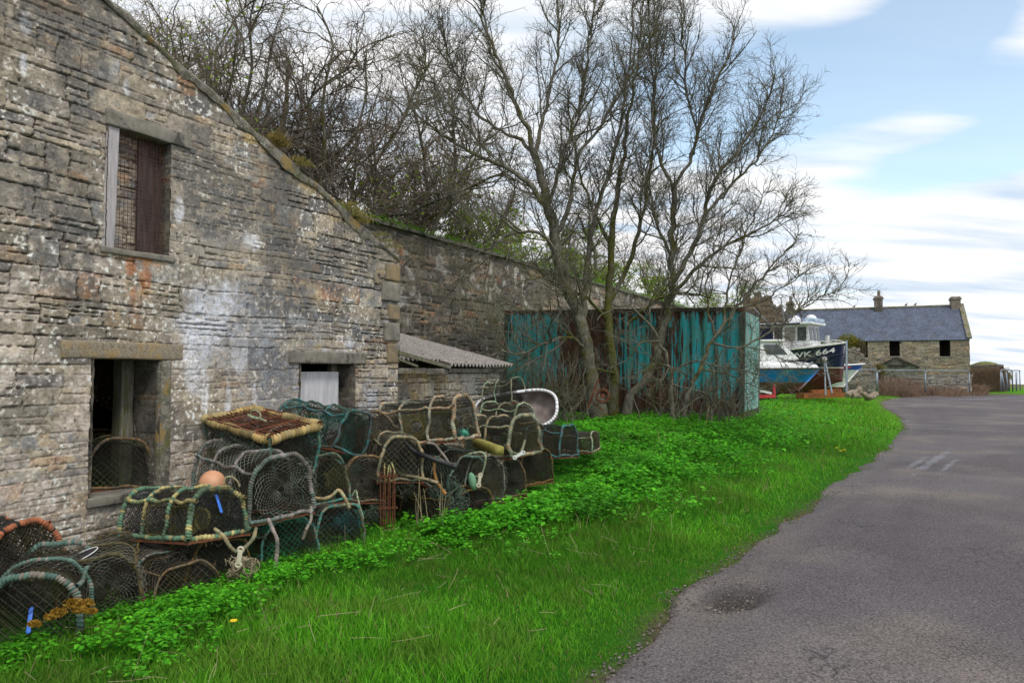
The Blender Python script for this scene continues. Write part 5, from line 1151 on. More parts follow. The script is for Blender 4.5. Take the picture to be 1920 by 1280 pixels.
def ropes_bits():
    def rope(name, label, pts, r, cols, cat='rope', group=None, pitch=None):
        A = np.array([at(*p) for p in pts]); d = np.concatenate([[0], np.cumsum(np.linalg.norm(np.diff(A, axis=0), axis=1))]); s = np.linspace(0, d[-1], max(10, len(pts)*5)); B = np.stack([np.interp(s, d, A[:, i]) for i in range(3)], 1)
        for _ in range(4): B[1:-1] = B[1:-1]*.5+(B[:-2]+B[2:])*.25
        V, F, C = rope_tube(B, r, (.2, 1, .1), cols, len(label)*7, pitch=pitch or r*2.2, sides=7, step=5, amp=.25, wob=.004); c = V.mean(0); o = npmesh(name, V-c, [F], M['rope'], smooth=True, col=C); o.location = c; return tag(o, label, cat, group)
    GRp = 'loose ropes on the lobster pots'
    yl = ((.40, .31, .17), (.30, .30, .18)); gy = ((.30, .25, .22), (.2, .2, .18)); gr = ((.20, .30, .19), (.32, .34, .22))
    rope('rope', 'tan rope bridle hanging from the right end of the yellow and green roped pot', [(402, 990, 5.0), (420, 1005, 4.95), (432, 1025, 4.93), (446, 1036, 4.9), (462, 1025, 4.93), (476, 1008, 4.98), (480, 990, 5.05)], .013, yl, group=GRp)
    rope('rope', 'frayed grey rope trailing to the grass below the long grey-roped pot', [(503, 972, 5.5), (512, 995, 5.45), (520, 1010, 5.4), (519, 1040, 5.4), (516, 1062, 5.4)], .014, gy, group=GRp)
    rope('rope', 'short grey rope tail hanging beside the green netted pot', [(583, 948, 5.75), (584, 975, 5.72), (575, 990, 5.7), (568, 1010, 5.7)], .012, gy, group=GRp)
    rope('rope', 'loop of thin pale green rope lying on the rusty upturned base', [(470, 778, 6.3), (468, 770, 6.3), (480, 768, 6.28), (490, 776, 6.25), (488, 786, 6.2), (474, 784, 6.22), (462, 776, 6.3), (500, 790, 6.15)], .007, gr, group=GRp)
    rope('rope', 'twisted tan rope running along the foot of the green-roped end-on pot', [(586, 932, 6.1), (605, 936, 6.05), (622, 930, 6.1), (634, 915, 6.12), (645, 930, 6.1), (656, 952, 6.1)], .014, yl, group=GRp)
    rope('rope', 'coil of yellow rope hung on the heap above the rusty rack', [(722, 868, 6.85), (720, 895, 6.82), (728, 902, 6.8), (734, 885, 6.8), (729, 868, 6.84), (727, 895, 6.8), (736, 904, 6.78), (741, 888, 6.8), (734, 866, 6.84)], .008, ((.40, .36, .16), (.3, .3, .15)), group=GRp)
    rope('rope', 'pale green rope bridle hanging from the cream-hooped pot to its white toggle', [(945, 832, 7.75), (955, 845, 7.7), (972, 852, 7.65), (980, 842, 7.7), (984, 825, 7.8)], .014, gr, group=GRp)
    rope('rope', 'pale green rope loop on the web-ended pot', [(866, 862, 7.35), (880, 850, 7.3), (905, 846, 7.3), (912, 855, 7.3), (908, 878, 7.28), (900, 896, 7.28), (885, 890, 7.3)], .011, gr, group=GRp)
    rope('rope', 'frayed tan rope hanging down the collapsed pot of the middle heap', [(800, 830, 7.1), (815, 832, 7.05), (830, 850, 7.0), (845, 872, 7.0), (852, 880, 7.0)], .013, gy, group=GRp)
    rope('rope', 'orange-stained rope hanging in the dark hollow of the heap', [(815, 855, 6.95), (814, 885, 6.92), (822, 910, 6.9), (835, 925, 6.9)], .016, ((.34, .16, .05), (.22, .12, .04)), group=GRp)
    rope('rope', 'thin green rope dangling below the brown matted pot', [(660, 928, 6.6), (668, 915, 6.6), (674, 950, 6.55), (682, 972, 6.55)], .009, gr, group=GRp)
    rope('rope', 'thin curved rope handle beside the orange buoy', [(420, 905, 5.6), (424, 894, 5.6), (436, 893, 5.6), (446, 902, 5.6), (450, 912, 5.6)], .008, yl, group=GRp)
    rope('rope', 'thick sand-coloured rope edging the dark pot in the hollow', [(752, 890, 6.95), (775, 893, 6.9), (800, 898, 6.9), (822, 905, 6.85)], .015, ((.30, .24, .16), (.25, .2, .12)), group=GRp)
    # toggles
    def toggle(px, py, d, rz, lab, mat):
        mb = MB(); mb.box(-.016, .016, -.008, .008, -.05, .05, bev=.006); 
        for z in (-.05, .05):
            n = 16
            for k in range(n):
                a, b = 2*math.pi*k/n, 2*math.pi*(k+1)/n; mb.bar((.018*math.cos(a), 0, z+.018*math.sin(a)), (.018*math.cos(b), 0, z+.018*math.sin(b)), .0085, 6)
        o = mb.build('toggle', M[mat], smooth=True); o.location = at(px, py, d); o.rotation_euler = (0, R(rz), 0); tag(o, lab, 'toggle')
    toggle(449, 1044, 4.9, 8, 'cream plastic toggle dangling at the end of the tan bridle', 'toggle_old'); toggle(973, 853, 7.55, 60, 'white plastic toggle hanging right of the olive timber', 'toggle'); toggle(899, 900, 7.2, 10, 'cream toggle beside the pale green rope loop', 'toggle_old')
    c = at(398, 906, 5.7); mb = MB(); mb.ball((0, 0, 0), .102, 28, 18, (1, 1, 1.0)); mb.bar((0, 0, .095), (0, 0, .125), .02, 10)
    root = thing('buoy', 'faded orange ball buoy resting behind the yellow and green roped pot', 'buoy', c, (0, R(35), 0)); MBb = MB(); MBb.ball((0, 0, 0), .102, 28, 18); MBb.build('float_body', M['buoy'], root, smooth=True); MBb = MB()
    for k in range(28): a, b = 2*math.pi*k/28, 2*math.pi*(k+1)/28; MBb.bar((.1025*math.cos(a), 0, .1025*math.sin(a)), (.1025*math.cos(b), 0, .1025*math.sin(b)), .0025, 5)
    MBb.build('seam', M['buoy'], root)
    mb = MB(); mb.ball((0, 0, 0), .06, 14, 10, (.7, .7, 1.6)); o = mb.build('net_float', M['float_green'], smooth=True); o.location = at(886, 902, 7.25); o.rotation_euler = (.2, R(-12), 0); tag(o, 'faded green oval net float under the pale green rope loop', 'float')
    # olive timber
    mb = MB(); a = at(892, 828, 7.85); b = at(938, 845, 7.35); mb.beam(a, b, .085, .085); o = mb.build('timber', M['olive_wood']); rough(o, .004, 9, 3, 2); tag(o, 'olive-stained squared timber sticking out of the heap', 'timber')
    mb = MB(); a = at(845, 826, 7.75); b = at(898, 812, 7.6); mb.beam(a, b, .05, .02); o = mb.build('timber', M['olive_wood']); tag(o, 'thin yellowish timber batten between two pots of the heap', 'timber')
    # rusty rack
    root = thing('rusty_rack', 'upright rack of thin rusty bars standing in the heap', 'rack', at(727, 994, 6.75), (0, 0, R(-20))); mb = MB(); 
    for i in range(7): mb.bar((-.075+.025*i, 0, -.02), (-.085+.026*i, .02*(i % 2), .54+.02*(i % 3)), .0055, 6)
    mb.build('bars', M['rust_red'], root); mb = MB(); mb.beam((-.10, .0, .20), (.10, .0, .22), .012, .02); mb.beam((-.10, .0, .50), (.10, .0, .51), .012, .02); mb.build('crossbar', M['rust_red'], root)
    mb = MB(); mb.bar(at(758, 830, 7.0), at(780, 848, 6.95), .022, 8); mb.bar(at(780, 848, 6.95), at(850, 874, 6.9), .022, 8); mb.ball(at(852, 874, 6.9), .032, 8, 6); o = mb.build('rubber_strip', M['black'], smooth=True); tag(o, 'bent black rubber tube across the middle of the heap', 'rubber tube')
    # rusty iron anchor-like bar by the tree
    root = thing('rusty_winch', 'rusty iron bar with a wheel leaning at the foot of the largest tree', 'scrap iron', at(1105, 768, 14.9)); o = root.location
    mb = MB(); mb.bar(Vector(at(1100, 768, 14.9))-o, Vector(at(1122, 712, 15.0))-o, .028, 6); mb.bar(Vector(at(1108, 752, 14.9))-o, Vector(at(1130, 768, 14.8))-o, .022, 6); mb.build('bar', M['rust_red'], root)
    mb = MB(); c = Vector(at(1130, 742, 14.8))-o
    for k in range(16): a, b = 2*math.pi*k/16, 2*math.pi*(k+1)/16; mb.bar(c+Vector((.13*math.cos(a), 0, .13*math.sin(a))), c+Vector((.13*math.cos(b), 0, .13*math.sin(b))), .035, 6)
    mb.bar(c+Vector((0, -.06, 0)), c+Vector((0, .06, 0)), .05, 8); mb.build('wheel', M['rust_red'], root)
    # black rubber soles
    root = thing('rubber_mat', 'black rubber strips edged in white, lying on the leftmost pots', 'rubber strip', at(140, 1052, 4.75), (R(12), R(-24), R(30)))
    for i, (dx, dz, L_) in enumerate(((0, 0, .30), (-.03, -.035, .26))):
        n = 20; pts = [(dx+L_/2*math.cos(t)*1.0, .055*math.sin(t)*(1+.2*math.cos(t))) for t in np.linspace(0, 2*math.pi, n, endpoint=False)]; mb = MB(); mb.prism(pts, dz, dz+.014); mb.build('strip', M['black'], root)
        mb = MB()
        for k in range(n): p, q = pts[k], pts[(k+1) % n]; mb.bar((p[0], p[1], dz+.016), (q[0], q[1], dz+.016), .0035, 5)
        mb.build('white_edge', M['toggle'], root)
    # yellow lichen / sponge tuft on the nearest pot, moss cushions
    def tuft(px, py, d, rad, n, ca, cb, lab, name='moss_clump', cat='moss', fl=1.0, seed=3):
        rs = np.random.RandomState(seed); c = np.array(at(px, py, d)); pos = norm(rs.randn(n, 3))*(rs.rand(n, 1)**.4)*rad*np.array([1, .6, fl]); V, F, C = leaf_quads(rs, pos, .011, ca, cb); o = npmesh(name, V, [F], M['leaf'], col=C); o.location = c; tag(o, lab, cat)
    rsq = 0
    for i, (px, py, d, r_) in enumerate(((120, 1140, 4.02, .055), (138, 1130, 4.05, .065), (158, 1132, 4.1, .06), (100, 1150, 4.0, .045), (70, 1162, 3.98, .04), (172, 1145, 4.1, .035))): pass
    root = thing('yellow_moss', 'bright ochre moss crusted along the foot of the nearest pot', 'moss', at(130, 1142, 4.05)); rs = np.random.RandomState(9); V_ = []; 
    for (px, py, d, r_) in ((112, 1146, 4.02, .05), (138, 1130, 4.05, .06), (160, 1130, 4.1, .055), (95, 1155, 4.0, .04), (65, 1168, 3.98, .04), (172, 1145, 4.1, .035), (150, 1142, 4.05, .05)): V_.append(np.array(at(px, py, d))-np.array(root.location)+norm(rs.randn(300, 3))*(rs.rand(300, 1)**.7)*r_*.85*np.array([1.2, .5, .6]))
    V, F, C = leaf_quads(rs, np.concatenate(V_), .009, (.30, .16, .02), (.46, .28, .04)); npmesh('moss', V, [F], M['leaf'], parent=root, col=C)
ropes_bits()
def tangles():
    """loose twine and torn netting caught in the heap"""
    spec = [(560, 905, 6.5, .16, (.05, .10, .08), (.16, .19, .13), 'tangle of dark green torn netting left of the green-roped end-on pot'), (640, 890, 6.9, .13, (.13, .12, .09), (.2, .17, .12), 'grey-brown clump of torn netting between two middle pots'), (650, 975, 6.5, .12, (.02, .22, .22), (.05, .3, .28), 'frayed turquoise net bundle at the right of the lowest hoop'),
        (762, 905, 7.0, .15, (.05, .06, .045), (.12, .12, .08), 'dark net tangle behind the rusty rack'), (700, 835, 7.3, .17, (.10, .09, .07), (.17, .13, .09), 'matted brown netting heaped beneath the lean-to corner stones'), (845, 925, 7.1, .18, (.06, .09, .07), (.15, .2, .15), 'green-black net tangle below the bent rubber tube'), (868, 812, 7.3, .05, (.10, .42, .30), (.15, .5, .36), 'bright mint-green knot of twine under the highest pot'),
        (905, 880, 7.6, .14, (.10, .11, .08), (.18, .2, .14), 'loose grey net scraps under the olive timber'), (815, 960, 7.1, .17, (.035, .035, .025), (.09, .08, .05), 'blackened net heap in the hollow above the dry stalks'), (655, 868, 7.0, .11, (.03, .24, .15), (.1, .3, .2), 'bright green twine tangle beneath the teal and cream pot'),
        (228, 1028, 5.4, .10, (.02, .22, .17), (.05, .28, .22), 'small bright teal net scrap against the wall foot'), (345, 1045, 5.15, .13, (.04, .04, .035), (.1, .09, .06), 'dark torn net sagging under the yellow and green roped pot'), (455, 1060, 5.2, .10, (.34, .28, .18), (.42, .36, .24), 'straw-like frayed fibres under the cream toggle'), (735, 840, 7.2, .13, (.06, .06, .05), (.14, .13, .10), 'dark netting bunched left of the highest pot'),
        (700, 960, 6.9, .14, (.05, .07, .05), (.14, .18, .12), 'green twine tangle beside the rusty rack'), (925, 800, 8.3, .12, (.05, .05, .04), (.13, .13, .1), 'black net bunch between the highest pot and the cream-hooped pot'), (60, 1100, 4.5, .13, (.10, .10, .08), (.2, .18, .15), 'grey torn netting over the pots at the left edge')]
    for i, (px, py, d, r_, ca, cb, lab) in enumerate(spec):
        rs = np.random.RandomState(700+i); n = 110; K = 14; c = np.array(at(px, py, d)); cur = norm(rs.randn(n, 3))*(rs.rand(n, 1)**.5)*r_*np.array([1, .7, .75]); v = norm(rs.randn(n, 3)); P = np.zeros((n, K, 3))
        for j in range(K): P[:, j] = cur; v = norm(v+rs.randn(n, 3)*.55-cur/r_*.35+np.array([0, 0, -.06])); cur = cur+v*r_*.16
        V, F = tubes([(P, np.full((n, K), .0026)*rs.uniform(.6, 1.8, (n, 1)))], 3); k = rs.rand(n, 1); C = np.repeat(np.array(ca)*(1-k)+np.array(cb)*k, K*3, 0); o = npmesh('net_tangle', V, [F], M['net'], col=C, smooth=True); o.location = c; tag(o, lab, 'netting', 'torn netting caught in the pot heap', None)
tangles()
def dinghy():
    root = thing('dinghy', 'grey-brown fibreglass dinghy with a white rim lying tilted behind the pots', 'dinghy', at(985, 768, 10.0), (R(62), R(-8), R(-16)))
    n = 48; t = np.linspace(0, 2*np.pi, n, endpoint=False); Lh, Wh = .78, .30
    rx = np.where(np.cos(t) > 0, .46*np.sign(np.cos(t))*np.abs(np.cos(t))**.8, -Lh*np.abs(np.cos(t))**.35); ry = Wh*np.sign(np.sin(t))*np.abs(np.sin(t))**.72
    rings = []; 
    for f, dz in ((1, 0), (.97, -.05), (.93, -.11), (.86, -.15), (.6, -.17), (.3, -.175), (.02, -.175)): rings.append(np.stack([rx*f, ry*f, np.full(n, dz)], 1))
    V = np.concatenate(rings); k = len(rings); i = np.arange(k-1)[:, None]*n; a = np.arange(n)[None]; b = (a+1) % n; F = np.stack([i+a, i+b, i+n+b, i+n+a], -1).reshape(-1, 4)
    V2 = V*np.array([1.03, 1.04, 1])+np.array([0, 0, -.02]); F2 = F[:, ::-1]+len(V)
    npmesh('hull', np.concatenate([V, V2]), [np.concatenate([F, F2])], M['dinghy'], parent=root, smooth=True)
    mb = MB()
    for j in range(n): p, q = V[j], V[(j+1) % n]; mb.bar(p, q, .022, 7, cap=True)
    mb.build('rim', M['white'], root, smooth=True)
M['dinghy'] = simple('stained_fibreglass', (.15, .115, .10), (.28, .24, .22), 7, .7, .2, .004, third=((.42, .40, .38), .6))
dinghy()
# ------------------------------------------------------------------ grass and weeds (uncountable)
def ok_ground(x, y):
    """verge only: off the road, outside buildings, walls and container"""
    d = road_d(x, y); t = (x-P0[0])*U2[0]+(y-P0[1])*U2[1]; w_ = (x-P0[0])*N2[0]+(y-P0[1])*N2[1]
    k = (d > -.16) & ~((w_ > -.03) & (t < LT1+.05) & (w_ < 5)) & (w_ < WB-.05)
    cx = (x-cA.x)*cu.x+(y-cA.y)*cu.y; cy = (x-cA.x)*cv.x+(y-cA.y)*cv.y
    k &= ~((w_ > -1.2-.68*ss(t, 1.5, 4.0)*(1-ss(t, 6.2, 7.6))) & (t > -1.2) & (t < 7.4)) | (hsh((x*500).astype(int), (y*500).astype(int), 4) < .12)
    k &= (w_ < -.03)
    return k & ~((cx > 0) & (cx < CL) & (cy > 0) & (cy < CD)), d, t, w_
def sample(rs, n, r0, r1, a0, a1, pw=1.0):
    """random points around the camera's standing place: azimuth a0..a1 deg, range r0..r1"""
    r = r0*(r1/r0)**(rs.rand(n)**pw); a = np.radians(rs.uniform(a0, a1, n)); return r*np.sin(a), r*np.cos(a), r
def blades(name, rs, x, y, h, wd, lean, cA_, cB_, cut=None):
    n = len(x); z = g(x, y); az = rs.uniform(0, 2*np.pi, n); la = rs.uniform(0, 2*np.pi, n); l = lean*rs.uniform(.3, 1.3, n)*h
    b = np.stack([x, y, z-.01], 1); sd_ = np.stack([np.cos(az), np.sin(az), 0*az], 1)*wd[:, None]; ld = np.stack([np.cos(la), np.sin(la), 0*la], 1)*l[:, None]; up = np.array([0, 0, 1])*h[:, None]
    V = np.stack([b-sd_, b+sd_, b+up*.55+ld*.35+sd_*.8, b+up*.55+ld*.35-sd_*.8, b+up*.97+ld*1.1], 1).reshape(-1, 3); i = np.arange(n)[:, None]*5
    k = rs.rand(n, 1); c = (np.array(cA_)*(1-k)+np.array(cB_)*k)*rs.uniform(.65, 1.25, (n, 1)); c = np.repeat(c[:, None], 5, 1); c[:, :2] *= .8; c = c.reshape(-1, 3)
    return V, i+np.array([[0, 1, 2, 3]]), i+np.array([[3, 2, 4]]), c
def patch(x, y, s, sd): return fbm(x*s, y*s, sd, 4)
def leafy_w(x, y, d, t, w_):
    r = np.hypot(x, y); k = ss(d+(patch(x, y, 1.1, 71)-.5)*2.2, .9, 2.4)*ss(y+(patch(x, y, .9, 75)-.5)*2.2, 5.6, 7.0)*(1-ss(y, 24, 32))
    k2 = ss(patch(x, y, 1.2, 72), .34, .48)*(y < 5.8)*ss(-w_, -.2, .1)*(1-ss(-w_+(patch(x, y, .8, 76)-.5)*1.6, 1.7, 2.5))
    return np.clip(k+k2, 0, 1)
def veg():
    rs = np.random.RandomState(1)
    Vs, Q, T3, C, b = [], [], [], [], 0
    for (n, r0, r1, hh, ww, a0, a1) in ((170000, 3.0, 7.5, .078, .0026, -52, 42), (150000, 6.5, 17, .12, .0042, -42, 48), (70000, 15, 55, .14, .011, -22, 46)):
        x, y, r = sample(rs, n, r0, r1, a0, a1, .72 if r0 < 5 else .8); ok, d, t, w_ = ok_ground(x, y); lf = leafy_w(x, y, d, t, w_)
        ok &= (rs.rand(n) > lf*.72) & (rs.rand(n) < .10*(d > -.1)+ss(d+(patch(x, y, 4, 77)-.5)*.5, -.10, .16)); x, y, r, d = x[ok], y[ok], r[ok], d[ok]
        tall = patch(x, y, 1.6, 73); h = hh*(.45+1.1*tall)*rs.uniform(.5, 1.35, len(x))*(.35+.65*ss(d, 0, .8)); w2 = ww*rs.uniform(.6, 1.4, len(x))
        tone = patch(x, y, .9, 74)[:, None]; a = blades('g', rs, x, y, h, w2, .55, (.058, .265, .012), (.175, .45, .026)); col = a[3]; tt = np.repeat(ss(tone[:, 0], .35, .7), 5)[:, None]
        edge = np.repeat(1-ss(d, .0, .55), 5)[:, None]; dry = np.repeat(rs.rand(len(x)) < .035+.10*(1-ss(d, 0, .3)), 5)[:, None]
        dull = np.repeat(ss(patch(x, y, 2.6, 88), .52, .66)*ss(d, .2, .6), 5)[:, None]*.55; col = col*(1-dull)+np.array([.13, .22, .03])*dull; farm = np.repeat(ss(r, 18, 34), 5)[:, None]; col = col*(.8+.45*tt); col = col*(1-edge*.7)+np.array([.12, .22, .02])*edge*.7; col = col*(1-farm*.8)+np.array([.13, .30, .02])*farm*.8; col = np.where(dry, np.array([.30, .24, .12]), col)
        Vs.append(a[0]); Q.append(a[1]+b); T3.append(a[2]+b); C.append(col); b += len(a[0])
    o = npmesh('grass', np.concatenate(Vs), [np.concatenate(Q), np.concatenate(T3)], M['grass'], col=np.concatenate(C)); tag(o, kind='stuff', label='bright green grass covering the verge', cat='grass')
    # leafy weeds: sprigs of toothed leaflets
    Vs, Fs, C, b = [], [], [], 0
    for (n, r0, r1, sz, hh) in ((17000, 3.3, 7.5, .024, .15), (27000, 6.2, 16.5, .043, .27), (5000, 16, 30, .06, .2)):
        x, y, r = sample(rs, n, r0, r1, -48, 30, .75); ok, d, t, w_ = ok_ground(x, y); lf = leafy_w(x, y, d, t, w_); ok &= rs.rand(n) < lf; x, y, r = x[ok], y[ok], r[ok]; n = len(x)
        z = g(x, y); h = hh*(.3+.7*ss(-w_[ok]-1.2-.68*ss(t[ok], 1.5, 4.0), .0, .9))*(.15+1.5*patch(x, y, 1.6, 80)*(.4+1.2*patch(x, y, 6, 82)))*rs.uniform(.3, 1.3, n); top = np.stack([x, y, z+h], 1)
        # 9 leaflets: three fingers of three
        for j in range(9):
            az = rs.uniform(0, 2*np.pi, n) if j == 0 else az
            fa = az+(j//3-1)*1.15+((j % 3)-1)*.75*rs.uniform(.8, 1.2, n); rad = sz*(1.0+.5*((j % 3) == 1)); el = rs.uniform(-.35, .45, n)
            dirv = np.stack([np.cos(fa)*np.cos(el), np.sin(fa)*np.cos(el), np.sin(el)], 1); fd = az+(j//3-1)*1.15; off = np.stack([np.cos(fd), np.sin(fd), 0*fd], 1)*sz*.9
            sdv = np.stack([-np.sin(fa), np.cos(fa), rs.uniform(-.4, .4, n)], 1); L2 = (rad*rs.uniform(.8, 1.2, n))[:, None]; p = top+off+np.array([0, 0, 1])*(rs.randn(n, 1)*.012)
            V = np.stack([p, p+dirv*L2*.42+sdv*L2*.36, p+dirv*L2-np.array([0, 0, .12])*L2, p+dirv*L2*.42-sdv*L2*.36], 1).reshape(-1, 3)
            k = rs.rand(n, 1); tn = ss(patch(x, y, 1.0, 81), .35, .65)[:, None]; c = (np.array([.034, .22, .008])*(1-k)+np.array([.135, .49, .020])*k)*(.75+.5*tn)*rs.uniform(.75, 1.25, (n, 1))
            Vs.append(V); Fs.append(np.arange(n*4).reshape(-1, 4)+b); C.append(np.repeat(c, 4, 0)); b += n*4
    o = npmesh('leafy_weeds', np.concatenate(Vs), [np.concatenate(Fs)], M['leaf'], col=np.concatenate(C)); tag(o, kind='stuff', label='dense low leafy green weeds between the pots and the container', cat='weeds')
    # straw and dead stalks lying in the green
    P = []
    n = 650; x, y, r = sample(rs, n, 3.4, 14, -46, 30, .8); ok, d, t, w_ = ok_ground(x, y); ok &= (d > .4); x, y = x[ok], y[ok]; z = g(x, y)
    for i in range(len(x)):
        L_ = rs.uniform(.05, .24); az = rs.uniform(0, 6.28); el = rs.choice([rs.uniform(0, .25), rs.uniform(.5, 1.4)], p=[.75, .25]); v = np.array([math.cos(az)*math.cos(el), math.sin(az)*math.cos(el), math.sin(el)]); c = np.array([x[i], y[i], z[i]+rs.uniform(.03, .10)]); bend = rs.randn(3)*.12
        P.append([c+v*L_*s+bend*L_*s*s for s in np.linspace(0, 1, 5)])
    P = np.array(P); V, F = tubes([(P, np.full(P.shape[:2], .0011)*rs.uniform(.6, 1.5, (len(P), 1)))], 3); o = npmesh('straw', V, [F], M['straw']); tag(o, kind='stuff', label='scattered dry straw and dead stems lying in the grass', cat='straw')
    # tall dry stalks in front of the heap
    def stalks(lab, spots, h0, h1, n):
        P = []
        for (px, py, sp_) in spots:
            for i in range(n):
                a = gp(px+rs.randn()*sp_, py+rs.randn()*4); h = rs.uniform(h0, h1); v = np.array([rs.randn()*.10, rs.randn()*.08, 1]); cur = np.array(a); q = [cur]
                for s in range(5): v = v+rs.randn(3)*.05; cur = cur+v/np.linalg.norm(v)*h/5; q.append(cur)
                P.append(q)
        P = np.array(P); V, F = tubes([(P, np.linspace(.0034, .0016, 6)[None]*rs.uniform(.7, 1.3, (len(P), 1)))], 4); c = V.mean(0); o = npmesh('dry_stalks', V-c, [F], M['straw']); o.location = c; tag(o, lab, 'dry stalks')
    stalks('tall dry stalks standing before the middle of the pot heap', [(795, 1000, 10), (825, 1000, 12)], .25, .62, 5)
    stalks('dry stalks rising from the weeds in front of the container', [(1280, 850, 14), (1240, 840, 10), (1330, 800, 12)], .2, .5, 4)
    stalks('pale dead stems along the weeds at the right end of the heap', [(1000, 880, 20), (1050, 870, 25), (960, 930, 10)], .12, .4, 4)
    stalks('thin grey stalks by the leftmost pots against the wall', [(75, 1110, 6), (180, 1090, 20), (250, 1075, 16)], .25, .5, 3)
    # dandelions
    i = 0
    for (px, py) in ((436, 1206), (1570, 852), (1584, 856), (1577, 858), (1488, 775), (1476, 770), (1500, 783), (1466, 766), (1512, 768), (1455, 772), (1530, 779)):
        a = gp(px, py); mb = MB(); root = thing('dandelion', 'yellow dandelion flower in the grass', 'flower', a, group='yellow dandelions in the grass'); r_ = .02 if py > 1000 else .03
        if py > 1000: root['label'] = 'yellow dandelion alone in the near grass below the pots'; del root['group']
        mb.bar((0, 0, 0), (0, .01, .12), .003, 5); mb.build('stem', M['stem'], root); mb = MB()
        for k in range(14): an = k*2*math.pi/14; mb.bar((0, .01, .12), (r_*math.cos(an), .01+r_*math.sin(an), .128), .004, 4)
        mb.ball((0, .01, .125), r_*.6, 8, 5, (1, 1, .4)); mb.build('flower_head', M['dandelion'], root)
M['straw'] = simple('dry_straw', (.30, .24, .13), (.44, .37, .23), 9, .8, 0)
M['stem'] = simple('green_stem', (.05, .14, .02), (.08, .2, .03), 9, .7, 0)
M['dandelion'] = simple('dandelion_yellow', (.75, .55, .01), (.8, .62, .02), 9, .7, 0)
veg()
def wall_tufts():
    """grass tufts on the gable coping, lean-to wall head and along the retaining wall"""
    rs = np.random.RandomState(5)
    def tuft(name, lab, pts, n, h, droop, cA_, cB_, wd=.0022, cat='grass tuft', spread=.08):
        P = []; 
        for p in pts:
            p = np.array(p)
            for i in range(n):
                a = p+rs.randn(3)*np.array([spread, spread*.6, spread*.25]); out = np.array([-N2[0], -N2[1], 0])*rs.uniform(.2, 1.0)+rs.randn(3)*.35; H = h*rs.uniform(.5, 1.2); s = np.linspace(0, 1, 6)[:, None]
                P.append(a+np.array([0, 0, 1])*H*(s*.8-droop*s**2*1.3)+out*H*.5*s)
        P = np.array(P); Rd = np.linspace(wd, wd*.3, 6)[None]*rs.uniform(.6, 1.3, (len(P), 1)); V, F = tubes([(P, Rd)], 3); c0 = np.array(pts[0]); k = rs.rand(len(P), 1); C = np.repeat(np.array(cA_)*(1-k)+np.array(cB_)*k, 18, 0)
        o = npmesh(name, V-c0, [F], M['grass'], col=C); o.location = c0; return tag(o, lab, cat)
    def onc(px): t = t_at(px); return W(t, -.05, float(gz(t))+.03)
    tuft('grass_tuft', 'straw-coloured grass tuft on the middle of the gable coping', [onc(500), onc(508), onc(516)], 120, .13, .3, (.46, .32, .12), (.34, .28, .08), .003, spread=.035)
    tuft('grass_tuft', 'short straw grass on the coping above the reddish stones', [onc(p) for p in (545, 556)], 90, .11, .6, (.46, .34, .13), (.25, .27, .06), .003, spread=.05)
    tuft('grass_tuft', 'long dry grass growing on the coping near the gable foot', [onc(p) for p in (640, 652, 663, 674)], 90, .13, .7, (.46, .34, .13), (.25, .28, .06), .0035, spread=.06)
    tuft('grass_tuft', 'thin grass fringe at the lowest end of the gable coping', [onc(p) for p in (705, 718, 728)], 70, .10, .6, (.40, .34, .12), (.26, .28, .07), .003, spread=.05)
    tuft('hanging_grass', 'brown dead grass hanging over the lean-to wall under the broken sheet', [W(KT+.10, -.0, 1.60), W(KT+.25, -.0, 1.6), W(KT+.5, -.0, 1.58), W(KT+.85, -.0, 1.55), W(KT+1.0, -.02, 1.5)], 30, .20, 2.2, (.36, .28, .13), (.22, .15, .07), .0024, 'dead grass', .07)
    tuft('grass_tuft', 'green grass tuft rooted on the lean-to roof beside the gable', [W(KT+.06, .75, 1.95), W(KT+.25, .7, 1.93), W(KT+.15, .5, 1.9)], 70, .09, .2, (.05, .18, .012), (.10, .24, .02), spread=.05)
    P = [W(t, WB+.15+rs.rand()*.3, WTOP+.05) for t in np.arange(8, 40, .28)]
    tuft('grass_fringe', 'grass fringe growing along the top of the long retaining wall', P, 80, .36, .6, (.10, .30, .015), (.26, .42, .04), .010, 'grass', .18)
wall_tufts()
# ------------------------------------------------------------------ ruined house beyond
HD = 56.0; hR = at(1820, 735, HD); hR.z = -.05; hu = Vector((-.918, .397, 0)).normalized(); hv = Vector((.397, .918, 0)).normalized(); HL = 13.6; HW = 6.2
HE = at(1820, 636, HD).z; HRZ = at(1797, 574, HD+3).z
house = thing('ruined_house', 'long roofless-windowed stone house with a blue slate roof and two chimneys', 'house', hR, (0, 0, math.atan2(-hu.y, -hu.x)))
house['label'] = 'derelict stone house with a blue-grey slate roof and empty windows beyond the boats'
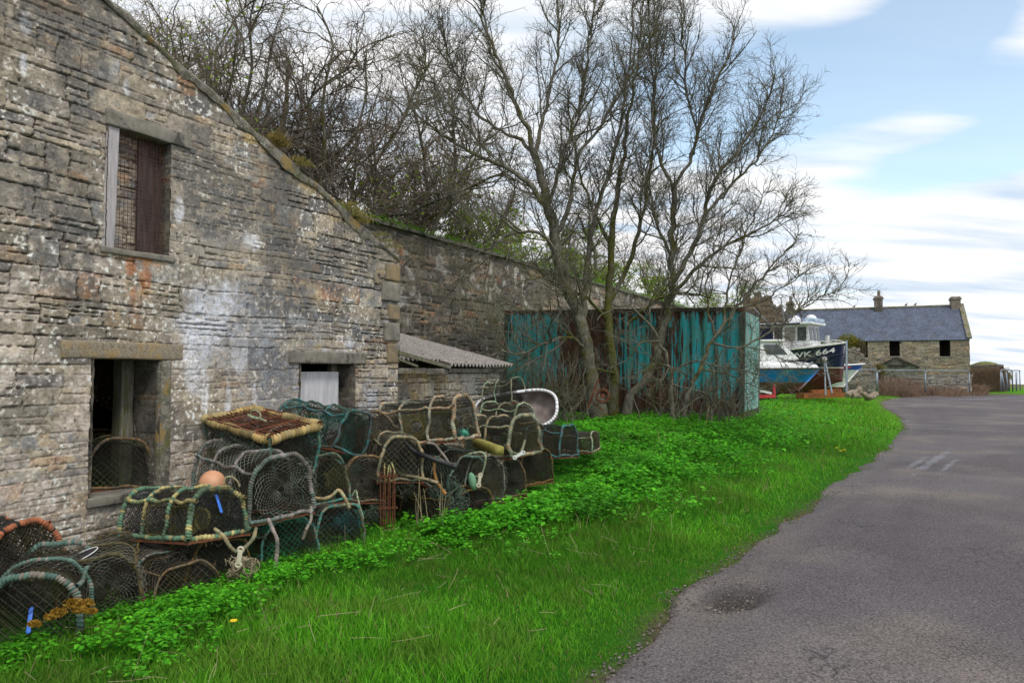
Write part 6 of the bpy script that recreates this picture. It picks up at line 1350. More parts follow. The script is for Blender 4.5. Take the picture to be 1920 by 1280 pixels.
# local: +x along facade to the right is -hu, so facade runs x = -HL..0, y = depth
def hloc_px(px):   # facade local x for a pixel
    k = (px-960)/FP; a = hR; s = (k*a.y-a.x)/(hu.x-k*hu.y); return -s
def hz(py, x): d = hR.y+hu.y*(-x); return EYE+(695-py)*d/FP-hR.z
def make_house():
    st = .05; X, Z = np.meshgrid(np.arange(-HL, .01, st), np.arange(0, HE-hR.z+.02, st))
    ops = [(hloc_px(1669), hloc_px(1686.5), hz(667.5, -6), hz(637, -6)), (hloc_px(1762), hloc_px(1781.5), hz(668, -2), hz(637, -2)), (hloc_px(1600), hloc_px(1626.5), hz(700, -9), hz(638, -9)), (hloc_px(1668), hloc_px(1688), hz(691, -6), hz(688, -6))]
    keep = np.ones(X.shape, bool)
    for o in ops: keep &= ~((X > o[0]) & (X < o[1]) & (Z > o[2]) & (Z < o[3]))
    def stn(T, Z, C, H, n, n2):
        k = np.exp(-((T+8.4)/.9)**2)*ss(Z, .5, 1.5); C = mixc(C, k*.6, (.30, .27, .25)); k = np.exp(-((T+7.5)/.2)**2); C = mixc(C, k*.5, (.42, .40, .38))
        k = ss(fbm(T*1.2, Z*.5, 61, 4), .45, .65); C = mixc(C, k*.4, (.11, .10, .09)); k = np.exp(-((T+.6)/1.1)**2); C = mixc(C, k*.4, (.13, .115, .10)); return C, H
    fr = lambda T, out, Z: np.stack([T, -out*1.0, Z], -1)
    relief('front_wall', X, Z, fr, keep, 601, M['stone_far'], 1.6, np.full(X.shape, .55), stn, parent=house, gain=1.5, joint=.05, tint=(1.05, .98, .88))
    A, Z = np.meshgrid(np.arange(0, HW, .06), np.arange(0, 8, .06)); rz = HRZ-hR.z; ez = HE-hR.z; lim = ez+(rz-ez)*(1-np.abs(A-HW/2)/(HW/2))
    relief('gable_wall', A, Z, lambda T, out, Z: np.stack([out+.0, T, Z], -1), Z < lim, 602, M['stone_far'], 1.6, np.full(A.shape, .5), parent=house)
    relief('gable_wall', A, Z, lambda T, out, Z: np.stack([-HL-out, T, Z], -1), Z < lim, 603, M['stone_far'], 1.6, np.full(A.shape, .5), parent=house)
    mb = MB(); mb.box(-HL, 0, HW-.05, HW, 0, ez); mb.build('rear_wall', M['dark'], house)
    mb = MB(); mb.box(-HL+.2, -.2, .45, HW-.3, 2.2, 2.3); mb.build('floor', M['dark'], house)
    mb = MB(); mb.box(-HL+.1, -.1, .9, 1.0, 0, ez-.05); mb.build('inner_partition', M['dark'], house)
    # roof: two slabs, front drawn with slate texture laid in its own plane
    sl = math.hypot(HW/2, rz-ez); ang = math.atan2(rz-ez, HW/2)
    for s in (0, 1):
        mb = MB(); mb.box(-HL-.1, .02, -.12, sl+.02, 0, .06); o = mb.build('roof', M['slate'], house)
        if s == 0: o.location = (0, 0, ez+.02); o.rotation_euler = (ang, 0, 0)
        else: o.location = (-HL-.08, HW, ez+.02); o.rotation_euler = (ang, 0, math.pi)
    mb = MB(); mb.beam((-HL, HW/2, rz+.07), (-.1, HW/2, rz+.07), .3, .14); mb.build('ridge', M['coping'], house)
    mb = MB(); 
    for s in (1,): mb.beam((.0, -.1, ez+.1), (.0, HW/2, rz+.16), .34, .16)
    mb.build('skew', M['coping'], house)
    def chim(x, zt, name, w=.62, pot_=True):
        A = MB(); A.box(x-w/2, x+w/2, HW/2-.45, HW/2+.45, rz-.9, zt, bev=.03); A.box(x-w/2-.07, x+w/2+.07, HW/2-.5, HW/2+.5, zt-.28, zt-.12, bev=.02); o = A.build('chimney', M['chim'], house); rough(o, .02, 3, 2, 4)
        if pot_: B = MB(); B.bar((x+.05, HW/2, zt-.02), (x+.05, HW/2, zt+.5), .14, 10, .12); B.build('chimney_pot', M['chim'], o)
    chim(hloc_px(1640.5)+.55, HRZ-hR.z+1.05, 'c'); chim(-.42, HRZ-hR.z+.78, 'c', .68, False); chim(-HL+.35, HRZ-hR.z+.85, 'c')
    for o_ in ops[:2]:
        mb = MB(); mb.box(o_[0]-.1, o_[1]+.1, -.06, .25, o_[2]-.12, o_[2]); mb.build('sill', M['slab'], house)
        mb = MB(); mb.box(o_[0], o_[1], .9, 1.1, o_[2], o_[3]); mb.build('window', M['dark'], house)  # near-black block behind the empty opening paints the darkness inside
    # porch gable
    xc = (ops[3][0]+ops[3][1])/2; pz = hz(689, -6); top = hz(672.5, -6); w2 = 1.55
    mb = MB(); mb.prism([(-w2, 0), (w2, 0), (w2, pz), (0, top), (-w2, pz)], 0, .9, Matrix.Translation((xc, -.02, 0)) @ Matrix.Rotation(math.pi/2, 4, 'X')); o = mb.build('porch', M['stone_plain'], house)
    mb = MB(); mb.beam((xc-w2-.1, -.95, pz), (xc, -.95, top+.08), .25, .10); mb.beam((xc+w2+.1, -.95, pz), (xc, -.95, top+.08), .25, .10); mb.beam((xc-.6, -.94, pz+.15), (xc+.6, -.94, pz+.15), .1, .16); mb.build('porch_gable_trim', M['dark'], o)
M['chim'] = simple('chimney_stone', (.13, .11, .09), (.24, .20, .16), 3, .9, .6, .02, third=((.08, .07, .06), .55))
M['stone_plain'] = simple('grey_rubble_plain', (.12, .11, .095), (.24, .22, .19), 4, .92, .9, .04, third=((.06, .055, .045), .52))
make_house()
def birds():
    for i, (px, lab) in enumerate(((1597, 'small dark bird on the roof ridge left of the middle chimney'), (1699, 'left one of the two birds between the chimneys'), (1717, 'right one of the two birds between the chimneys'))):
        x = hloc_px(px)+.4; p = hR+Vector((-hu.x*x, -hu.y*x, 0))+hv*(HW/2); mb = MB(); mb.ball((0, 0, .12), .07, 10, 8, (1.3, .8, 1.1)); mb.ball((.09, 0, .22), .045, 8, 6); mb.bar((.12, 0, .22), (.17, 0, .215), .012, 5, .003); mb.bar((-.07, 0, .10), (-.17, 0, .04), .04, 5, .02); mb.bar((.0, .02, 0), (.0, .02, .08), .008, 4); mb.bar((.0, -.02, 0), (.0, -.02, .08), .008, 4)
        o = mb.build('bird', M['black'], smooth=True); o.location = (p.x, p.y, HRZ+.14); tag(o, lab, 'bird', 'birds on the roof ridge')
birds()
def relief_at(name, label, cat, p0, p1, h, seed, prof_=None, sc=1.3, th=.5, gain=1., tint=(1, 1, 1), mat='stone_far', st=.05, zfrac=None, name2='wall'):
    """free-standing rubble wall from p0 to p1 (world xy), top height h(s)"""
    p0 = np.array(p0, float); p1 = np.array(p1, float); L_ = np.linalg.norm(p1-p0); u = (p1-p0)/L_; n = np.array([u[1], -u[0]]);
    if n[1] > 0: n = -n
    gz0 = float(g(np.array([p0[0]]), np.array([p0[1]]))[0])-.1; root = thing(name, label, cat, (p0[0], p0[1], gz0)); T, Z = np.meshgrid(np.arange(0, L_, st), np.arange(0, np.max([h(s) for s in np.linspace(0, 1, 30)])+st, st))
    hh = np.vectorize(h)(np.clip(T/L_, 0, 1)); keep = Z < hh+.10*(fbm(T*3, T*0, seed+3, 3)-.5)
    def fr(off, sg):
        def f(T, out, Z): o_ = off+sg*out; return np.stack([u[0]*T+n[0]*o_, u[1]*T+n[1]*o_, Z], -1)
        return f
    relief(name2, T, Z, fr(0, 1), keep, seed, M[mat], sc, np.full(T.shape, .15), parent=root, gain=gain, tint=tint, joint=.06)
    relief('rear_face', T, Z, fr(-th, -1), keep, seed+1, M[mat], sc, np.full(T.shape, .15), parent=root, gain=gain, tint=tint, joint=.06)
    ts = np.arange(0, L_, .25); mb = MB(); rr = random.Random(seed)
    for t in ts: z = h(min(1, (t+.12)/L_)); a = rr.uniform(-.04, .03); q = Vector((u[0]*t, u[1]*t, 0)); e = Vector((u[0]*(t+.23), u[1]*(t+.23), 0)); nn = Vector((n[0], n[1], 0)); mb.add([q+nn*(.02+a)+Vector((0, 0, z-.1)), e+nn*(.02+a)+Vector((0, 0, z-.1)), e-nn*th+Vector((0, 0, z-.1)), q-nn*th+Vector((0, 0, z-.1)), q+nn*(.0+a)+Vector((0, 0, z+.02+a)), e+nn*(.0)+Vector((0, 0, z+.03+a)), e-nn*th+Vector((0, 0, z+.02)), q-nn*th+Vector((0, 0, z+a))], [(4, 5, 6, 7), (0, 1, 5, 4), (1, 2, 6, 5), (2, 3, 7, 6), (3, 0, 4, 7)])
    mb.build('cope_stones', M['slab'], root); return root
def xy(px, d): v = at(px, 700, d); return (v.x, v.y)
def far_walls():
    def hgab(s): return max(.6, 2.35-abs(s-.42)*(3.0 if s > .42 else 1.6)) if s < .98 else .6
    relief_at('ruined_gable_wall', 'ragged triangular remnant of a stone gable just right of the navy boat', 'wall', xy(1583, 43), xy(1646, 43), lambda s: (3.0-.9*(.38-s)**2*4 if s < .38 else 3.0-(s-.38)*2.3)-.0, 620, gain=1.0)
    relief_at('garden_wall', 'low broken rubble wall in front of the derelict house', 'wall', xy(1650, 50), xy(1822, 47), lambda s: (1.10 if s > .32 else .9)+(.0 if s < .56 else .15), 621, gain=1.9)
    relief_at('garden_wall', 'weedy brown wall right of the derelict house, ending in a broken corner', 'wall', xy(1820, 53), xy(1888, 51), lambda s: 1.95 if s < .84 else 1.0, 622, gain=.85, tint=(1.1, .9, .75))
    relief_at('ruined_house_wall', 'tall brown ruined gable of the farther house behind the white and blue boats', 'wall', xy(1395, 52), xy(1500, 50), lambda s: (7.1 if s < .38 else 7.1-(s-.38)*3.8)+.25*math.sin(s*30), 623, gain=.85, tint=(1.1, .9, .8))
    # earth mound behind
    mb = MB(); c = at(1848, 690, 60)
    for (px, py, rx, rz) in ((1847, 692, 1.6, 1.05), (1828, 694, 1.2, .7), (1862, 697, 1.3, .6)):
        p = at(px, py, 60); mb.ball((p.x-c.x, 0, p.z-c.z-.4), 1, 20, 12, (rx, 1.4, rz), .06)
    o = mb.build('turf_roof', M['mound'], smooth=True); o.location = c; tag(o, 'yellow-green turf hump behind the wall right of the derelict house', 'turf mound')
    # dead weeds brown band
    rs = np.random.RandomState(8); n = 15000; s = rs.rand(n); px = rs.uniform(1575, 1850, n); d = rs.uniform(43, 50.5, n)-4*(px < 1640)*0; k = (px-960)/FP; x = k*d; y = d; h = rs.uniform(.25, .95, n)*(.25+1.1*ss(fbm(x*.6, y*.6, 5), .35, .6))*(1-.35*ss(px, 1700, 1740)); z = g(x, y)
    keep = (fbm(x*.5, y*.5, 9) > .36) | (px < 1735); x, y, z, h = x[keep], y[keep], z[keep], h[keep]; n = len(x); v = norm(np.stack([rs.randn(n)*.3, rs.randn(n)*.2, np.ones(n)], 1)); sarr = np.linspace(0, 1, 4)[None, :, None]
    P = np.stack([x, y, z], 1)[:, None]+v[:, None]*h[:, None, None]*sarr+np.stack([rs.randn(n)*.25, rs.randn(n)*.1, -.1*np.ones(n)], 1)[:, None]*h[:, None, None]*sarr**2
    V, F = tubes([(P, np.full(P.shape[:2], .010))], 3); kk = rs.rand(n, 1); C = np.repeat(np.array([.22, .14, .10])*(1-kk)+np.array([.34, .24, .17])*kk, 12, 0); o = npmesh('dead_weeds', V, [F], M['grass'], col=C); tag(o, 'brown dead weeds in front of the derelict house', 'weeds', kind='stuff')
    n = 5200; px = rs.uniform(1822, 1886, n); d = rs.uniform(50.0, 50.9, n); k = (px-960)/FP; x = k*d; y = d; z = g(x, y)+rs.uniform(0, .9, n); h = rs.uniform(.3, 1.0, n); v = norm(np.stack([rs.randn(n)*.3, rs.randn(n)*.2, np.ones(n)], 1)); P = np.stack([x, y, z], 1)[:, None]+v[:, None]*h[:, None, None]*sarr
    V, F = tubes([(P, np.full(P.shape[:2], .008))], 3); kk = rs.rand(n, 1); C = np.repeat(np.array([.16, .10, .07])*(1-kk)+np.array([.26, .19, .12])*kk, 12, 0); o = npmesh('dead_creeper', V, [F], M['grass'], col=C); tag(o, 'brown dead creeper covering the wall right of the derelict house', 'creeper', kind='stuff')
M['mound'] = simple('dry_turf', (.10, .11, .02), (.22, .21, .05), 4, .95, .8, .05)
far_walls()
def bush(px, py, d, rx, rz, lab, cA_, cB_, n=2600, name='bush', sz=.05, seed=1):
    rs = np.random.RandomState(seed); c = at(px, py, d); gzz = float(g(np.array([c.x]), np.array([c.y]))[0]); root = thing(name, lab, 'bush', (c.x, c.y, gzz)); u = norm(rs.randn(n, 3))*(rs.rand(n, 1)**.45); f = .65+.7*fbm(u[:, 0]*2+5, u[:, 2]*2+u[:, 1], seed, 3); pos = u*np.array([rx, rx*.7, rz])*f[:, None]+np.array([0, 0, c.z-gzz])
    V, F, C = leaf_quads(rs, pos, sz, cA_, cB_); npmesh('foliage', V, [F], M['leaf'], parent=root, col=C)
    P = []
    for i in range(40): e = pos[rs.randint(n)]; P.append([np.array([rs.randn()*.15, rs.randn()*.1, 0])*(1-s)+e*s+rs.randn(3)*.05*s*(1-s)*4 for s in np.linspace(0, 1, 6)])
    P = np.array(P); crown_ = tubes([(P, np.linspace(.025, .008, 6)[None]*np.ones((40, 1)))], 4); npmesh('stems', crown_[0], [crown_[1]], M['twig'], parent=root)
bush(1590, 648, 45, 1.0, .75, 'yellow-green gorse bush rising behind the navy boat bow', (.10, .12, .015), (.28, .24, .02), 4200, 'gorse_bush', .05, 3)
bush(1560, 650, 46, .9, .5, 'small olive bush beside the gorse behind the navy boat', (.08, .10, .015), (.16, .17, .03), 2200, 'gorse_bush', .05, 4)
bush(1612, 660, 44.6, .5, .9, 'dark brown bare bush under the house eaves right of the gorse', (.06, .05, .03), (.12, .08, .05), 1500, 'bramble_bush', .04, 5)
bush(1648, 696, 46, .45, .5, 'olive shrub on the low wall beside the ragged gable remnant', (.14, .13, .03), (.24, .22, .05), 1200, 'shrub', .05, 6)
def fences():
    def panel(px0, px1, d0, d1, y0, y1, lab, mesh_=True, nw=0):
        a = at(px0, y1, d0); b = at(px1, y1, d1); H = at(px0, y0, d0).z-a.z; root = thing('fence_panel', lab, 'fence panel', a, group='temporary steel fence panels'); v = b-a; v.z = 0; up = Vector((0, 0, 1)); L_ = v.length; u = v.normalized(); z = Vector((0, 0, 0))
        mb = MB()
        for s in (0, 1): p = v*s; mb.bar(p-up*.05, p+up*(H-.12), .032, 8)
        mb.bar(up*(H-.12), u*.12+up*H, .032, 8); mb.bar(v+up*(H-.12), v-u*.12+up*H, .032, 8); mb.bar(u*.12+up*H, v-u*.12+up*H, .032, 8); mb.build('frame', M['galv'], root, smooth=True)
        mb = MB(); n = int(L_/.12)
        for i in range(1, n, 2): mb.bar(v*(i/n), v*(i/n)+up*H, .002, 3, cap=False)
        for j in range(1, int(H/.3)): mb.bar(up*j*.3, v+up*j*.3, .002, 3, cap=False)
        mb.build('wire_mesh', M['galv'], root)
    panel(1736, 1818, 42, 43, 694.5, 735, 'rounded galvanised fence panel before the right half of the derelict house')
    panel(1582, 1644, 41, 42, 692.5, 733, 'galvanised fence panel behind the white boat bow'); panel(1646, 1735, 42.3, 42.2, 694, 733, 'galvanised fence panel before the porch of the derelict house')
    panel(1877, 1899, 44, 44.5, 693, 733, 'left end fence panel at the right edge beyond the road'); panel(1899, 1913, 44.5, 47, 694, 733, 'rightmost fence panel, seen almost edge-on beyond the road')
    mb = MB(); a = at(1884, 712, 45.2)
    for i, px in enumerate((1884, 1890, 1906)): p = at(px, 733, 45.2); mb.bar(p, p+Vector((-.18+.1*i, 0, 1.2)), .05, 6)
    o = mb.build('gate_bars', M['galv'], smooth=True); tag(o, 'slanting steel props behind the rightmost fence panels', 'props')
fences()
# ------------------------------------------------------------------ boats
def hull(name, root, L_, B, zs, zk, mat, rake=.5, x_bow_fine=.30, thick=.03, stern=.85, full=.5):
    """zs(s) sheer height, zk(s) keel height; s 0 stern .. 1 bow; local x forward"""
    n, m = 36, 16; s = np.linspace(0, 1, n)[:, None]; v = np.linspace(0, 1, m)[None]
    bs = B/2*np.where(s < .45, stern+(1-stern)*np.sin(s/.45*np.pi/2), 1-np.clip((s-.45)/.55, 0, 1)**2.3)
    ex = full+(.95-full)*ss(s, .5, 1.0)*1.3; half = bs*v**ex; half[:, 0] = .03
    zz = zk(s)+(zs(s)-zk(s))*v; xx = s*L_+rake*(v-1)*ss(s, .55, 1.0)
    V = np.concatenate([np.stack([xx, half, zz], -1).reshape(-1, 3), np.stack([xx, -half, zz], -1).reshape(-1, 3)])
    i = np.arange(n-1)[:, None]*m+np.arange(m-1)[None]; F = np.stack([i, i+1, i+m+1, i+m], -1).reshape(-1, 4); F2 = F[:, ::-1]+n*m
    j = np.arange(n-1)*m; k = np.stack([j, j+m, n*m+j+m, n*m+j], -1); j = np.arange(m-1); tr = np.stack([j+1, j, n*m+j, n*m+j+1], -1); tb = (n-1)*m+j; bw = np.stack([tb, tb+1, n*m+tb+1, n*m+tb], -1)
    npmesh(name, V, [np.concatenate([F, F2, k, tr, bw])], mat, parent=root, smooth=True)
    def S(s_, v_, side):
        s_ = np.asarray(s_, float); v_ = np.asarray(v_, float); b_ = B/2*np.where(s_ < .45, stern+(1-stern)*np.sin(s_/.45*np.pi/2), 1-np.clip((s_-.45)/.55, 0, 1)**2.3)
        e_ = full+(.95-full)*ss(s_, .5, 1.0)*1.3; return np.stack([s_*L_+rake*(v_-1)*ss(s_, .55, 1), side*np.maximum(b_*v_**e_, .03), zk(s_)+(zs(s_)-zk(s_))*v_], -1)
    return S
def deck(name, root, S, v, mat, s0=0., s1=.985, inset=.96, dz=0):
    s = np.linspace(s0, s1, 30); a = S(s, np.full(30, v), 1); b = S(s, np.full(30, v), -1); a[:, 1] *= inset; b[:, 1] *= inset; V = np.concatenate([a, b])+np.array([0, 0, dz]); i = np.arange(29); return npmesh(name, V, [np.stack([i, i+30, i+31, i+1], -1)], mat, parent=root)
def strip(name, root, S, v, r, mat, s0=0., s1=1., sides=(1, -1)):
    G_ = []; s = np.linspace(s0, s1, 40)
    for sd_ in sides: G_.append(S(s, np.full(40, v), sd_))
    P = np.array(G_); V, F = tubes([(P, np.full(P.shape[:2], r))], 8); return npmesh(name, V, [F], mat, parent=root, smooth=True)
def zmat(name, stops, rough=.4, fade=None):
    k = NT(name); sep = k.node('ShaderNodeSeparateXYZ'); k.l.new(k.co(), sep.inputs[0]); z = sep.outputs[2]; c = None; n = k.noise(k.co(scale=(1, 1, .4)), 5, 6, .65)
    col = stops[0][1]
    for (h, cc) in stops[1:]: f = k.math('GREATER_THAN', z, h); col = k.mix(f, col, cc)
    c = k.mix(1.0, col, k.ramp(n, (.3, .72), (.6, 1.0)), 'MULTIPLY')
    if fade: c = k.mix(k.ramp(k.noise(k.co(scale=(1, 1, 1), rot=(0, .6, 0)), 1.6, 6, .7), (.52, 0), (.66, .8)), c, fade)
    k.bump(n, .1, .004); return k.done(c, rough)
def boat_front_frame(px, py, d, heading): return at(px, py, d), (0, 0, R(heading))
def navy_boat():
    # stem top at (1590,640), heading right and towards the camera
    hd = -42; L_ = 7.6; d = 34.0; tip = at(1590, 741, d); gz0 = tip.z; c, s = math.cos(R(hd)), math.sin(R(hd)); loc = (tip.x-c*L_, tip.y-s*L_, gz0)
    root = thing('fishing_boat', 'navy blue fishing boat with a white wheelhouse and red-brown bottom, lettered on its bow', 'boat', loc, (0, 0, R(hd)))
    ztop = at(1590, 642, d).z-gz0
    zs = lambda s: 1.95+(ztop-1.95)*np.clip(s, 0, 1)**2.2; zk = lambda s: .10+.0*s+.55*ss(s, .8, 1.0)*(s > .8)
    k_w = at(1590, 690.5, d).z-gz0
    mat = zmat('navy_boat_hull', [(0, (.10, .028, .022)), (k_w, (.48, .44, .38)), (k_w+.07, (.008, .014, .055))], .35)
    S = hull('hull', root, L_, 2.9, zs, zk, mat, rake=.25, full=.42)
    mb = MB(); mb.beam((.3, 0, .08), (L_-.5, 0, .12), .12, .2); mb.build('keel', M['red_brown'], root)
    strip('gunwale', root, S, 1.0, .055, M['white_dirty']); strip('rubbing_strake', root, S, .72, .03, M['navy'], .0, .99)
    deck('deck', root, S, .86, M['white_dirty'])
    # registration
    def text(body, u0, v0, h, sl, side, name):
        cu_ = bpy.data.curves.new('t', 'FONT'); cu_.body = body; cu_.size = 1; cu_.extrude = 0; cu_.offset = .022; to = bpy.data.objects.new('t', cu_); link(to); dg = bpy.context.evaluated_depsgraph_get(); me = bpy.data.meshes.new_from_object(to.evaluated_get(dg)); bpy.data.objects.remove(to)
        bm = _bmesh.new(); bm.from_mesh(me); _bmesh.ops.triangulate(bm, faces=bm.faces[:]); _bmesh.ops.subdivide_edges(bm, edges=[e for e in bm.edges if e.calc_length() > .15], cuts=2); co = np.array([v.co for v in bm.verts])
        w_ = co[:, 0].max(); s_ = u0+co[:, 0]/w_*sl*(1 if side < 0 else -1); base = v0; v_ = base+co[:, 1]*h; P = S(s_, v_, side); P[:, 1] += side*.02
        for v, p in zip(bm.verts, P): v.co = p
        bm.to_mesh(me); bm.free(); me.materials.clear(); me.materials.append(M['white']); o = bpy.data.objects.new(name, me); link(o, root)
    text('WK 664', .70, .80, .16, .245, -1, 'registration_letters'); text('WK 664', .93, .795, .17, .30, 1, 'registration_letters')
    # wheelhouse
    zd = 2.1; wx0, wx1, wy = 4.35, 6.05, .85
    wz = zd-.1; H = 1.42
    def wh(x0, x1, y, z0, z1, taper, name, mat, par=root):
        mb = MB(); vs = [(x0, -y, z0), (x1+taper, -y*.9, z0), (x1+taper, y*.9, z0), (x0, y, z0), (x0, -y, z1), (x1, -y*.86, z1), (x1, y*.86, z1), (x0, y, z1)]; mb.add(vs, [(0, 3, 2, 1), (4, 5, 6, 7), (0, 1, 5, 4), (1, 2, 6, 5), (2, 3, 7, 6), (3, 0, 4, 7)]); return mb.build(name, mat, par)
    w0 = wh(wx0, wx1, wy, wz, wz+H, .12, 'wheelhouse', M['white'])
    mb = MB(); mb.box(wx0-.7, wx0+.02, -wy, wy, wz, wz+H-.1); mb.build('wheelhouse_rear', M['navy'], root)
    mb = MB(); mb.box(wx0-.75, wx1+.28, -wy-.12, wy+.12, wz+H, wz+H+.13, bev=.05); rf = mb.build('wheelhouse_roof', M['white'], root)
    mb = MB(); mb.box(wx0-.7, wx1-.3, -wy-.13, wy+.13, wz+H+.02, wz+H+.10); mb.build('roof_band', M['navy'], rf)
    mb = MB(); mb.box(wx1-.25, wx1+.30, -.75, .75, wz+H+.10, wz+H+.32, bev=.06); sgn = mb.build('visor', M['visor'], rf)
    for (y) in (-1, 1):
        for (x0, x1, m_) in ((wx0+.08, wx0+.48, 'wood_dark'), (wx0+.58, wx0+1.10, 'curtain'), (wx0+1.2, wx0+1.62, 'glass')):
            mb = MB(); f = lambda x: wy*(1-.12*(x-wx0)/2.1)+.012; mb.add([(x0, y*f(x0), wz+.66), (x1, y*f(x1), wz+.66), (x1, y*f(x1)*.995, wz+1.32), (x0, y*f(x0)*.995, wz+1.32)], [(0, 1, 2, 3)]); mb.build('window', M[m_], w0)
    for y in (-.5, 0, .5):
        mb = MB(); mb.add([(wx1+.09, y-.19, wz+.66), (wx1+.09, y+.19, wz+.66), (wx1+.03, y+.18, wz+1.32), (wx1+.03, y-.18, wz+1.32)], [(0, 1, 2, 3)]); mb.build('window', M['glass'], w0)
    mb = MB(); mb.ball((wx0+.9, -.3, wz+H+.28), .3, 16, 10, (1, 1, .75)); mb.ball((wx0+1.5, .25, wz+H+.34), .27, 16, 10, (1, 1, .8)); mb.build('radar_dome', M['white'], root, smooth=True)
    mb = MB(); mb.bar((wx0+.3, 0, wz+H), (wx0+.1, 0, wz+H+1.5), .03, 6); mb.bar((wx0-.5, .5, wz+H), (wx0-1.6, .6, wz+H+1.1), .02, 5); mb.bar((wx0+1.2, 0, wz+H), (wx0+1.2, 0, wz+H+.65), .025, 6); mb.build('mast', M['galv'], root)
    # rails, bow post
    mb = MB()
    for sd_ in (1, -1):
        s = np.linspace(.62, .97, 8); a = S(s, np.ones(8), sd_); a[:, 1] *= .95
        for i in range(7): mb.bar(Vector(a[i])+Vector((0, 0, .22)), Vector(a[i+1])+Vector((0, 0, .22*(1-i/14))), .022, 6)
        for i in range(0, 8, 2): mb.bar(a[i], Vector(a[i])+Vector((0, 0, .22)), .02, 6)
    mb.build('bow_rail', M['white_dirty'], root)
    mb = MB(); mb.bar((L_-.05, 0, .1), (L_-.02, 0, ztop+.12), .05, 8); mb.build('stem_post', M['galv'], root)
    mb = MB(); mb.bar((L_-.9, 0, zd+.4), (L_-.9, 0, zd+.8), .1, 10); mb.build('winch', M['white_dirty'], root)
    q = root.matrix_world
    # orange float on deck: its own thing
    b_ = Matrix.Translation(Vector(loc)) @ Matrix.Rotation(R(hd), 4, 'Z'); p = b_ @ Vector((wx0+.2, -wy-.42, zd+.25)); mb = MB(); mb.ball((0, 0, 0), .26, 16, 12, (1, .8, 1.15)); mb.bar((0, 0, .28), (0, 0, .38), .05, 8); o = mb.build('orange_float', M['orange'], smooth=True); o.location = p; tag(o, 'bright orange float on the navy boat beside its wheelhouse', 'float')
    # props
    root2 = thing('boat_props', 'pair of long poles propped in an inverted V against the navy hull', 'props', at(1546, 741, 32.2)); o = root2.location; mb = MB(); mb.bar(Vector(at(1548, 741, 32))-o, Vector(at(1546, 672, 32.6))-o, .04, 6); mb.build('pole', M['galv'], root2); mb = MB(); mb.bar(Vector(at(1560, 737, 31.8))-o, Vector(at(1546, 672, 32.6))-o, .04, 6); mb.build('pole', M['galv'], root2)
    mb = MB(); mb.ball(Vector(at(1546, 673, 32.5))-o, .12, 10, 8); mb.build('rope_knot', M['wood_pale'], root2)
    a = at(1590, 655, 33.4); mb = MB(); mb.bar(at(1587, 742, 33.2), at(1586.5, 640, 33.6), .035, 6); ob = mb.build('prop_pole', M['galv']); tag(ob, 'single upright steel pole at the stem of the navy boat', 'pole')
    mb = MB(); p = at(1548, 741, 33); mb.beam(at(1500, 742, 33), at(1580, 740, 34), .5, .22); mb.beam(at(1520, 735, 33.5), at(1575, 733, 34), .25, .2); ob = mb.build('cradle_beam', M['rust_orange']); tag(ob, 'rusty orange steel beams under the navy boat', 'cradle')
M['red_brown'] = simple('red_antifouling', (.10, .025, .02), (.16, .045, .03), 4, .7, .2)
M['visor'] = _paint('visor_blue', (.16, .28, .45), (.55, .66, .75), .4, 6)
M['curtain'] = simple('curtained_glass', (.22, .20, .18), (.33, .31, .29), 6, .4, 0)
M['rust_orange'] = simple('orange_rust', (.16, .055, .015), (.30, .10, .02), 4, .85, .3)
navy_boat()
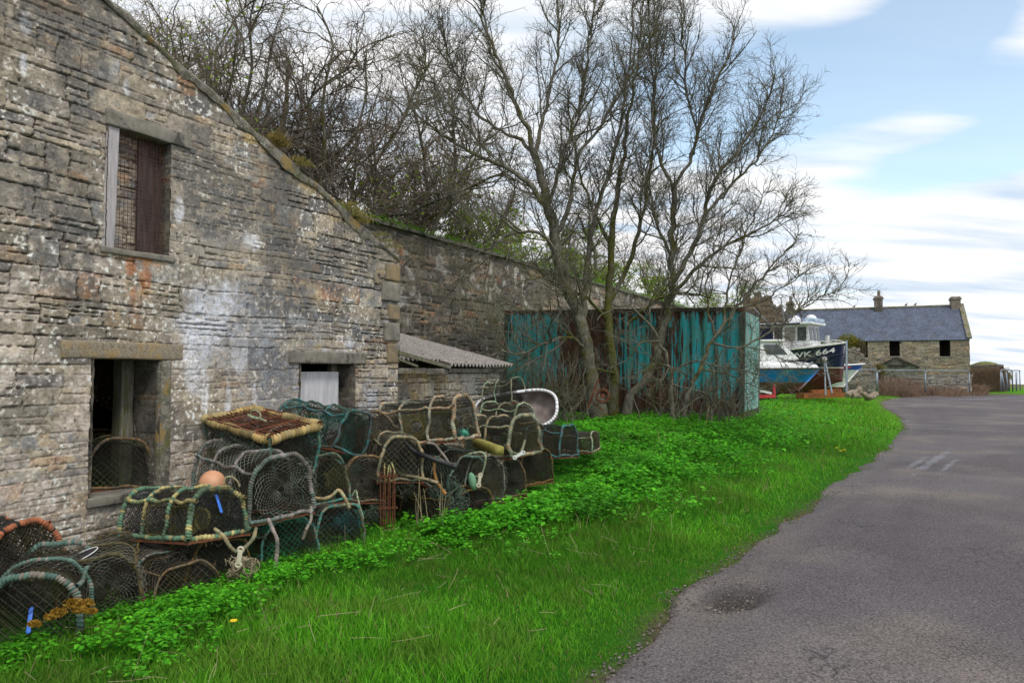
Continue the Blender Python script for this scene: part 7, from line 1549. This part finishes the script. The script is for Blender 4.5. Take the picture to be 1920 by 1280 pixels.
def blue_boat():
    hd = -14; L_ = 5.6; d = 28.5; tip = at(1541, 748, d); c, s = math.cos(R(hd)), math.sin(R(hd)); loc = (tip.x-c*L_, tip.y-s*L_, tip.z)
    root = thing('motor_boat', 'blue-hulled motor boat with a white cabin and foredeck, standing nearest the road', 'boat', loc, (0, 0, R(hd))); zt = at(1541, 691, d).z-tip.z; kw = at(1541, 716, d).z-tip.z
    zs = lambda s: zt-.04+.05*s; zk = lambda s: .02+.30*ss(s, .6, 1.0)
    mat = zmat('blue_boat_hull', [(0, (.13, .035, .03)), (kw, (.01, .20, .62))], .45, (.10, .34, .58)); S = hull('hull', root, L_, 2.2, zs, zk, mat, rake=.85, full=.42)
    strip('gunwale', root, S, 1.0, .035, M['black'])
    # white foredeck coaming lofted
    s = np.linspace(.0, .985, 30); a = S(s, np.ones(30), 1); hgt = np.where(s < .42, .10, .30*np.sqrt(np.clip(1-((s-.42)/.60)**3, 0, 1))+.02); rings = []
    for f, zf in ((.99, 0), (.97, .55), (.90, .88), (.75, 1.0), (.0, 1.06)): rings.append(np.stack([a[:, 0]-.10*zf*ss(s, .8, 1), a[:, 1]*f, a[:, 2]+hgt*zf], 1))
    Rg = rings+[r*np.array([1, -1, 1]) for r in rings[:-1][::-1]]; V = np.concatenate(Rg); k = len(Rg); i = np.arange(k-1)[:, None]*30+np.arange(29)[None]; npmesh('foredeck', V, [np.stack([i, i+1, i+31, i+30], -1).reshape(-1, 4)], M['white'], parent=root, smooth=True)
    z0 = zt+.25; mb = MB(); x0, x1 = 3.25, 4.15; top = at(1470, 641, d).z-tip.z
    vs = [(x0, -.85, z0), (x1+.55, -.72, z0+.1), (x1+.55, .72, z0+.1), (x0, .85, z0), (x0-.25, -.72, top), (x1-.15, -.62, top), (x1-.15, .62, top), (x0-.25, .72, top)]; mb.add(vs, [(0, 3, 2, 1), (4, 5, 6, 7), (0, 1, 5, 4), (1, 2, 6, 5), (2, 3, 7, 6), (3, 0, 4, 7)]); cab = mb.build('cabin', M['white'], root)
    mb = MB(); mb.box(x0-.7, x1-.0, -.78, .78, top, top+.09, bev=.04); mb.build('cabin_roof', M['white'], root)
    def quad(P, mat, name='window'): mb = MB(); mb.add(P, [(0, 1, 2, 3)]); mb.build(name, M[mat], cab)
    h = top-z0
    for sd_ in (1, -1):
        y = lambda x, f: sd_*((.85-.13*(x-x0)/1.45)*(1-f)+(.72-.10*(x-x0)/1.15)*f+.012)
        quad([(x0+.22, y(x0+.22, .35), z0+.38*h), (x0+1.0, y(x0+1.0, .35), z0+.38*h), (x0+.68, y(x0+.68, .85), z0+.86*h), (x0+.08, y(x0+.08, .85), z0+.86*h)], 'glass')
    for yy in (-.33, .33):
        f0, f1 = .30, .84; xa = lambda f: x1+.55-.70*f+.02; za = lambda f: z0+.1*(1-f)+h*f; quad([(xa(f0), yy-.27, za(f0)), (xa(f0), yy+.27, za(f0)), (xa(f1), yy+.24, za(f1)), (xa(f1), yy-.24, za(f1))], 'glass_pale')
    mb = MB()
    for sd_ in (1, -1): mb.bar((x0-.6, sd_*.8, z0), (x0-.6, sd_*.7, top), .03, 6); mb.bar((.4, sd_*.85, zt), (.4, sd_*.85, zt+.5), .03, 6); mb.bar((.4, sd_*.85, zt+.5), (x0-.6, sd_*.8, zt+.5), .025, 6)
    mb.bar((L_-.35, 0, zt+.1), (L_-.35, 0, zt+.28), .05, 8); mb.build('rail', M['galv'], root)
    root3 = thing('boat_trailer', 'red and white boat trailer end beside the container', 'trailer', at(1440, 742, 26)); o = root3.location
    mb = MB(); mb.beam(Vector(at(1424, 732, 26))-o, Vector(at(1446, 737, 26))-o, .12, .08); mb.build('white_beam', M['white'], root3); mb = MB(); mb.beam(Vector(at(1422, 743, 26))-o, Vector(at(1452, 742, 26))-o, .2, .12); mb.bar(Vector(at(1452, 745, 26))-o, Vector(at(1451, 720, 26))-o, .05, 6); mb.build('red_frame', M['red'], root3)
    for px in (1429, 1445): mb = MB(); c_ = Vector(at(px, 748, 26.2))-o; mb.bar(c_-Vector((0, .1, 0)), c_+Vector((0, .1, 0)), .22, 16); mb.build('wheel', M['black'], root3)
M['glass_pale'] = _paint('pale_window_glass', (.30, .36, .42), (.42, .48, .54), .15)
M['red'] = _paint('red_paint', (.45, .02, .03), (.55, .04, .05), .5)
blue_boat()
def white_boat():
    hd = -10; L_ = 5.0; d = 35.6; tip = at(1622, 733, d); c, s = math.cos(R(hd)), math.sin(R(hd)); loc = (tip.x-c*L_, tip.y-s*L_, tip.z); zt = at(1621, 682, d).z-tip.z
    root = thing('small_boat', 'small white boat behind the navy bow, its raked stem striped blue and red', 'boat', loc, (0, 0, R(hd))); mat = zmat('white_boat_hull', [(0, (.22, .03, .03)), (.20, (.78, .80, .78)), (zt-.30, (.03, .12, .5)), (zt-.07, (.75, .74, .72))], .45)
    S = hull('hull', root, L_, 1.9, lambda s: zt-.18+.18*s**2, lambda s: .02+.12*ss(s, .7, 1), mat, rake=1.05, full=.45); strip('gunwale', root, S, 1.0, .04, M['white']); deck('deck', root, S, .97, M['wood_pale'])
    strip('red_stripe', root, S, .90, .045, M['red'], .45, .86)
    # cabin cruiser half hidden behind the container corner
    hd = -8; L_ = 7; d = 41; tip = at(1446, 742, d); c, s = math.cos(R(hd)), math.sin(R(hd)); loc = (tip.x-c*L_, tip.y-s*L_, tip.z); zt = at(1446, 672, d).z-tip.z
    root = thing('cabin_boat', 'white and blue cabin boat half hidden behind the container corner', 'boat', loc, (0, 0, R(hd))); mat = zmat('cabin_boat_hull', [(0, (.02, .02, .03)), (zt-1.0, (.05, .22, .5)), (zt-.75, (.02, .03, .09))], .45)
    S = hull('hull', root, L_, 2.4, lambda s: zt-.1+.1*s**2, lambda s: .02+.2*ss(s, .7, 1), mat, rake=.7); strip('gunwale', root, S, 1.0, .05, M['white']); deck('deck', root, S, .97, M['white_dirty'])
    t2 = at(1430, 640, d).z-tip.z; mb = MB(); mb.box(2.2, 6.6, -.9, .9, zt, t2, bev=.08); cb = mb.build('cabin', M['white_dirty'], root); mb = MB(); mb.box(2.0, 6.8, -1.0, 1.0, t2, t2+.16, bev=.05); mb.build('cabin_roof', M['blue_paint'], root)
    for i in range(4): mb = MB(); mb.box(2.6+i*1.0, 3.3+i*1.0, -.915, -.89, zt+.3, t2-.2); mb.build('window', M['glass'], cb)
M['blue_paint'] = _paint('blue_paint', (.03, .12, .42), (.05, .17, .5), .5)
white_boat()
def logs():
    rs = random.Random(5)
    for i, (x0, y0, x1, y1, r_, lab) in enumerate(((1588, 741, 1606, 733, .12, 'short pale log nearest the navy boat stem'), (1598, 744, 1622, 738, .11, 'middle log of the small heap beyond the boats'), (1612, 736, 1640, 745, .10, 'long pale log lying slantwise on the heap beyond the boats'), (1606, 738, 1612, 730, .13, 'stubby upright log end on the heap beyond the boats'), (1624, 745, 1644, 740, .13, 'dark log at the right end of the heap beyond the boats'))):
        a = at(x0, y0, 31.5+i*.2); b = at(x1, y1, 32.2+i*.1); n = 8; P = np.array([[np.array(a)*(1-s)+np.array(b)*s+np.array([0, 0, .05*math.sin(s*5+i)]) for s in np.linspace(0, 1, n)]]); V, F = tubes([(P, np.full((1, n), r_)*(1+.15*np.sin(np.arange(n)*2.+i)))], 9)
        cap0 = np.arange(9)[None, ::-1]; cap1 = (np.arange(9)+(n-1)*9)[None]; c = V.mean(0); o = npmesh('log', V-c, [F, cap0, cap1], M['log'], smooth=False); o.location = c; tag(o, lab, 'log', 'logs heaped beyond the boats')
M['log'] = simple('pale_dead_wood', (.17, .13, .09), (.34, .28, .21), 7, .9, .6, .01)
logs()
